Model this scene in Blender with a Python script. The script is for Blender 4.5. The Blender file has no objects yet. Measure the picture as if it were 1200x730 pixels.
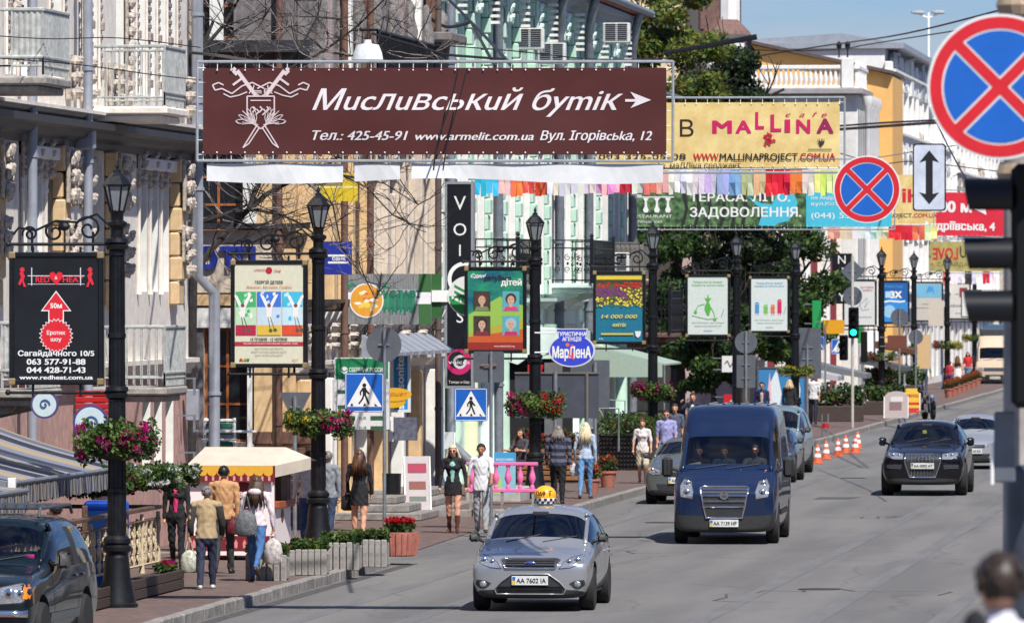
import bpy,bmesh,math,random
import numpy as np
from mathutils import Vector,Matrix
from mathutils.bvhtree import BVHTree
R=math.radians
rnd=random.Random(7)
S=bpy.context.scene
COL=bpy.data.collections.new("place");S.collection.children.link(COL)
F=9000.0
H=4.7
TH=math.atan(980/F)
PH=math.atan(20/F)
cd=bpy.data.cameras.new("camera");cam=bpy.data.objects.new("camera",cd);S.collection.objects.link(cam)
cd.sensor_width=36;cd.lens=36*F/1200
cd.clip_start=1;cd.clip_end=6000
cam.location=(0,0,H);cam.rotation_euler=(math.pi/2-PH,0,TH)
cd.dof.use_dof=True;cd.dof.focus_distance=122;cd.dof.aperture_fstop=8.0
S.camera=cam
SUN=Vector((0.38,-0.62,1.0)).normalized()
W=bpy.data.worlds.new("World");S.world=W;W.use_nodes=True
nt=W.node_tree;nt.nodes.clear()
sky=nt.nodes.new("ShaderNodeTexSky");sky.sky_type='NISHITA';sky.sun_disc=False
sky.sun_elevation=math.asin(SUN.z);sky.sun_rotation=math.atan2(SUN.x,SUN.y)
sky.air_density=1.0;sky.dust_density=0.4;sky.ozone_density=2.5
tc=nt.nodes.new("ShaderNodeTexCoord");mp=nt.nodes.new("ShaderNodeMapping");mp.inputs['Scale'].default_value=(14,14,90)
nz=nt.nodes.new("ShaderNodeTexNoise");nz.inputs['Scale'].default_value=1.3;nz.inputs['Detail'].default_value=5
rp=nt.nodes.new("ShaderNodeValToRGB");rp.color_ramp.elements[0].position=.42;rp.color_ramp.elements[1].position=.66
rp.color_ramp.elements[0].color=(0,0,0,1);rp.color_ramp.elements[1].color=(.5,.5,.5,1)
mx=nt.nodes.new("ShaderNodeMixRGB");mx.inputs[2].default_value=(4.2,4.5,5.0,1)
mul=nt.nodes.new("ShaderNodeMixRGB");mul.blend_type='MULTIPLY';mul.inputs[0].default_value=1;mul.inputs[2].default_value=(.42,.57,.90,1)
bg=nt.nodes.new("ShaderNodeBackground");bg.inputs[1].default_value=0.095
wo=nt.nodes.new("ShaderNodeOutputWorld")
L=nt.links.new
L(tc.outputs['Generated'],mp.inputs[0]);L(mp.outputs[0],nz.inputs['Vector']);L(nz.outputs[0],rp.inputs[0])
L(sky.outputs[0],mul.inputs[1]);L(mul.outputs[0],mx.inputs[1]);L(rp.outputs[0],mx.inputs[0]);L(mx.outputs[0],bg.inputs[0]);L(bg.outputs[0],wo.inputs[0])
sd=bpy.data.lights.new("sun",'SUN');sd.energy=5.0;sd.angle=R(.5);sd.color=(1,.955,.89)
so=bpy.data.objects.new("sun",sd);S.collection.objects.link(so)
so.rotation_euler=SUN.to_track_quat('Z','Y').to_euler()
S.view_settings.view_transform='Standard';S.view_settings.look='None';S.view_settings.gamma=1
S.view_settings.exposure=0.40
S.render.engine='CYCLES';S.cycles.max_bounces=6;S.cycles.transparent_max_bounces=12
RM=cam.rotation_euler.to_matrix()
def ray(px,py):return RM@Vector(((px-600)/F,-(py-365)/F,-1))
def gr(px,py,z=0.0):
 d=ray(px,py);t=(z-H)/d.z
 return Vector((d.x*t,d.y*t,z))
def atY(px,py,Y):
 d=ray(px,py);t=Y/d.y
 return Vector((d.x*t,Y,H+d.z*t))
def atX(px,py,X):
 d=ray(px,py);t=X/d.x
 return Vector((X,d.y*t,H+d.z*t))
def sc(p):
 v=RM.transposed()@(Vector(p)-Vector((0,0,H)))
 return F/-v.z
MATS={}
def mat(name,c=(.5,.5,.5),rough=.6,metal=0.0,var=.12,scale=6.0,bump=0.0,c2=None,emit=0,spec=.5,stretch=None,coat=0,sheen=0,thr=None,dirt=0.0):
 if name in MATS:return MATS[name]
 m=bpy.data.materials.new(name);m.use_nodes=True;n=m.node_tree;b=n.nodes['Principled BSDF']
 c=tuple(c)[:3];c2=tuple(c2)[:3]if c2 else tuple(max(0,x*(1-var*2))for x in c)
 t=n.nodes.new("ShaderNodeTexCoord");mpn=n.nodes.new("ShaderNodeMapping")
 if stretch:mpn.inputs['Scale'].default_value=stretch
 no=n.nodes.new("ShaderNodeTexNoise");no.inputs['Scale'].default_value=scale;no.inputs['Detail'].default_value=6;no.inputs['Roughness'].default_value=.65
 r=n.nodes.new("ShaderNodeValToRGB")
 a0,a1=thr if thr else(.36,.66)
 r.color_ramp.elements[0].position=a0;r.color_ramp.elements[1].position=a1
 r.color_ramp.elements[0].color=(*c2,1);r.color_ramp.elements[1].color=(*c,1)
 k=n.links.new
 k(t.outputs['Object'],mpn.inputs[0]);k(mpn.outputs[0],no.inputs['Vector']);k(no.outputs[0],r.inputs[0])
 out=r.outputs[0]
 if dirt:
  n2=n.nodes.new("ShaderNodeTexNoise");n2.inputs['Scale'].default_value=.7;n2.inputs['Detail'].default_value=7;n2.inputs['Roughness'].default_value=.7
  m2=n.nodes.new("ShaderNodeMapping");m2.inputs['Scale'].default_value=(1,1,.35)
  k(t.outputs['Object'],m2.inputs[0]);k(m2.outputs[0],n2.inputs['Vector'])
  r2=n.nodes.new("ShaderNodeValToRGB");r2.color_ramp.elements[0].position=.5;r2.color_ramp.elements[1].position=.68
  mm=n.nodes.new("ShaderNodeMixRGB");mm.inputs[2].default_value=(.16,.14,.12,1)
  ml=n.nodes.new("ShaderNodeMath");ml.operation='MULTIPLY';ml.inputs[1].default_value=dirt
  k(n2.outputs[0],r2.inputs[0]);k(r2.outputs[0],ml.inputs[0]);k(ml.outputs[0],mm.inputs[0]);k(out,mm.inputs[1]);out=mm.outputs[0]
 k(out,b.inputs['Base Color'])
 b.inputs['Roughness'].default_value=rough;b.inputs['Metallic'].default_value=metal
 b.inputs['Specular IOR Level'].default_value=spec;b.inputs['Coat Weight'].default_value=coat;b.inputs['Coat Roughness'].default_value=.04
 if emit:
  b.inputs['Emission Color'].default_value=(*c,1);b.inputs['Emission Strength'].default_value=emit
 if bump:
  bp=n.nodes.new("ShaderNodeBump");bp.inputs['Strength'].default_value=bump;bp.inputs['Distance'].default_value=.03
  k(no.outputs[0],bp.inputs['Height']);k(bp.outputs[0],b.inputs['Normal'])
 MATS[name]=m;return m
def glass_mat(name,tint=(.03,.04,.045),alpha=.6):
 if name in MATS:return MATS[name]
 m=bpy.data.materials.new(name);m.use_nodes=True;n=m.node_tree;n.nodes.clear();k=n.links.new
 tr=n.nodes.new("ShaderNodeBsdfTransparent");tr.inputs[0].default_value=(alpha,alpha*1.03,alpha*1.02,1)
 gl=n.nodes.new("ShaderNodeBsdfGlossy");gl.inputs[1].default_value=.03;gl.inputs[0].default_value=(.9,.95,1,1)
 fr=n.nodes.new("ShaderNodeFresnel");fr.inputs[0].default_value=1.5
 no=n.nodes.new("ShaderNodeTexNoise");no.inputs['Scale'].default_value=3
 ad=n.nodes.new("ShaderNodeMath");ad.operation='MULTIPLY_ADD';ad.inputs[1].default_value=.05;k(no.outputs[0],ad.inputs[0]);k(fr.outputs[0],ad.inputs[2])
 mi=n.nodes.new("ShaderNodeMixShader");k(ad.outputs[0],mi.inputs[0]);k(tr.outputs[0],mi.inputs[1]);k(gl.outputs[0],mi.inputs[2])
 o=n.nodes.new("ShaderNodeOutputMaterial");k(mi.outputs[0],o.inputs[0])
 MATS[name]=m;return m
def C(r,g,b,k=1.0):
 f=lambda v:((v/255+.055)/1.055)**2.4 if v>10 else v/255/12.92
 return(f(r)*k,f(g)*k,f(b)*k)
_pc={}
def pmat(r,g,b,rough=.55,k=.8,metal=0,coat=0):
 key="tone_%d_%d_%d_%d_%d_%d"%(r,g,b,rough*100,k*100,metal*10+coat*100)
 return mat(key,C(r,g,b,k),rough,metal,.05,9,coat=coat)
BLACKM=mat("black_cast_iron",(.009,.010,.013),.4,.1,.3,9,.15)
STEEL=mat("galvanised_steel",(.33,.36,.39),.45,.6,.15,8)
GREYP=mat("grey_painted_metal",(.38,.41,.47),.5,.3,.12,3,dirt=.3)
BACKP=mat("sign_back_grey",(.17,.185,.21),.45,.5,.1,4,dirt=.2)
WHITE=mat("white_print",(.82,.82,.80),.5,var=.03)
BLACK=mat("black_print",(.012,.012,.014),.5)
GLASSB=mat("building_glass",(.018,.022,.028),.08,0,.3,1.2,spec=.7)
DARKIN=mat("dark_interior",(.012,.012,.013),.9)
FROST=mat("lantern_glass",(.22,.24,.26),.15,0,.1,20,spec=.8)
CARGLASS=glass_mat("car_glass",alpha=.72)
CONC=mat("weathered_concrete",(.36,.34,.31),.85,0,.22,7,.4,dirt=.5)
_txt={}
def text_geo(s,shear=0,bold=0.0,spacing=1.0):
 key=(s,shear,bold,spacing)
 if key not in _txt:
  cu=bpy.data.curves.new("t",'FONT');cu.body=s;cu.space_character=spacing
  cu.resolution_u=3;cu.fill_mode='NONE'
  o=bpy.data.objects.new("t",cu);COL.objects.link(o)
  me=bpy.data.meshes.new_from_object(o)
  v=np.zeros(len(me.vertices)*3);me.vertices.foreach_get('co',v);v=v.reshape(-1,3)
  ed=[tuple(e.vertices)for e in me.edges]
  bpy.data.objects.remove(o);bpy.data.meshes.remove(me);bpy.data.curves.remove(cu)
  adj={}
  for p_,q_ in ed:adj.setdefault(p_,[]).append(q_);adj.setdefault(q_,[]).append(p_)
  seen=set();dire=[]
  for st_ in sorted(adj):
   if st_ in seen:continue
   cur,prev=st_,None;loop=[st_];seen.add(st_)
   while True:
    nx_=[q_ for q_ in adj[cur]if q_!=prev and q_ not in seen]
    if not nx_:break
    n1_=min(nx_);prev,cur=cur,n1_;seen.add(cur);loop.append(cur)
   dire+=list(zip(loop,loop[1:]+loop[:1]))
  f=[]
  if len(v)and dire:
   from mathutils.geometry import delaunay_2d_cdt
   r_=delaunay_2d_cdt([Vector((x,y))for x,y,_ in v],dire,[],0,1e-6)
   pv=np.array([(p_.x,p_.y)for p_ in r_[0]]);tr_=np.array(r_[2])if r_[2]else np.zeros((0,3),int)
   c_=pv[tr_].mean(1);A_=v[[p_ for p_,q_ in dire]][:,:2];B_=v[[q_ for p_,q_ in dire]][:,:2]
   wn=np.zeros(len(c_),int)
   for(ax,ay),(bx_,by_)in zip(A_,B_):
    if ay==by_:continue
    cr_=(bx_-ax)*(c_[:,1]-ay)-(c_[:,0]-ax)*(by_-ay)
    if ay<by_:wn+=(ay<=c_[:,1])&(c_[:,1]<by_)&(cr_>0)
    else:wn-=(by_<=c_[:,1])&(c_[:,1]<ay)&(cr_<0)
   f=[tuple(int(q_)for q_ in t_)for t_,w_ in zip(tr_,wn)if w_!=0];v=np.c_[pv,np.zeros(len(pv))]
  if len(v)==0:v=np.zeros((1,3))
  v[:,0]+=shear*v[:,1]
  _txt[key]=(v[:,:2],f,v[:,0].min(),v[:,0].max(),v[:,1].min(),v[:,1].max())
 return _txt[key]
class MB:
 def __init__(s):s.v=[];s.f=[];s.m=[]
 def add(s,vs,fs,m=0):
  o=len(s.v);s.v.extend([tuple(v)for v in vs])
  for f in fs:s.f.append(tuple(i+o for i in f));s.m.append(m)
  return s
 def box(s,x0,x1,y0,y1,z0,z1,m=0):
  if x0>x1:x0,x1=x1,x0
  if y0>y1:y0,y1=y1,y0
  if z0>z1:z0,z1=z1,z0
  return s.add([(x0,y0,z0),(x1,y0,z0),(x1,y1,z0),(x0,y1,z0),(x0,y0,z1),(x1,y0,z1),(x1,y1,z1),(x0,y1,z1)],[(0,3,2,1),(4,5,6,7),(0,1,5,4),(1,2,6,5),(2,3,7,6),(3,0,4,7)],m)
 def bbox(s,x0,x1,y0,y1,z0,z1,b=.01,m=0):
  xs=[(x0,x0+b),(x1,x1-b)];V=[];
  def c(ix,iy,iz,ax):
   x=(x0,x1)[ix];y=(y0,y1)[iy];z=(z0,z1)[iz];sx=b if ix==0 else-b;sy=b if iy==0 else-b;sz=b if iz==0 else-b
   return(x+(0 if ax==0 else sx),y+(0 if ax==1 else sy),z+(0 if ax==2 else sz))
  ids={}
  for ix in(0,1):
   for iy in(0,1):
    for iz in(0,1):
     for ax in range(3):ids[ix,iy,iz,ax]=len(V);V.append(c(ix,iy,iz,ax))
  Fs=[]
  q=[(0,0),(1,0),(1,1),(0,1)]
  for k in(0,1):
   fx=[ids[k,a,c2,0]for a,c2 in q];fy=[ids[a,k,c2,1]for a,c2 in q];fz=[ids[a,c2,k,2]for a,c2 in q]
   Fs+=[tuple(fx if k else fx[::-1]),tuple(fy[::-1]if k else fy),tuple(fz if k else fz[::-1])]
  for a in(0,1):
   for c2 in(0,1):
    Fs.append((ids[0,a,c2,1],ids[1,a,c2,1],ids[1,a,c2,2],ids[0,a,c2,2]))
    Fs.append((ids[a,0,c2,0],ids[a,1,c2,0],ids[a,1,c2,2],ids[a,0,c2,2]))
    Fs.append((ids[a,c2,0,0],ids[a,c2,1,0],ids[a,c2,1,1],ids[a,c2,0,1]))
  for ix in(0,1):
   for iy in(0,1):
    for iz in(0,1):Fs.append((ids[ix,iy,iz,0],ids[ix,iy,iz,1],ids[ix,iy,iz,2]))
  return s.add(V,Fs,m)
 def tube(s,pts,r,n=8,m=0,cap=True,squash=None):
  pts=[Vector(p)for p in pts];k=len(pts)
  if not hasattr(r,'__len__'):r=[r]*k
  V=[];up0=None
  for i,p in enumerate(pts):
   d=(pts[min(i+1,k-1)]-pts[max(i-1,0)])
   d=d.normalized()if d.length>1e-9 else Vector((0,0,1))
   if up0 is None:up0=Vector((0,1,0))if abs(d.z)>.7 else Vector((0,0,1))
   a=up0-d*up0.dot(d)
   if a.length<1e-4:a=Vector((1,0,0))-d*d.x
   a.normalize();b=d.cross(a);up0=a
   for j in range(n):
    t=2*math.pi*j/n;V.append(p+(a*math.cos(t)+b*math.sin(t))*r[i])
  Fs=[(i*n+j,i*n+(j+1)%n,(i+1)*n+(j+1)%n,(i+1)*n+j)for i in range(k-1)for j in range(n)]
  if cap:Fs+=[tuple(range(n))[::-1],tuple((k-1)*n+j for j in range(n))]
  return s.add(V,Fs,m)
 def lathe(s,prof,n=12,o=(0,0,0),m=0,flat=(1,1),ang=0):
  V=[];ox,oy,oz=o
  for r,z in prof:
   for j in range(n):
    t=2*math.pi*j/n+ang;V.append((ox+max(r,1e-4)*math.cos(t)*flat[0],oy+max(r,1e-4)*math.sin(t)*flat[1],oz+z))
  k=len(prof)
  Fs=[(i*n+j,i*n+(j+1)%n,(i+1)*n+(j+1)%n,(i+1)*n+j)for i in range(k-1)for j in range(n)]
  Fs+=[tuple(range(n))[::-1],tuple((k-1)*n+j for j in range(n))]
  return s.add(V,Fs,m)
 def ball(s,c,r,n=10,k=6,m=0):
  if not hasattr(r,'__len__'):r=(r,r,r)
  V=[];
  for i in range(k+1):
   a=math.pi*i/k-math.pi/2
   for j in range(n):
    t=2*math.pi*j/n
    V.append((c[0]+r[0]*max(math.cos(a),1e-3)*math.cos(t),c[1]+r[1]*max(math.cos(a),1e-3)*math.sin(t),c[2]+r[2]*math.sin(a)))
  Fs=[(i*n+j,i*n+(j+1)%n,(i+1)*n+(j+1)%n,(i+1)*n+j)for i in range(k)for j in range(n)]
  Fs+=[tuple(range(n))[::-1],tuple(k*n+j for j in range(n))]
  return s.add(V,Fs,m)
 def prism(s,poly,o,u,w,d,m=0):
  o,u,w,d=map(Vector,(o,u,w,d));n=len(poly)
  A=[o+u*a+w*b for a,b in poly];B=[p+d for p in A]
  return s.add(A+B,[tuple(range(n))[::-1],tuple(range(n,2*n))]+[(i,(i+1)%n,(i+1)%n+n,i+n)for i in range(n)],m)
 def flat(s,poly,o,u,w,m=0):
  o,u,w=map(Vector,(o,u,w));return s.add([o+u*a+w*b for a,b in poly],[tuple(range(len(poly)))],m)
 def text(s,t,o,u=(1,0,0),w=(0,0,1),h=.1,m=0,width=None,shear=0,bold=0,align=0,spacing=1.0,nib=None):
  v,f,x0,x1,y0,y1=text_geo(t,shear,0,spacing)
  sh=[(0,0)]
  if bold:b_=bold*.9;sh=[(0,0),(b_,b_*.7),(-b_,b_*.7),(b_,-b_*.7),(-b_,-b_*.7)]
  if nib:sh=[(nib[0]*q/2,nib[1]*q/2)for q in(-2,-1,0,1,2)]
  k=h/.73;kx=k
  if width:kx=width/max(x1-x0,.01)
  o,u,w=map(Vector,(o,u,w));ax={0:(x0+x1)/2,-1:x0,1:x1}[align]
  nn=u.cross(w)*.0003
  for i_,(dx,dz)in enumerate(sh):s.add([o+nn*i_*(1 if nn.y<0 else-1)*(0 if abs(nn.y)<1e-9 else 1)+u*((a+dx-ax)*kx)+w*((b+dz)*k)for a,b in v],f,m)
  return s
 def xf(s,M,start=0):
  s.v[start:]=[tuple(M@Vector(v))for v in s.v[start:]];return s
 def mesh(s,name,mats,smooth=False):
  me=bpy.data.meshes.new(name);me.from_pydata(s.v,[],s.f)
  if not hasattr(mats,'__len__'):mats=[mats]
  for m in mats:me.materials.append(m)
  me.polygons.foreach_set('material_index',s.m)
  if smooth:me.polygons.foreach_set('use_smooth',[True]*len(s.f))
  me.update()
  if smooth=='auto':
   try:me.set_sharp_from_angle(angle=R(38))
   except Exception:pass
  return me
 def build(s,name,mats,parent=None,smooth=False,label=None,**k):
  return obj(name,s.mesh(name,mats,smooth),parent,label=label,**k)
def obj(name,me,parent=None,loc=None,rz=None,**props):
 o=bpy.data.objects.new(name,me);COL.objects.link(o)
 if parent:o.parent=parent
 if loc is not None:o.location=loc
 if rz is not None:o.rotation_euler=(0,0,rz)
 for k,v in props.items():
  if v is not None:o[k]=v
 return o
def thing(name,label,cat,loc=(0,0,0),rz=0,group=None,kind=None):
 return obj(name,None,None,loc,rz,label=label,category=cat,group=group,kind=kind)
def copy_tree(o,parent=None):
 c=o.copy();COL.objects.link(c);c.parent=parent
 for ch in[x for x in bpy.data.objects if x.parent==o]:copy_tree(ch,c)
 return c
_kids=None
def clone(root,loc,rz=0,label=None,group=None):
 kids={}
 for x in COL.objects:
  if x.parent:kids.setdefault(x.parent.name,[]).append(x)
 def rec(o,p):
  c=o.copy();COL.objects.link(c);c.parent=p
  for ch in kids.get(o.name,[]):rec(ch,c)
  return c
 c=rec(root,None);c.location=loc;c.rotation_euler=(0,0,rz)
 if label:c['label']=label
 if group:c['group']=group
 return c
def circ(r,n=32,a0=0,c=(0,0)):return[(c[0]+r*math.cos(a0+2*math.pi*i/n),c[1]+r*math.sin(a0+2*math.pi*i/n))for i in range(n)]
def arc(r,a,b,n=12,c=(0,0)):return[(c[0]+r*math.cos(R(a+(b-a)*i/n)),c[1]+r*math.sin(R(a+(b-a)*i/n)))for i in range(n+1)]
def leaves_mesh(name,clumps,n,size,mats,wts=None,seed=1,droop=0):
 """many small two-triangle leaves scattered through ellipsoid clumps (cx,cy,cz,rx,ry,rz)"""
 g=np.random.default_rng(seed);cl=np.array(clumps,float)
 vol=(cl[:,3]*cl[:,4]*cl[:,5])**.8;pick=g.choice(len(cl),n,p=vol/vol.sum());c=cl[pick]
 d=g.normal(size=(n,3));d/=np.linalg.norm(d,axis=1)[:,None]
 rad=g.random(n)**.45;p=c[:,:3]+d*c[:,3:6]*rad[:,None]
 a=g.normal(size=(n,3));a[:,2]-=droop;a/=np.linalg.norm(a,axis=1)[:,None]
 nn=d*.8+g.normal(size=(n,3))*.7+np.array([0,0,.3]);b=np.cross(nn,a);b/=np.linalg.norm(b,axis=1)[:,None]+1e-9
 s=size*(.6+.8*g.random(n))[:,None]
 V=np.stack([p-a*s*.5,p+b*s*.3,p+a*s*.6,p-b*s*.3],1).reshape(-1,3)
 me=bpy.data.meshes.new(name)
 me.vertices.add(4*n);me.vertices.foreach_set('co',V.ravel())
 me.loops.add(4*n);me.loops.foreach_set('vertex_index',np.arange(4*n))
 me.polygons.add(n);me.polygons.foreach_set('loop_start',np.arange(0,4*n,4));me.polygons.foreach_set('loop_total',np.full(n,4))
 if not hasattr(mats,'__len__'):mats=[mats]
 for m in mats:me.materials.append(m)
 if wts is None:wts=[1/len(mats)]*len(mats)
 key=(np.sin(p[:,0]*9.1+seed)+np.sin(p[:,1]*7.3)+np.sin(p[:,2]*8.2+1))/6+.5+g.normal(size=n)*.18
 o=np.argsort(np.argsort(key))/n;mi=np.searchsorted(np.cumsum(wts)[:-1],o)
 me.polygons.foreach_set('material_index',mi.astype(np.int32));me.update();me.validate()
 return me
def leafmat(name,c,rough=.5):
 m=mat(name,c,rough,0,.25,3,c2=tuple(x*.6 for x in c));n=m.node_tree;b=n.nodes['Principled BSDF']
 o_=n.nodes['Material Output'];tl=n.nodes.new("ShaderNodeBsdfTranslucent");mi=n.nodes.new("ShaderNodeMixShader");mi.inputs[0].default_value=.38
 n.links.new(b.inputs['Base Color'].links[0].from_socket,tl.inputs[0]);n.links.new(b.outputs[0],mi.inputs[1]);n.links.new(tl.outputs[0],mi.inputs[2]);n.links.new(mi.outputs[0],o_.inputs[0]);b.inputs['Specular IOR Level'].default_value=.25
 return m
LEAF=[leafmat("leaf_dark",(.038,.078,.024)),leafmat("leaf_mid",(.075,.14,.035)),leafmat("leaf_light",(.15,.23,.05))]
FLOW={'pink':leafmat("petal_magenta",(.55,.02,.20)),'red':leafmat("petal_red",(.55,.015,.02)),'white':leafmat("petal_white",(.75,.75,.72)),'yellow':leafmat("petal_yellow",(.65,.50,.05)),'dark':leafmat("petal_wine",(.28,.01,.10))}
def asphalt(name,c,patch=.12):
 m=mat(name,c,.88,0,.12,40,.5,spec=.25);n=m.node_tree;k=n.links.new;b=n.nodes['Principled BSDF']
 src=b.inputs['Base Color'].links[0].from_socket
 t=n.nodes.new("ShaderNodeTexCoord");mp2=n.nodes.new("ShaderNodeMapping");mp2.inputs['Scale'].default_value=(.35,.03,1)
 no=n.nodes.new("ShaderNodeTexNoise");no.inputs['Scale'].default_value=2.2;no.inputs['Detail'].default_value=5
 r=n.nodes.new("ShaderNodeValToRGB");r.color_ramp.elements[0].position=.38;r.color_ramp.elements[1].position=.62
 r.color_ramp.elements[0].color=(.80,.80,.81,1);r.color_ramp.elements[1].color=(1.08,1.07,1.05,1)
 mu=n.nodes.new("ShaderNodeMixRGB");mu.blend_type='MULTIPLY';mu.inputs[0].default_value=1
 k(t.outputs['Object'],mp2.inputs[0]);k(mp2.outputs[0],no.inputs['Vector']);k(no.outputs[0],r.inputs[0])
 vo=n.nodes.new("ShaderNodeTexVoronoi");vo.feature='DISTANCE_TO_EDGE';vo.inputs['Scale'].default_value=.23
 m3=n.nodes.new("ShaderNodeMapping");m3.inputs['Scale'].default_value=(1,.5,1)
 n3=n.nodes.new("ShaderNodeTexNoise");n3.inputs['Scale'].default_value=.6;n3.inputs['Detail'].default_value=6
 ad=n.nodes.new("ShaderNodeMixRGB");ad.blend_type='ADD';ad.inputs[0].default_value=2.5
 k(t.outputs['Object'],m3.inputs[0]);k(m3.outputs[0],n3.inputs['Vector']);k(m3.outputs[0],ad.inputs[1]);k(n3.outputs[1],ad.inputs[2]);k(ad.outputs[0],vo.inputs['Vector'])
 r3=n.nodes.new("ShaderNodeValToRGB");r3.color_ramp.elements[0].position=.0;r3.color_ramp.elements[1].position=.012
 r3.color_ramp.elements[0].color=(.45,.45,.45,1);r3.color_ramp.elements[1].color=(1,1,1,1)
 k(vo.outputs[0],r3.inputs[0])
 mu2=n.nodes.new("ShaderNodeMixRGB");mu2.blend_type='MULTIPLY';mu2.inputs[0].default_value=patch*3
 k(src,mu.inputs[1]);k(r.outputs[0],mu.inputs[2]);k(mu.outputs[0],mu2.inputs[1]);k(r3.outputs[0],mu2.inputs[2]);k(mu2.outputs[0],b.inputs['Base Color'])
 return m
ASPH=asphalt("worn_asphalt",(.18,.176,.172))
def paver_mat():
 m=mat("brown_block_paving",(.17,.115,.10),.85,0,.2,5,.3);n=m.node_tree;k=n.links.new;b=n.nodes['Principled BSDF']
 src=b.inputs['Base Color'].links[0].from_socket
 t=n.nodes.new("ShaderNodeTexCoord");br=n.nodes.new("ShaderNodeTexBrick");br.inputs['Scale'].default_value=1
 br.inputs['Brick Width'].default_value=.21;br.inputs['Row Height'].default_value=.105;br.inputs['Mortar Size'].default_value=.006
 br.inputs['Color1'].default_value=(1.15,1.1,1.05,1);br.inputs['Color2'].default_value=(.78,.8,.82,1);br.inputs['Mortar'].default_value=(.5,.48,.46,1)
 mu=n.nodes.new("ShaderNodeMixRGB");mu.blend_type='MULTIPLY';mu.inputs[0].default_value=1
 k(t.outputs['Object'],br.inputs['Vector']);k(src,mu.inputs[1]);k(br.outputs[0],mu.inputs[2]);k(mu.outputs[0],b.inputs['Base Color'])
 return m
PAVER=paver_mat()
KERBM=mat("granite_kerb",(.30,.28,.26),.8,0,.25,6,.5,dirt=.6)
m=MB();m.flat([(-2500,-300),(2500,-300),(2500,6000),(-2500,6000)],(0,0,-.06),(1,0,0),(0,1,0))
m.build("ground",mat("far_ground",(.12,.12,.10),.9),kind='structure')
prof=[(-60,4.0),(0,3.05),(18,2.45),(36,1.75),(60,.8),(85,.15),(97,0),(108,0),(135,0),(160,0),(260,0),(900,0)]
m=MB();xs=[-60,-20,-16.45,-10,-3.2,5,12,60]
V=[(x,y,z)for y,z in prof for x in xs];nx=len(xs)
m.add(V,[(i*nx+j,i*nx+j+1,(i+1)*nx+j+1,(i+1)*nx+j)for i in range(len(prof)-1)for j in range(nx-1)])
m.build("road",ASPH,kind='structure')
KX=-16.45
c1=[(KX,y)for y in range(88,132)]+[(KX-1.4+1.4*math.cos(R(a)),131.6+2.0*math.sin(R(a)))for a in(0,22,45,68,90)]+[(-19.5,133.75),(-21.5,133.9)]
c2=[(-21.4,161.0),(-19.8,161.0),(-18.4,161.2)]+[(KX-1.7+1.7*math.cos(R(a)),163.5+2.3*math.sin(R(a)))for a in(-75,-50,-25,0)]+[(KX,y)for y in range(165,640,5)]
def pave(name,line,z,yend):
 m=MB();inner=[(x-.16,y)for x,y in line]
 V=[];
 for x,y in inner:V+=[(x,y,z),(-60,y,z)]
 m.add(V,[(2*i,2*i+2,2*i+3,2*i+1)for i in range(len(inner)-1)])
 m.build(name,PAVER,kind='structure')
pave("pavement",c1,.15,0);pave("pavement",c2,.15,0)
m=MB();m.flat([(-60,133.6),(-17.6,133.6),(-17.0,140),(-17.2,150),(-17.6,162),(-60,162)],(0,0,.012),(1,0,0),(0,1,0));m.build("crossing_paving",PAVER,kind='structure')
kerb=obj("kerb",None,kind='structure')
def kerb_run(line,pieces,name):
 big=MB();k=0
 for i in range(len(line)-1):
  a=Vector((*line[i],0));b=Vector((*line[i+1],0));d=(b-a);ln=d.length;d.normalize();nrm=Vector((-d.y,d.x,0))
  if ln<.05:continue
  mm=MB()if(pieces and line[i][1]>105)else big
  M=Matrix(((d.x,nrm.x,0,a.x),(d.y,nrm.y,0,a.y),(0,0,1,0),(0,0,0,1)))
  s0=len(mm.v);jz=rnd.uniform(-.008,.008);jx=rnd.uniform(-.012,.012)
  mm.bbox(.012,ln-.012,jx,.19,-.05,.165+jz,.018);mm.xf(M,s0)
  if mm is not big:mm.build("kerb_stone",KERBM,kerb)
 if big.f:big.build(name,KERBM,kerb)
kerb_run(c1,True,"kerb_run");kerb_run(c2,False,"kerb_run")
isl=MB();P2=[(-60,4.0),(0,3.05),(18,2.45),(36,1.75),(52,1.1)]
V=[]
for y,z in P2:V+=[(-3.1,y,z-.05),(-3.1,y,z+.14),(6,y,z+.14),(6,y,z-.05)]
isl.add(V,[(4*i+j,4*i+j+1,4*i+5+j,4*i+4+j)for i in range(4)for j in range(3)]+[(16,17,18,19)])
isl.build("traffic_island_pavement",CONC,kind='structure')
TAR=mat("tar_patch",(.075,.075,.078),.8,0,.15,20)
m=MB()
for(x0,y0,x1,y1)in[(-14.4,138,-13.2,139),(-12.2,176,-11.4,178),(-9.6,220,-8.8,224)]:
 m.flat([(x0,y0),(x1,y0+rnd.uniform(-.3,.3)),(x1+rnd.uniform(-.2,.2),y1),(x0,y1)],(0,0,.004),(1,0,0),(0,1,0))
m.build("tar_patches",TAR,kind='structure')
for(px,py,lab)in((775,612,"round iron manhole cover on the road left of the blue van"),(960,690,"round iron manhole cover in the empty lane at the lower right"),(1000,560,"small round manhole cover left of the black sport utility car")):
 t=thing("manhole_cover",lab,"manhole cover",gr(px,py,.004));m=MB();m.lathe([(.34,0),(.34,.006),(.3,.008),(.3,.005),(.02,.005)],24);m.build("lid",mat("rusty_iron",(.09,.075,.065),.7,.4,.3,20),t)
m=MB()
for x0 in(-15.2,-13.6,-9.4,-7.8,-6.0,-4.3):m.flat([(x0,100),(x0+.28,100),(x0+.34,420),(x0+.06,420)],(0,0,.0035),(1,0,0),(0,1,0))
m.build("tyre_tracks",mat("rubbed_asphalt",(.15,.148,.147),.8,0,.12,3,stretch=(1,.1,1)),kind='structure')
m=MB();gj=random.Random(8)
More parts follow.
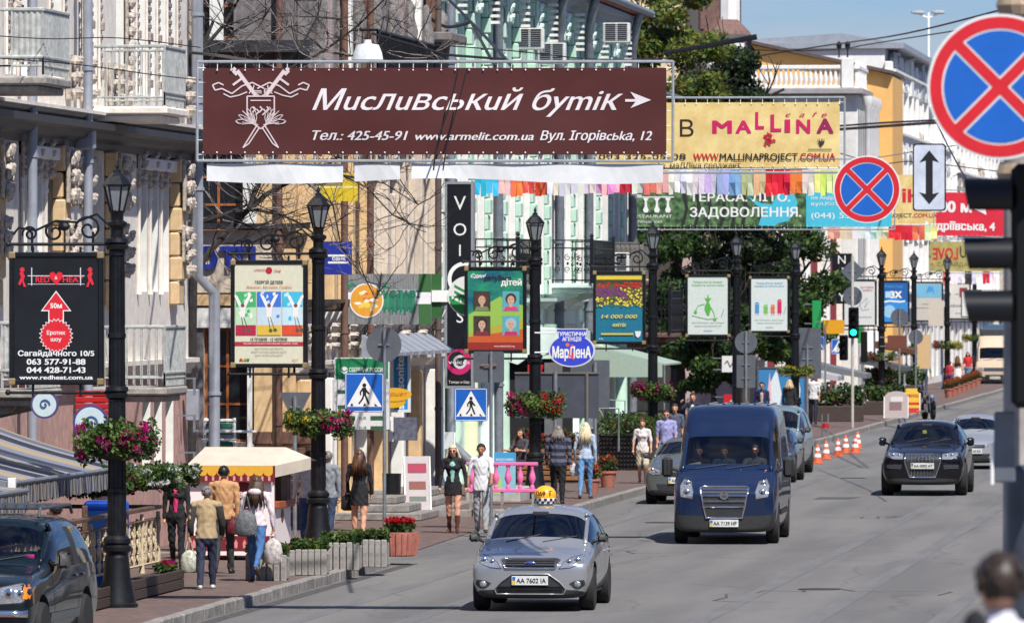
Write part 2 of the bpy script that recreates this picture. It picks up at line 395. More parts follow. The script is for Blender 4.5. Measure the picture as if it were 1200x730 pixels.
for k in range(11):
 x,y=gj.uniform(-15,-2),gj.uniform(108,260);P_=[(x,y)]
 for _ in range(gj.randint(4,9)):P_.append((P_[-1][0]+gj.uniform(-.2,.9),P_[-1][1]+gj.uniform(-1.6,1.6)))
 for(ax,ay),(bx_,by_)in zip(P_,P_[1:]):
  d=math.hypot(bx_-ax,by_-ay)or 1;nx_,ny_=-(by_-ay)/d*.02,(bx_-ax)/d*.02;m.flat([(ax-nx_,ay-ny_),(bx_-nx_,by_-ny_),(bx_+nx_,by_+ny_),(ax+nx_,ay+ny_)],(0,0,.006),(1,0,0),(0,1,0))
m.build("crack_sealing",TAR,kind='structure')
m=MB()
for i in range(46):
 m.box(KX+.08,KX+.30,108+i*.55,108+i*.55+.5,.001,.003)
m.build("gutter_strip",mat("gutter_dirt",(.09,.085,.08),.9,0,.3,9),kind='structure')
m=MB()
WHITEW=mat("white_window_paint",(.72,.71,.68),.5,0,.08,8)
def wall(mb,y0,y1,z0,z1,wins,depth,m=0,mj=1,x=0.0,arch=()):
 ys=sorted({y0,y1,*[v for w in wins for v in w[:2]]});zs=sorted({z0,z1,*[v for w in wins for v in w[2:4]]})
 for a,b in zip(ys,ys[1:]):
  for c,d in zip(zs,zs[1:]):
   if any(w[0]<=a and b<=w[1]and w[2]<=c and d<=w[3]for w in wins):continue
   mb.add([(x,a,c),(x,b,c),(x,b,d),(x,a,d)],[(0,1,2,3)],m)
 for w in wins:
  a,b,c,d=w[:4];xi=x-depth
  mb.add([(x,a,c),(xi,a,c),(xi,a,d),(x,a,d)],[(0,1,2,3)],mj)
  mb.add([(x,b,c),(xi,b,c),(xi,b,d),(x,b,d)],[(3,2,1,0)],mj)
  mb.add([(x,a,d),(xi,a,d),(xi,b,d),(x,b,d)],[(0,1,2,3)],mj)
  mb.add([(x,a,c),(xi,a,c),(xi,b,c),(x,b,c)],[(3,2,1,0)],mj)
_wc={}
def window(parent,w,x,fm=None,mull=(1,1),name="window",gm=None,face='x'):
 """frame (mesh) > glass; back of a wall opening"""
 fm=fm or WHITEW;gm=gm or GLASSB;a,b,c,d=w[:4];W_,H_=round(b-a,2),round(d-c,2);key=(W_,H_,fm.name,mull,gm.name,face)
 if key not in _wc:
  f=MB();t=.05
  f.box(-.06,0,0,t,0,H_);f.box(-.06,0,W_-t,W_,0,H_);f.box(-.06,0,t,W_-t,0,t);f.box(-.06,0,t,W_-t,H_-t,H_)
  for i in range(1,mull[0]+1):yy_=W_*i/(mull[0]+1);f.box(-.055,-.005,yy_-t*.5,yy_+t*.5,t,H_-t)
  for i in range(1,mull[1]+1):zz_=H_*(1-.33*i)if mull[1]==1 else H_*i/(mull[1]+1);f.box(-.05,-.01,t,W_-t,zz_-t*.45,zz_+t*.45)
  g=MB();g.box(-.04,-.03,t*.5,W_-t*.5,t*.5,H_-t*.5)
  if face=='y':
   M=Matrix(((0,1,0,0),(-1,0,0,0),(0,0,1,0),(0,0,0,1)));f.xf(M);g.xf(M)
  _wc[key]=(f.mesh("window",fm),g.mesh("glass",gm))
 o=obj(name,_wc[key][0],parent,(x,a,c)if face=='x' else(a,x,c));obj("glass",_wc[key][1],o)
 return o
_bc={}
def block(parent,name,dims,loc,mt,bev=.02):
 """one cut block / moulding piece sharing its mesh with its twins"""
 key=(name,tuple(round(v,3)for v in dims),mt.name)
 if key not in _bc:
  m=MB();m.bbox(0,dims[0],0,dims[1],0,dims[2],min(bev,min(dims)*.4));_bc[key]=m.mesh(name,mt)
 return obj(name,_bc[key],parent,loc)
def profile_run(mb,prof,y0,y1,m=0,ends=True):
 """moulding swept along y: prof = [(x,z)...] closed outline"""
 n=len(prof);A=[(x,y0,z)for x,z in prof];B=[(x,y1,z)for x,z in prof]
 fs=[(i,(i+1)%n,(i+1)%n+n,i+n)for i in range(n)]
 if ends:fs+=[tuple(range(n))[::-1],tuple(range(n,2*n))]
 mb.add(A+B,fs,m)
def cornice(parent,y0,y1,z,out,h,mt,name="cornice",x0=0.0,dent=0,wrap=0):
 m=MB()
 pr=[(x0-.05,z),(x0+out*.25,z),(x0+out*.3,z+h*.25),(x0+out*.6,z+h*.4),(x0+out*.7,z+h*.6),(x0+out,z+h*.72),(x0+out,z+h),(x0-.05,z+h)]
 profile_run(m,pr,y0,y1)
 if dent:
  y=y0+.1
  while y<y1-.1:
   m.box(x0+.01,x0+out*.72,y,y+dent*.5,z-dent*.7,z+h*.3);y+=dent
 return m.build(name,mt,parent)
def pipe(parent,pts,r=.075,mt=None,name="downpipe",every=1.6):
 m=MB();m.tube(pts,r,10);
 a,b=Vector(pts[0]),Vector(pts[-1]);z=min(a.z,b.z)+.8
 for p,q in zip(pts,pts[1:]):
  p,q=Vector(p),Vector(q);Lq=(q-p).length;k=max(1,int(Lq/every))
  for i in range(1,k):c=p.lerp(q,i/k);d=(q-p).normalized()*.03;m.tube([c-d,c+d],r*1.22,10)
 return m.build(name,mt or GREYP,parent,smooth='auto')
def volute(mb,c,r,turns=1.4,a0=0,sgn=1,wd=.012,plane='yz',n=22,m=0):
 pts=[]
 for i in range(n+1):
  t=i/n;a=a0+sgn*turns*2*math.pi*t;rr=r*(1-.82*t)
  p,q=rr*math.cos(a),rr*math.sin(a)
  pts.append((c[0],c[1]+p,c[2]+q)if plane=='yz' else(c[0]+p,c[1],c[2]+q))
 mb.tube(pts,wd,5,m)
def ornament(parent,loc,w,h,d,mt,seed=0,name="stucco_ornament"):
 """lumpy carved stucco: scrolls, leaves and beads piled on a backing"""
 g=random.Random(seed);m=MB();m.bbox(0,d*.35,-w/2,w/2,0,h,.02)
 n=max(3,int(h/(w*.8)))
 for i in range(n):
  z=h*(i+.5)/n
  m.ball((d*.5,0,z),(d*.5,w*.38,h/n*.42),7,4)
  for sg in(-1,1):volute(m,(d*.55,sg*w*.25,z-h/n*.2),w*.24,1.2,g.random()*6,sg,w*.07,'yz',9)
  m.ball((d*.85,0,z+h/n*.2),(d*.18,w*.12,h/n*.16),6,4)
 return obj(name,m.mesh(name,mt,'auto'),parent,loc)
def railing(parent,seg,z0,z1,mt,step=.14,name="railing",r=.011,extra=True):
 """seg: list of (x,y) corner points"""
 m=MB()
 for(a,b)in zip(seg,seg[1:]):
  a,b=Vector((*a,0)),Vector((*b,0));n=max(1,int((b-a).length/step))
  for zz_,rr in((z1,.028),(z0+.14,.018)):m.tube([a+Vector((0,0,zz_)),b+Vector((0,0,zz_))],rr,6)
  for i in range(n+1):
   p=a.lerp(b,i/n);rr=r*(2.0 if i in(0,n)else 1)
   m.tube([p+Vector((0,0,z0)),p+Vector((0,0,z1))],rr,5)
 return m.build(name,mt,parent)
def corrugated(parent,p0,p1,z0,z1,mt,name="balcony_panel"):
 a,b=Vector((*p0,0)),Vector((*p1,0));d=(b-a);Lq=d.length;d.normalize();nn=Vector((d.y,-d.x,0));m=MB();n=max(4,int(Lq/.045));V=[]
 for i in range(n+1):
  p=a+d*Lq*i/n+nn*(.012 if i%2 else-.012);V+=[(p.x,p.y,z0),(p.x,p.y,z1)]
 m.add(V,[(2*i,2*i+2,2*i+3,2*i+1)for i in range(n)])
 t=nn*.03
 m.tube([a+Vector((0,0,z1)),b+Vector((0,0,z1))],.03,6)
 return m.build(name,mt,parent)
RAILM=mat("pale_grey_railing",(.50,.52,.50),.55,.1,.2,8,dirt=.4)
def balcony(bld,y0,y1,z,proj,railm=None,style='bars',h=1.05,slab=None,th=.26,name="balcony",brk=True):
 railm=railm or RAILM;slab=slab or CONC
 m=MB();m.bbox(-.05,proj,y0,y1,z-th*.55,z,.03);m.bbox(-.05,proj-.12,y0+.1,y1-.1,z-th,z-th*.55-.003,.02)
 for yy_ in((y0+.25,y1-.35)if brk else()):m.prism([(0,0),(proj*.75,0),(proj*.7,-.1),(proj*.25,-.25),(0,-.5)],(0,yy_,z-th-.003),(1,0,0),(0,0,1),(0,.16,0))
 b=m.build(name,slab,bld)
 if style=='bars':
  railing(b,[(0,y0+.04),(proj-.05,y0+.04)],z+.02,z+h,railm,.125)
  corrugated(b,(proj-.05,y0+.04),(proj-.05,y1-.04),z+.22,z+h,railm)
  railing(b,[(proj-.05,y0+.04),(proj-.05,y1-.04)],z+.02,z+.25,railm,.1)
  railing(b,[(proj-.05,y1-.04),(0,y1-.04)],z+.02,z+h,railm,.125)
 elif style=='panel':
  corrugated(b,(proj-.55,y0+.04),(proj-.05,y0+.04),z+.22,z+h,railm)
  railing(b,[(0,y0+.04),(proj-.55,y0+.04)],z+.02,z+h,railm,.14)
  corrugated(b,(proj-.05,y0+.04),(proj-.05,y1-.04),z+.22,z+h,railm)
  railing(b,[(0,y0+.04),(proj-.05,y0+.04),(proj-.05,y1-.04)],z+.02,z+.3,railm,.12)
 elif style=='planks':
  k=0;x=.0
  while x<proj-.05:block(b,"plank",(.12,.03,h-.1),(x,y0+.02,z+.05),railm,.004);x+=.135
  y=y0+.1
  while y<y1:block(b,"plank",(.03,.12,h-.1),(proj-.06,y,z+.05),railm,.004);y+=.135
  r=MB();r.box(0,proj,y0,y0+.06,z+h-.04,z+h);r.box(proj-.07,proj,y0,y1,z+h-.04,z+h);r.build("handrail",railm,b)
 elif style=='iron':
  r=MB();segs=[((0,y0),(proj,y0)),((proj,y0),(proj,y1)),((proj,y1),(0,y1))]
  for(a,c)in segs:
   a3,c3=Vector((*a,0)),Vector((*c,0));pl='xz' if a[1]==c[1]else 'yz'
   for zz_ in(z+.08,z+h*.82,z+h):r.tube([a3+Vector((0,0,zz_)),c3+Vector((0,0,zz_))],.018,5)
   n=max(2,int((c3-a3).length/.24))
   for i in range(n+1):p=a3.lerp(c3,i/n);r.tube([p+Vector((0,0,z)),p+Vector((0,0,z+h))],.012,5)
   for i in range(n):
    p=a3.lerp(c3,(i+.5)/n)
    volute(r,(p.x,p.y,z+h*.60),.09,1.3,1.5,1,.013,pl,12);volute(r,(p.x,p.y,z+h*.32),.09,1.3,-1.5,-1,.013,pl,12)
    r.ball((p.x,p.y,z+h*.46),(.04,.04,.05),5,3)
  for(px_,py_)in((proj,y0),(proj,y1),(0,y0)):
   r.box(px_-.05,px_+.05,py_-.05,py_+.05,z,z+h+.06);r.ball((px_,py_,z+h+.12),.06,6,4)
  r.build("railing",railm,b)
 return b
def ac_unit(loc,rz,label,group):
 t=thing("air_conditioner",label,"air conditioner",loc,rz,group)
 m=MB();m.bbox(-.38,.38,0,.32,0,.56,.03);m.build("casing",mat("aircon_white",(.66,.66,.62),.5,dirt=.4),t)
 g=MB();g.box(-.30,-.02,-.004,.01,.06,.54);g.box(.04,.3,-.004,.01,.06,.54);g.build("fan_opening",DARKIN,t)
 g=MB()
 for i in range(9):z=.08+i*.055;g.box(-.32,.32,-.014,-.004,z,z+.012)
 g.build("grille",GREYP,t);g=MB();g.box(-.35,-.3,-.02,.5,-.05,0);g.box(.3,.35,-.02,.5,-.05,0);g.build("bracket",GREYP,t)
 return t
m=MB();m.add([(9.5,-10,.15),(60,-10,.15),(60,600,.15),(9.5,600,.15)],[(0,1,2,3)]);m.build("pavement",PAVER,kind='structure')
m=MB();V=[];gh=random.Random(4)
for i in range(13):
 for j in range(8):y=-58-j*22;V.append((-190+i*32,y-8*abs(i-6)*.4,3.8+j*5.2+gh.uniform(-1.5,1.5)*(j>0)))
m.add(V,[(i*8+j,i*8+j+1,i*8+9+j,i*8+8+j)for i in range(12)for j in range(7)]);m.build("hillside",mat("hill_grass",(.05,.07,.025),.95),kind='structure',smooth=True)
CREAM=mat("cream_stucco",(.80,.74,.66),.85,0,.1,4,.3,dirt=.2)
JAMB=mat("white_jamb_paint",(.80,.79,.74),.7,0,.07,5,.1,dirt=.15)
SANDS=mat("sand_stucco",(.66,.47,.26),.85,0,.12,5,.35,dirt=.4)
PINKW=mat("pink_stucco",(.56,.33,.28),.85,0,.15,4,.3,dirt=.5)
ORN=mat("stucco_relief",(.62,.54,.46),.85,0,.3,12,.5,dirt=.3)
SLATE=mat("lead_flashing",(.05,.053,.062),.55,.3,.2,5)
X1,Y1=-22.0,112.0
def yx(px,X,Y0):return atX(px,345,X).y-Y0
b1=thing("ornate_house","ornate cream stucco house with pink ground floor at the left edge of the street","building",(X1,Y1,0))
e=145.0-Y1
wins=[];P1=lambda px:yx(px,X1,Y1)
def triple(y0,z0,z1,w=.95,g=.42,n=3):return[(y0+i*(w+g),y0+i*(w+g)+w,z0,z1)for i in range(n)]
w_first=triple(P1(26),4.75,7.05,.82,.34)+triple(P1(163),4.75,7.05,.9,.42)+triple(P1(26)-6.2,4.75,7.05,.82,.34)
door=[(P1(97),P1(120),4.45,7.35),(P1(97)-6.5,P1(120)-6.5,4.45,7.35)]
w_sec=triple(P1(8),8.35,13.2,.85,.4,2)+[(P1(58),P1(72),8.3,10.2)]+triple(P1(92),8.1,13.2,.8,.4,2)+triple(P1(136),8.35,13.2,.85,.38,6)
w_gr=triple(P1(168),1.2,2.75,.95,.45,3)
m=MB();wall(m,0,e,3.4,7.9,w_first+door,.34)
wall(m,0,e,7.9,15,w_sec,.32)
m.add([(0,e,3.4),(-12,e,3.4),(-12,e,15),(0,e,15)],[(0,1,2,3)]);m.add([(0,0,0),(-12,0,0),(-12,0,15),(0,0,15)],[(3,2,1,0)])
m.add([(0,0,15),(0,e,15),(-12,e,15),(-12,0,15)],[(0,1,2,3)])
m.build("wall",[CREAM,JAMB],b1)
m=MB();wall(m,0,e,0,3.4,w_gr,.34,x=-.02);m.add([(-.02,e,0),(-12,e,0),(-12,e,3.4),(-.02,e,3.4)],[(0,1,2,3)])
m.build("ground_floor_wall",[PINKW,JAMB],b1)
for w in w_first+w_sec:window(b1,w,-.31,mull=(1,1))
for w in w_gr:window(b1,w,-.33,mull=(0,1))
for w in door:window(b1,w,-.32,mat("dark_door_frame",(.05,.05,.055),.5),(1,1),"balcony_door")
cornice(b1,0,e,7.25,.55,.42,SLATE,"cornice",dent=.0);cornice(b1,0,e,7.68,.42,.2,CREAM,"cornice")
cornice(b1,0,e,3.2,.22,.3,CREAM,"string_course",dent=0)
for yb in(P1(60),P1(122),P1(198),P1(60)-6.4):
 z=4.5;k=0
 while z<7.0:
  block(b1,"pilaster_block",(.24 if k%2 else .19,.62,.44),(.002,yb,z),SANDS,.03);z+=.46;k+=1
 ornament(b1,(.24,yb+.3,6.25),.5,.95,.22,ORN,int(yb*7));ornament(b1,(.22,yb+.3,5.3),.4,.7,.2,ORN,int(yb*3))
for g0,ww,gg in((P1(26),.82,.34),(P1(163),.9,.42)):
 for i in range(-1,3):
  yc=g0+i*(ww+gg)+ww+gg/2
  m=MB();m.lathe([(.06,4.7),(.04,4.8),(.035,6.4),(.06,6.46),(.04,6.5),(.08,6.95),(.1,7.0)],8,(.03,yc,0));m.build("colonnette",CREAM,b1,smooth='auto')
  ornament(b1,(.02,yc,6.65),.2,.7,.2,ORN,5+i)
 m=MB();m.bbox(0,.16,g0-.1,g0+3*ww+2*gg+.1,6.98,7.2,.02);m.build("lintel",CREAM,b1)
for px in(78,95,128,140,212):
 for z,h_ in((8.05,.8),(6.2,.95),(5.0,.9)):ornament(b1,(.0,P1(px),z),.35,h_,.3,ORN,px+int(z))
for px,wd_ in[(w[1],.22)for w in w_sec]+[(w[0]-.22,.2)for w in w_sec[::2]]:
 yb=px+.03;m=MB();m.bbox(0,.05,yb,yb+.22,8.3,14,.02);m.build("pilaster_strip",CREAM,b1)
 m=MB();z=8.5;k=0
 while z<12:m.bbox(.05,.075+.03*(k%5==0),yb+.03,yb+.19,z,z+.09+.06*(k%5==0),.012);z+=.16+.06*(k%5==0);k+=1
 o=m.build("bead_strip",mat("rosy_relief",(.42,.33,.30),.85,0,.3,12,dirt=.3),b1)
for px in(10,95,146):ornament(b1,(.02,P1(px),8.8),.3,2.6,.2,ORN,px)
balcony(b1,P1(93)+.3,P1(93)+2.7,7.98,1.5,style='bars',slab=CREAM,brk=False)
balcony(b1,P1(93)+.3,P1(93)+2.7,2.98+.1,1.5,style='bars',slab=CONC,brk=False)
balcony(b1,yx(-45,X1,Y1)-1.1,yx(-45,X1,Y1)+1.4,8.15,1.55,style='panel',brk=False)
balcony(b1,yx(-52,X1,Y1)-1.2,yx(-52,X1,Y1)+1.3,3.2,1.5,style='panel')
for px in(17,83):y=P1(px);pipe(b1,[(.3,y,15),(.3,y,2.2)],.085)
y=P1(218);pipe(b1,[(.22,y,15),(.22,y,5.05),(.50,y+.3,4.72),(.50,y+.3,.9)],.11)
m=MB();m.bbox(.1,.45,P1(83)-.3,P1(83),7.2,7.65,.03);m.build("hopper_head",GREYP,b1)
m=MB();m.bbox(.05,.3,P1(214),P1(214)+.2,2.3,2.9,.02);m.build("meter_box",GREYP,b1)
m=MB()
for z in(3.1,2.4,1.7,1.2):m.box(.0,.35,P1(208),P1(208)+.03,z,z+.03);m.box(.3,.34,P1(208)-.02,P1(208)+.05,z-.3,z)
m.build("cable_bracket",STEEL,b1)
t=thing("roller_shutter_sign","red ribbed shop panel above the striped awning, behind the black lamp post","shop sign",(-21.3,118.5,2.95));
M_=pmat(190,20,25)
p=atY(88,470,119);t.location=p
for i in range(7):block(t,"slat",(.62,.05,.085),(0,0,-.12+-.1*i+.2),M_,.01)
m=MB();m.box(.63,.72,0,.06,-.62,.18);m.build("edge_panel",pmat(30,50,150),t)
for(px,py,Y,r,lab)in((106,495,118.3,.28,"half hidden round white sign with violet rim behind the flower basket"),(52,474,118.8,.22,"half hidden round pale blue sign above the far end of the awning")):
 t=thing("round_shop_sign",lab,"shop sign",atY(px,py,Y));m=MB();m.prism(circ(r,28),(0,0,0),(1,0,0),(0,0,1),(0,.05,0));m.build("rim",pmat(80,70,130),t)
 m=MB();m.flat(circ(r*.86,28),(0,-.004,0),(1,0,0),(0,0,1));m.build("face",pmat(205,225,230),t)
 m=MB();volute(m,(0,-.012,0),r*.4,1.2,plane='xz',wd=.012);m.build("emblem",pmat(60,90,150),t)
YEL=mat("ochre_stucco",(.70,.48,.25),.85,0,.1,4,.3,dirt=.3)
BEIG=mat("beige_stucco",(.66,.56,.45),.85,0,.1,6,.3,dirt=.4)
BRWN=mat("brown_render",(.17,.085,.06),.8,0,.2,5,.3,dirt=.4)
ORFR=mat("orange_window_frame",(.42,.13,.035),.5,0,.2,6)
DKW=mat("grey_brown_plaster",(.21,.19,.19),.85,0,.25,5,.4,dirt=.6)
X2,Y2=-20.9,152.0;s2=59.0
def x2(px):return atY(px,345,Y2).x-X2
def z2(py,Y=Y2):return atY(300,py,Y).z
b2=thing("corner_house","ochre and beige corner house with big dark window in orange bars behind the bare tree","building",(X2,Y2,0))
opn=[(x2(238),x2(291),z2(518),z2(385)),(x2(222),x2(286),z2(272),z2(175)),(x2(222),x2(274),z2(45),z2(-70))]
m=MB();mm=MB()
wall(mm,x2(196),x2(300),0,13,opn,.3,m=0,mj=1)
mm.v=[(v[1],-v[0],v[2])for v in mm.v];mm.build("wall",[DKW,BEIG],b2)
for o_ in opn:window(b2,o_,.26,ORFR,(1,2),face='y')
m=MB();m.box(x2(300),0,0,.25,0,8.6);m.build("wall",YEL,b2)
m=MB();m.box(x2(300),0,0,.25,8.6,13);m.build("upper_wall",DKW,b2)
w_side=[(1.2,2.3,4.9,8.0),(4.0,5.1,4.9,8.0),(7.0,8.1,4.9,8),(10,11.1,4.9,8),(13,14.1,4.9,8),(16,17.1,4.9,8),(19,20.1,4.9,8)]
w_up=[(a,b,9.3,12.2)for a,b,c_,d_ in w_side];w_lo=[(1.0,3.2,.4,3.0),(5,7.6,.3,3.1),(9.4,11.6,.3,3.1),(13.4,16,.3,3.1),(17.8,20.6,.3,3.1)]
m=MB();wall(m,.25,23.5,0,13,w_side+w_up+w_lo,.35);m.build("side_wall",[BEIG,JAMB],b2)
for w in w_side+w_up:window(b2,w,-.3)
for w in w_lo:window(b2,w,-.32,mat("dark_shop_frame",(.06,.05,.05),.4),(1,0),"shop_window")
m=MB();m.box(x2(196),0,.3,23.4,13,13.1);m.build("roof",SLATE,b2)
m=MB();m.box(x2(218),.35,-.32,.0,z2(62),z2(48));m.box(x2(222),.3,-.25,0,z2(268),z2(262));m.build("ledge",SLATE,b2)
m=MB();m.box(x2(222),x2(331),-.06,0,z2(384),z2(361));m.build("white_band",JAMB,b2)
m=MB();m.box(x2(222),x2(331),-.08,0,z2(358),z2(345));m.build("gilded_band",YEL,b2)
m=MB();m.box(x2(222),x2(331),-.05,0,z2(343),z2(270));m.build("frieze",BEIG,b2)
for(a,b_,c_,d_,mt)in((285,301,262,185,JAMB),(301,330,262,185,YEL),(296,331,520,388,YEL),(290,298,560,388,JAMB),(246,262,74,-60,JAMB)):
 m=MB();m.box(x2(a),x2(b_),-.04,0,z2(c_),z2(d_));m.build("pier",mt,b2)
m=MB();m.box(x2(222),x2(331),-.07,0,z2(78),z2(62));m.build("brown_band",BRWN,b2)
for r_ in range(7):
 zt=z2(505+r_*19)
 for i in range(3):
  a=x2(296+26*i-(13 if r_%2 else 0));
  block(b2,"stone_block",(.40,.05,.27),(a,-.052,zt-.27),BRWN,.02)
for r_ in range(9):
 for i in range(6):block(b2,"stone_block",(.06,.62,.27),(.002,.3+i*.68-(.3 if r_%2 else 0)+.0,.1+r_*.3),BRWN,.02)
for i,yy_ in enumerate((.12,3.3,6.3,9.2,12.1,15.2,18.3,21.4)):
 m=MB();m.bbox(0,.34,yy_,yy_+.42,4.4,8.6,.03);m.build("pilaster",YEL if i<4 else BEIG,b2)
 m=MB();m.bbox(0,.30,yy_,yy_+.34,8.95,12.8,.03);m.build("upper_pilaster",[DKW,mat("mauve_plaster",(.30,.24,.24),.85),JAMB,BRWN][i%4],b2)
 m=MB();m.lathe([(.16,0),(.12,.3),(.15,.9),(.2,1.3),(.12,1.6),(.13,1.85),(.03,2.0)],8,(.28,yy_+1.2,9.2));m.build("carved_figure_column",mat("grey_carved_stone",(.25,.23,.22),.85,0,.3,9,.5),b2,smooth='auto')
 m=MB();m.bbox(0,.30,yy_,yy_+.40,0,3.0,.03);m.build("pilaster",JAMB if i%2 else YEL,b2)
 ornament(b2,(.34,yy_+.2,7.5),.4,.7,.2,ORN,i);ornament(b2,(.04,yy_+.2,3.55),.35,.6,.4,ORN,i+3)
m=MB();m.box(.003,.06,1.0,14.5,9.0,12.9);m.build("mauve_wall_panel",mat("mauve_plaster",(.30,.24,.24),.85,0,.2,4,.3,dirt=.5),b2)
for i in range(14):
 yy_=9.4+i*.85;m=MB();m.bbox(0,.2,yy_,yy_+.22,4.4,6.9,.03);m.build("fluting_strip",BEIG,b2)
for i in range(22):
 yy_=.8+i*1.02;m=MB();m.prism([(0,0),(.42,0),(.36,-.12),(.12,-.42),(0,-.45)],(.0,yy_,4.35),(1,0,0),(0,0,1),(0,.2,0));m.build("bracket",CREAM,b2)
cornice(b2,0,23.5,4.35,.45,.25,SLATE,"cornice");cornice(b2,0,23.5,3.1,.25,.25,CREAM,"string_course");cornice(b2,0,23.5,8.6,.4,.3,CREAM,"cornice")
for px in(328,380,411,492):
 y=yx(px,X2,Y2)if px>330 else-.15
 pipe(b2,[(.42 if px>330 else x2(328),y,13),(.42 if px>330 else x2(328),y,.3)],.075,BRWN if px<490 else mat("brown_pipe",(.12,.09,.08),.5))
m=MB();m.bbox(-.02,.85,19.6,22.6,10.4,10.6,.03);m.bbox(-.02,.85,6.6,16.8,9.0,9.18,.03);b_=m.build("balcony",DKW,b2)
railing(b_,[(0,6.7),(.8,6.7),(.8,16.7),(0,16.7)],9.18,10.2,BLACKM,.14)
for i in range(9):
 m=MB();m.prism([(0,0),(.0,.5),(.62,.12),(.62,.05)],(.3,8+i*1.3,3.35),(1,0,0),(0,0,1),(0,1.0,0));m.build("canopy_hood",GREYP,b2)
def letters_thing(name,label,cat,txt,loc,h,mt,depth=.05,u=(1,0,0),width=None,bold=.02,back=None,rz=0,group=None,spacing=1.0):
 t=thing(name,label,cat,loc,rz,group);x=0
 k=h/.73
 v,f,x0,x1,_,_=text_geo(txt,0,bold,spacing);tot=(x1-x0)*k
 for i,ch in enumerate(txt):
  pre=text_geo(txt[:i]+'|',0,bold,spacing);a=(pre[3]-x0)*k-.03*k
  if ch==' ':continue
  m=MB();m.text(ch,(a-tot/2,-depth,0),h=h,bold=bold,align=-1);n0=len(m.f)
  vs,fs=m.v[:],m.f[:];from collections import Counter
  cnt=Counter();
  for ff in fs:
   for p_,q_ in zip(ff,ff[1:]+ff[:1]):cnt[(p_,q_)]+=1
  o0=len(vs);m.v+=[(x_,y_+depth*.9,z_)for x_,y_,z_ in vs]
  for(p_,q_)in cnt:
   if(q_,p_)not in cnt:m.f.append((p_,q_,q_+o0,p_+o0));m.m.append(0)
  m.build("letter",mt,t)
 return t
letters_thing("wall_letters","big blue letters on the beige frieze of the corner house behind bare branches","lettering","отп",atY(262,314,Y2-.09),.56,pmat(25,50,160),.05,bold=.03)
def wsign(name,label,cat,px0,py0,px1,py1,Y,mt,th=.08,frame=None,group=None,arm=None,bev=0):
 """flat sign box facing down the street; returns thing, width, height with local origin at its centre front"""
 a=atY(px0,py1,Y);b=atY(px1,py0,Y);w,h=b.x-a.x,b.z-a.z
 t=thing(name,label,cat,((a.x+b.x)/2,Y,(a.z+b.z)/2),0,group)
 m=MB();fr=.03 if frame else 0
 m.box(-w/2+fr,w/2-fr,0,th,-h/2+fr,h/2-fr);m.build("panel",mt,t)
 if frame:
  m=MB();e_=.02;f2=.06
  m.box(-w/2,w/2,-e_,th+.01,h/2-f2,h/2);m.box(-w/2,w/2,-e_,th+.01,-h/2,-h/2+f2)
  m.box(-w/2,-w/2+f2,-e_,th+.01,-h/2+f2,h/2-f2);m.box(w/2-f2,w/2,-e_,th+.01,-h/2+f2,h/2-f2);m.build("frame",frame,t)
 if arm is not None:
  m=MB()
  for z in(-h*.35,h*.35):m.tube([(-w/2,th/2,z),(-w/2-arm,th/2,z)],.02,6)
  m.build("bracket",STEEL,t)
 return t,w,h
def pt(t,items,name="lettering"):
 """print: items = (kind, colour, ...) in sign units centred, y up; builds one print mesh per call"""
 m=MB();cols=[];layer=[0]
 for it in items:
  k,c=it[0],it[1]
  if c not in cols:cols.append(c)
  mi=cols.index(c);layer[0]+=1;y=-.003-.0005*min(layer[0],10)-.00004*layer[0]
  if k=='T':
   _,_,s_,x,z,h_=it[:6];kw=it[6]if len(it)>6 else{}
   m.text(s_,(x,y,z),h=h_,m=mi,**kw)
  elif k=='R':_,_,x0,z0,x1,z1=it;m.flat([(x0,z0),(x1,z0),(x1,z1),(x0,z1)],(0,y,0),(1,0,0),(0,0,1),mi)
  elif k=='P':m.flat(it[2],(0,y,0),(1,0,0),(0,0,1),mi)
  elif k=='C':_,_,x,z,r_=it[:5];m.flat(circ(r_,24,0,(x,z)),(0,y,0),(1,0,0),(0,0,1),mi)
  elif k=='L':_,_,pts,wd=it;
  if k=='L':
   for(ax,az),(bx,bz)in zip(it[2],it[2][1:]):
    d=math.hypot(bx-ax,bz-az)or 1;nx_,nz_=-(bz-az)/d*it[3]/2,(bx-ax)/d*it[3]/2
    m.flat([(ax+nx_,az+nz_),(ax-nx_,az-nz_),(bx-nx_,bz-nz_),(bx+nx_,bz+nz_)],(0,y,0),(1,0,0),(0,0,1),mi)
 return m.build(name,[pmat(*c,k=.9)for c in cols],t)
WH,BK,RD,BL=(240,240,236),(25,25,28),(215,25,40),(25,75,175)
t,w,h=wsign("shop_sign","yellow boxy sign high on the ochre wall under the brown banner","shop sign",371,203,419,236,153.6,pmat(235,205,45),arm=.1)
pt(t,[('R',(150,130,60),-w/2,0.0,w*.12,h/2),('R',(245,235,150),-w/2,-.02,w/2,.02)],"stripe")
t,w,h=wsign("shop_sign","deep blue sign with white oval lettering behind the second lamp","shop sign",366,283,412,322,153.6,pmat(28,50,160),arm=.1)
pt(t,[('R',WH,-w*.1,.03,w*.42,.07),('R',WH,-w*.1,-.11,w*.42,-.07),('T',WH,"банк",w*.18,-.05,.09,dict(bold=.02))])
t,w,h=wsign("shop_sign","grey hoarding with orange ball and green brushed letters above the round sign back","shop sign",403,321,505,380,157,mat("streaked_grey_print",C(150,152,158),.5,0,.35,5,c2=C(95,98,92),stretch=(9,1,.6)),th=.12)
TEAL=(20,150,110)
its=[('R',(60,110,60),w*.36,-h/2,w/2,h/2),('R',(245,245,245),-w/2,-.1,w/2+.0,.14),('R',(170,172,176),-w*.12,-.16,w*.33,.2)]
for i in range(26):x=-w*.06+i*w*.0145;its.append(('R',(20+rnd.randint(0,30),140+rnd.randint(-25,20),100),x,-.2-rnd.random()*.12,x+.023,.12+rnd.random()*.05))
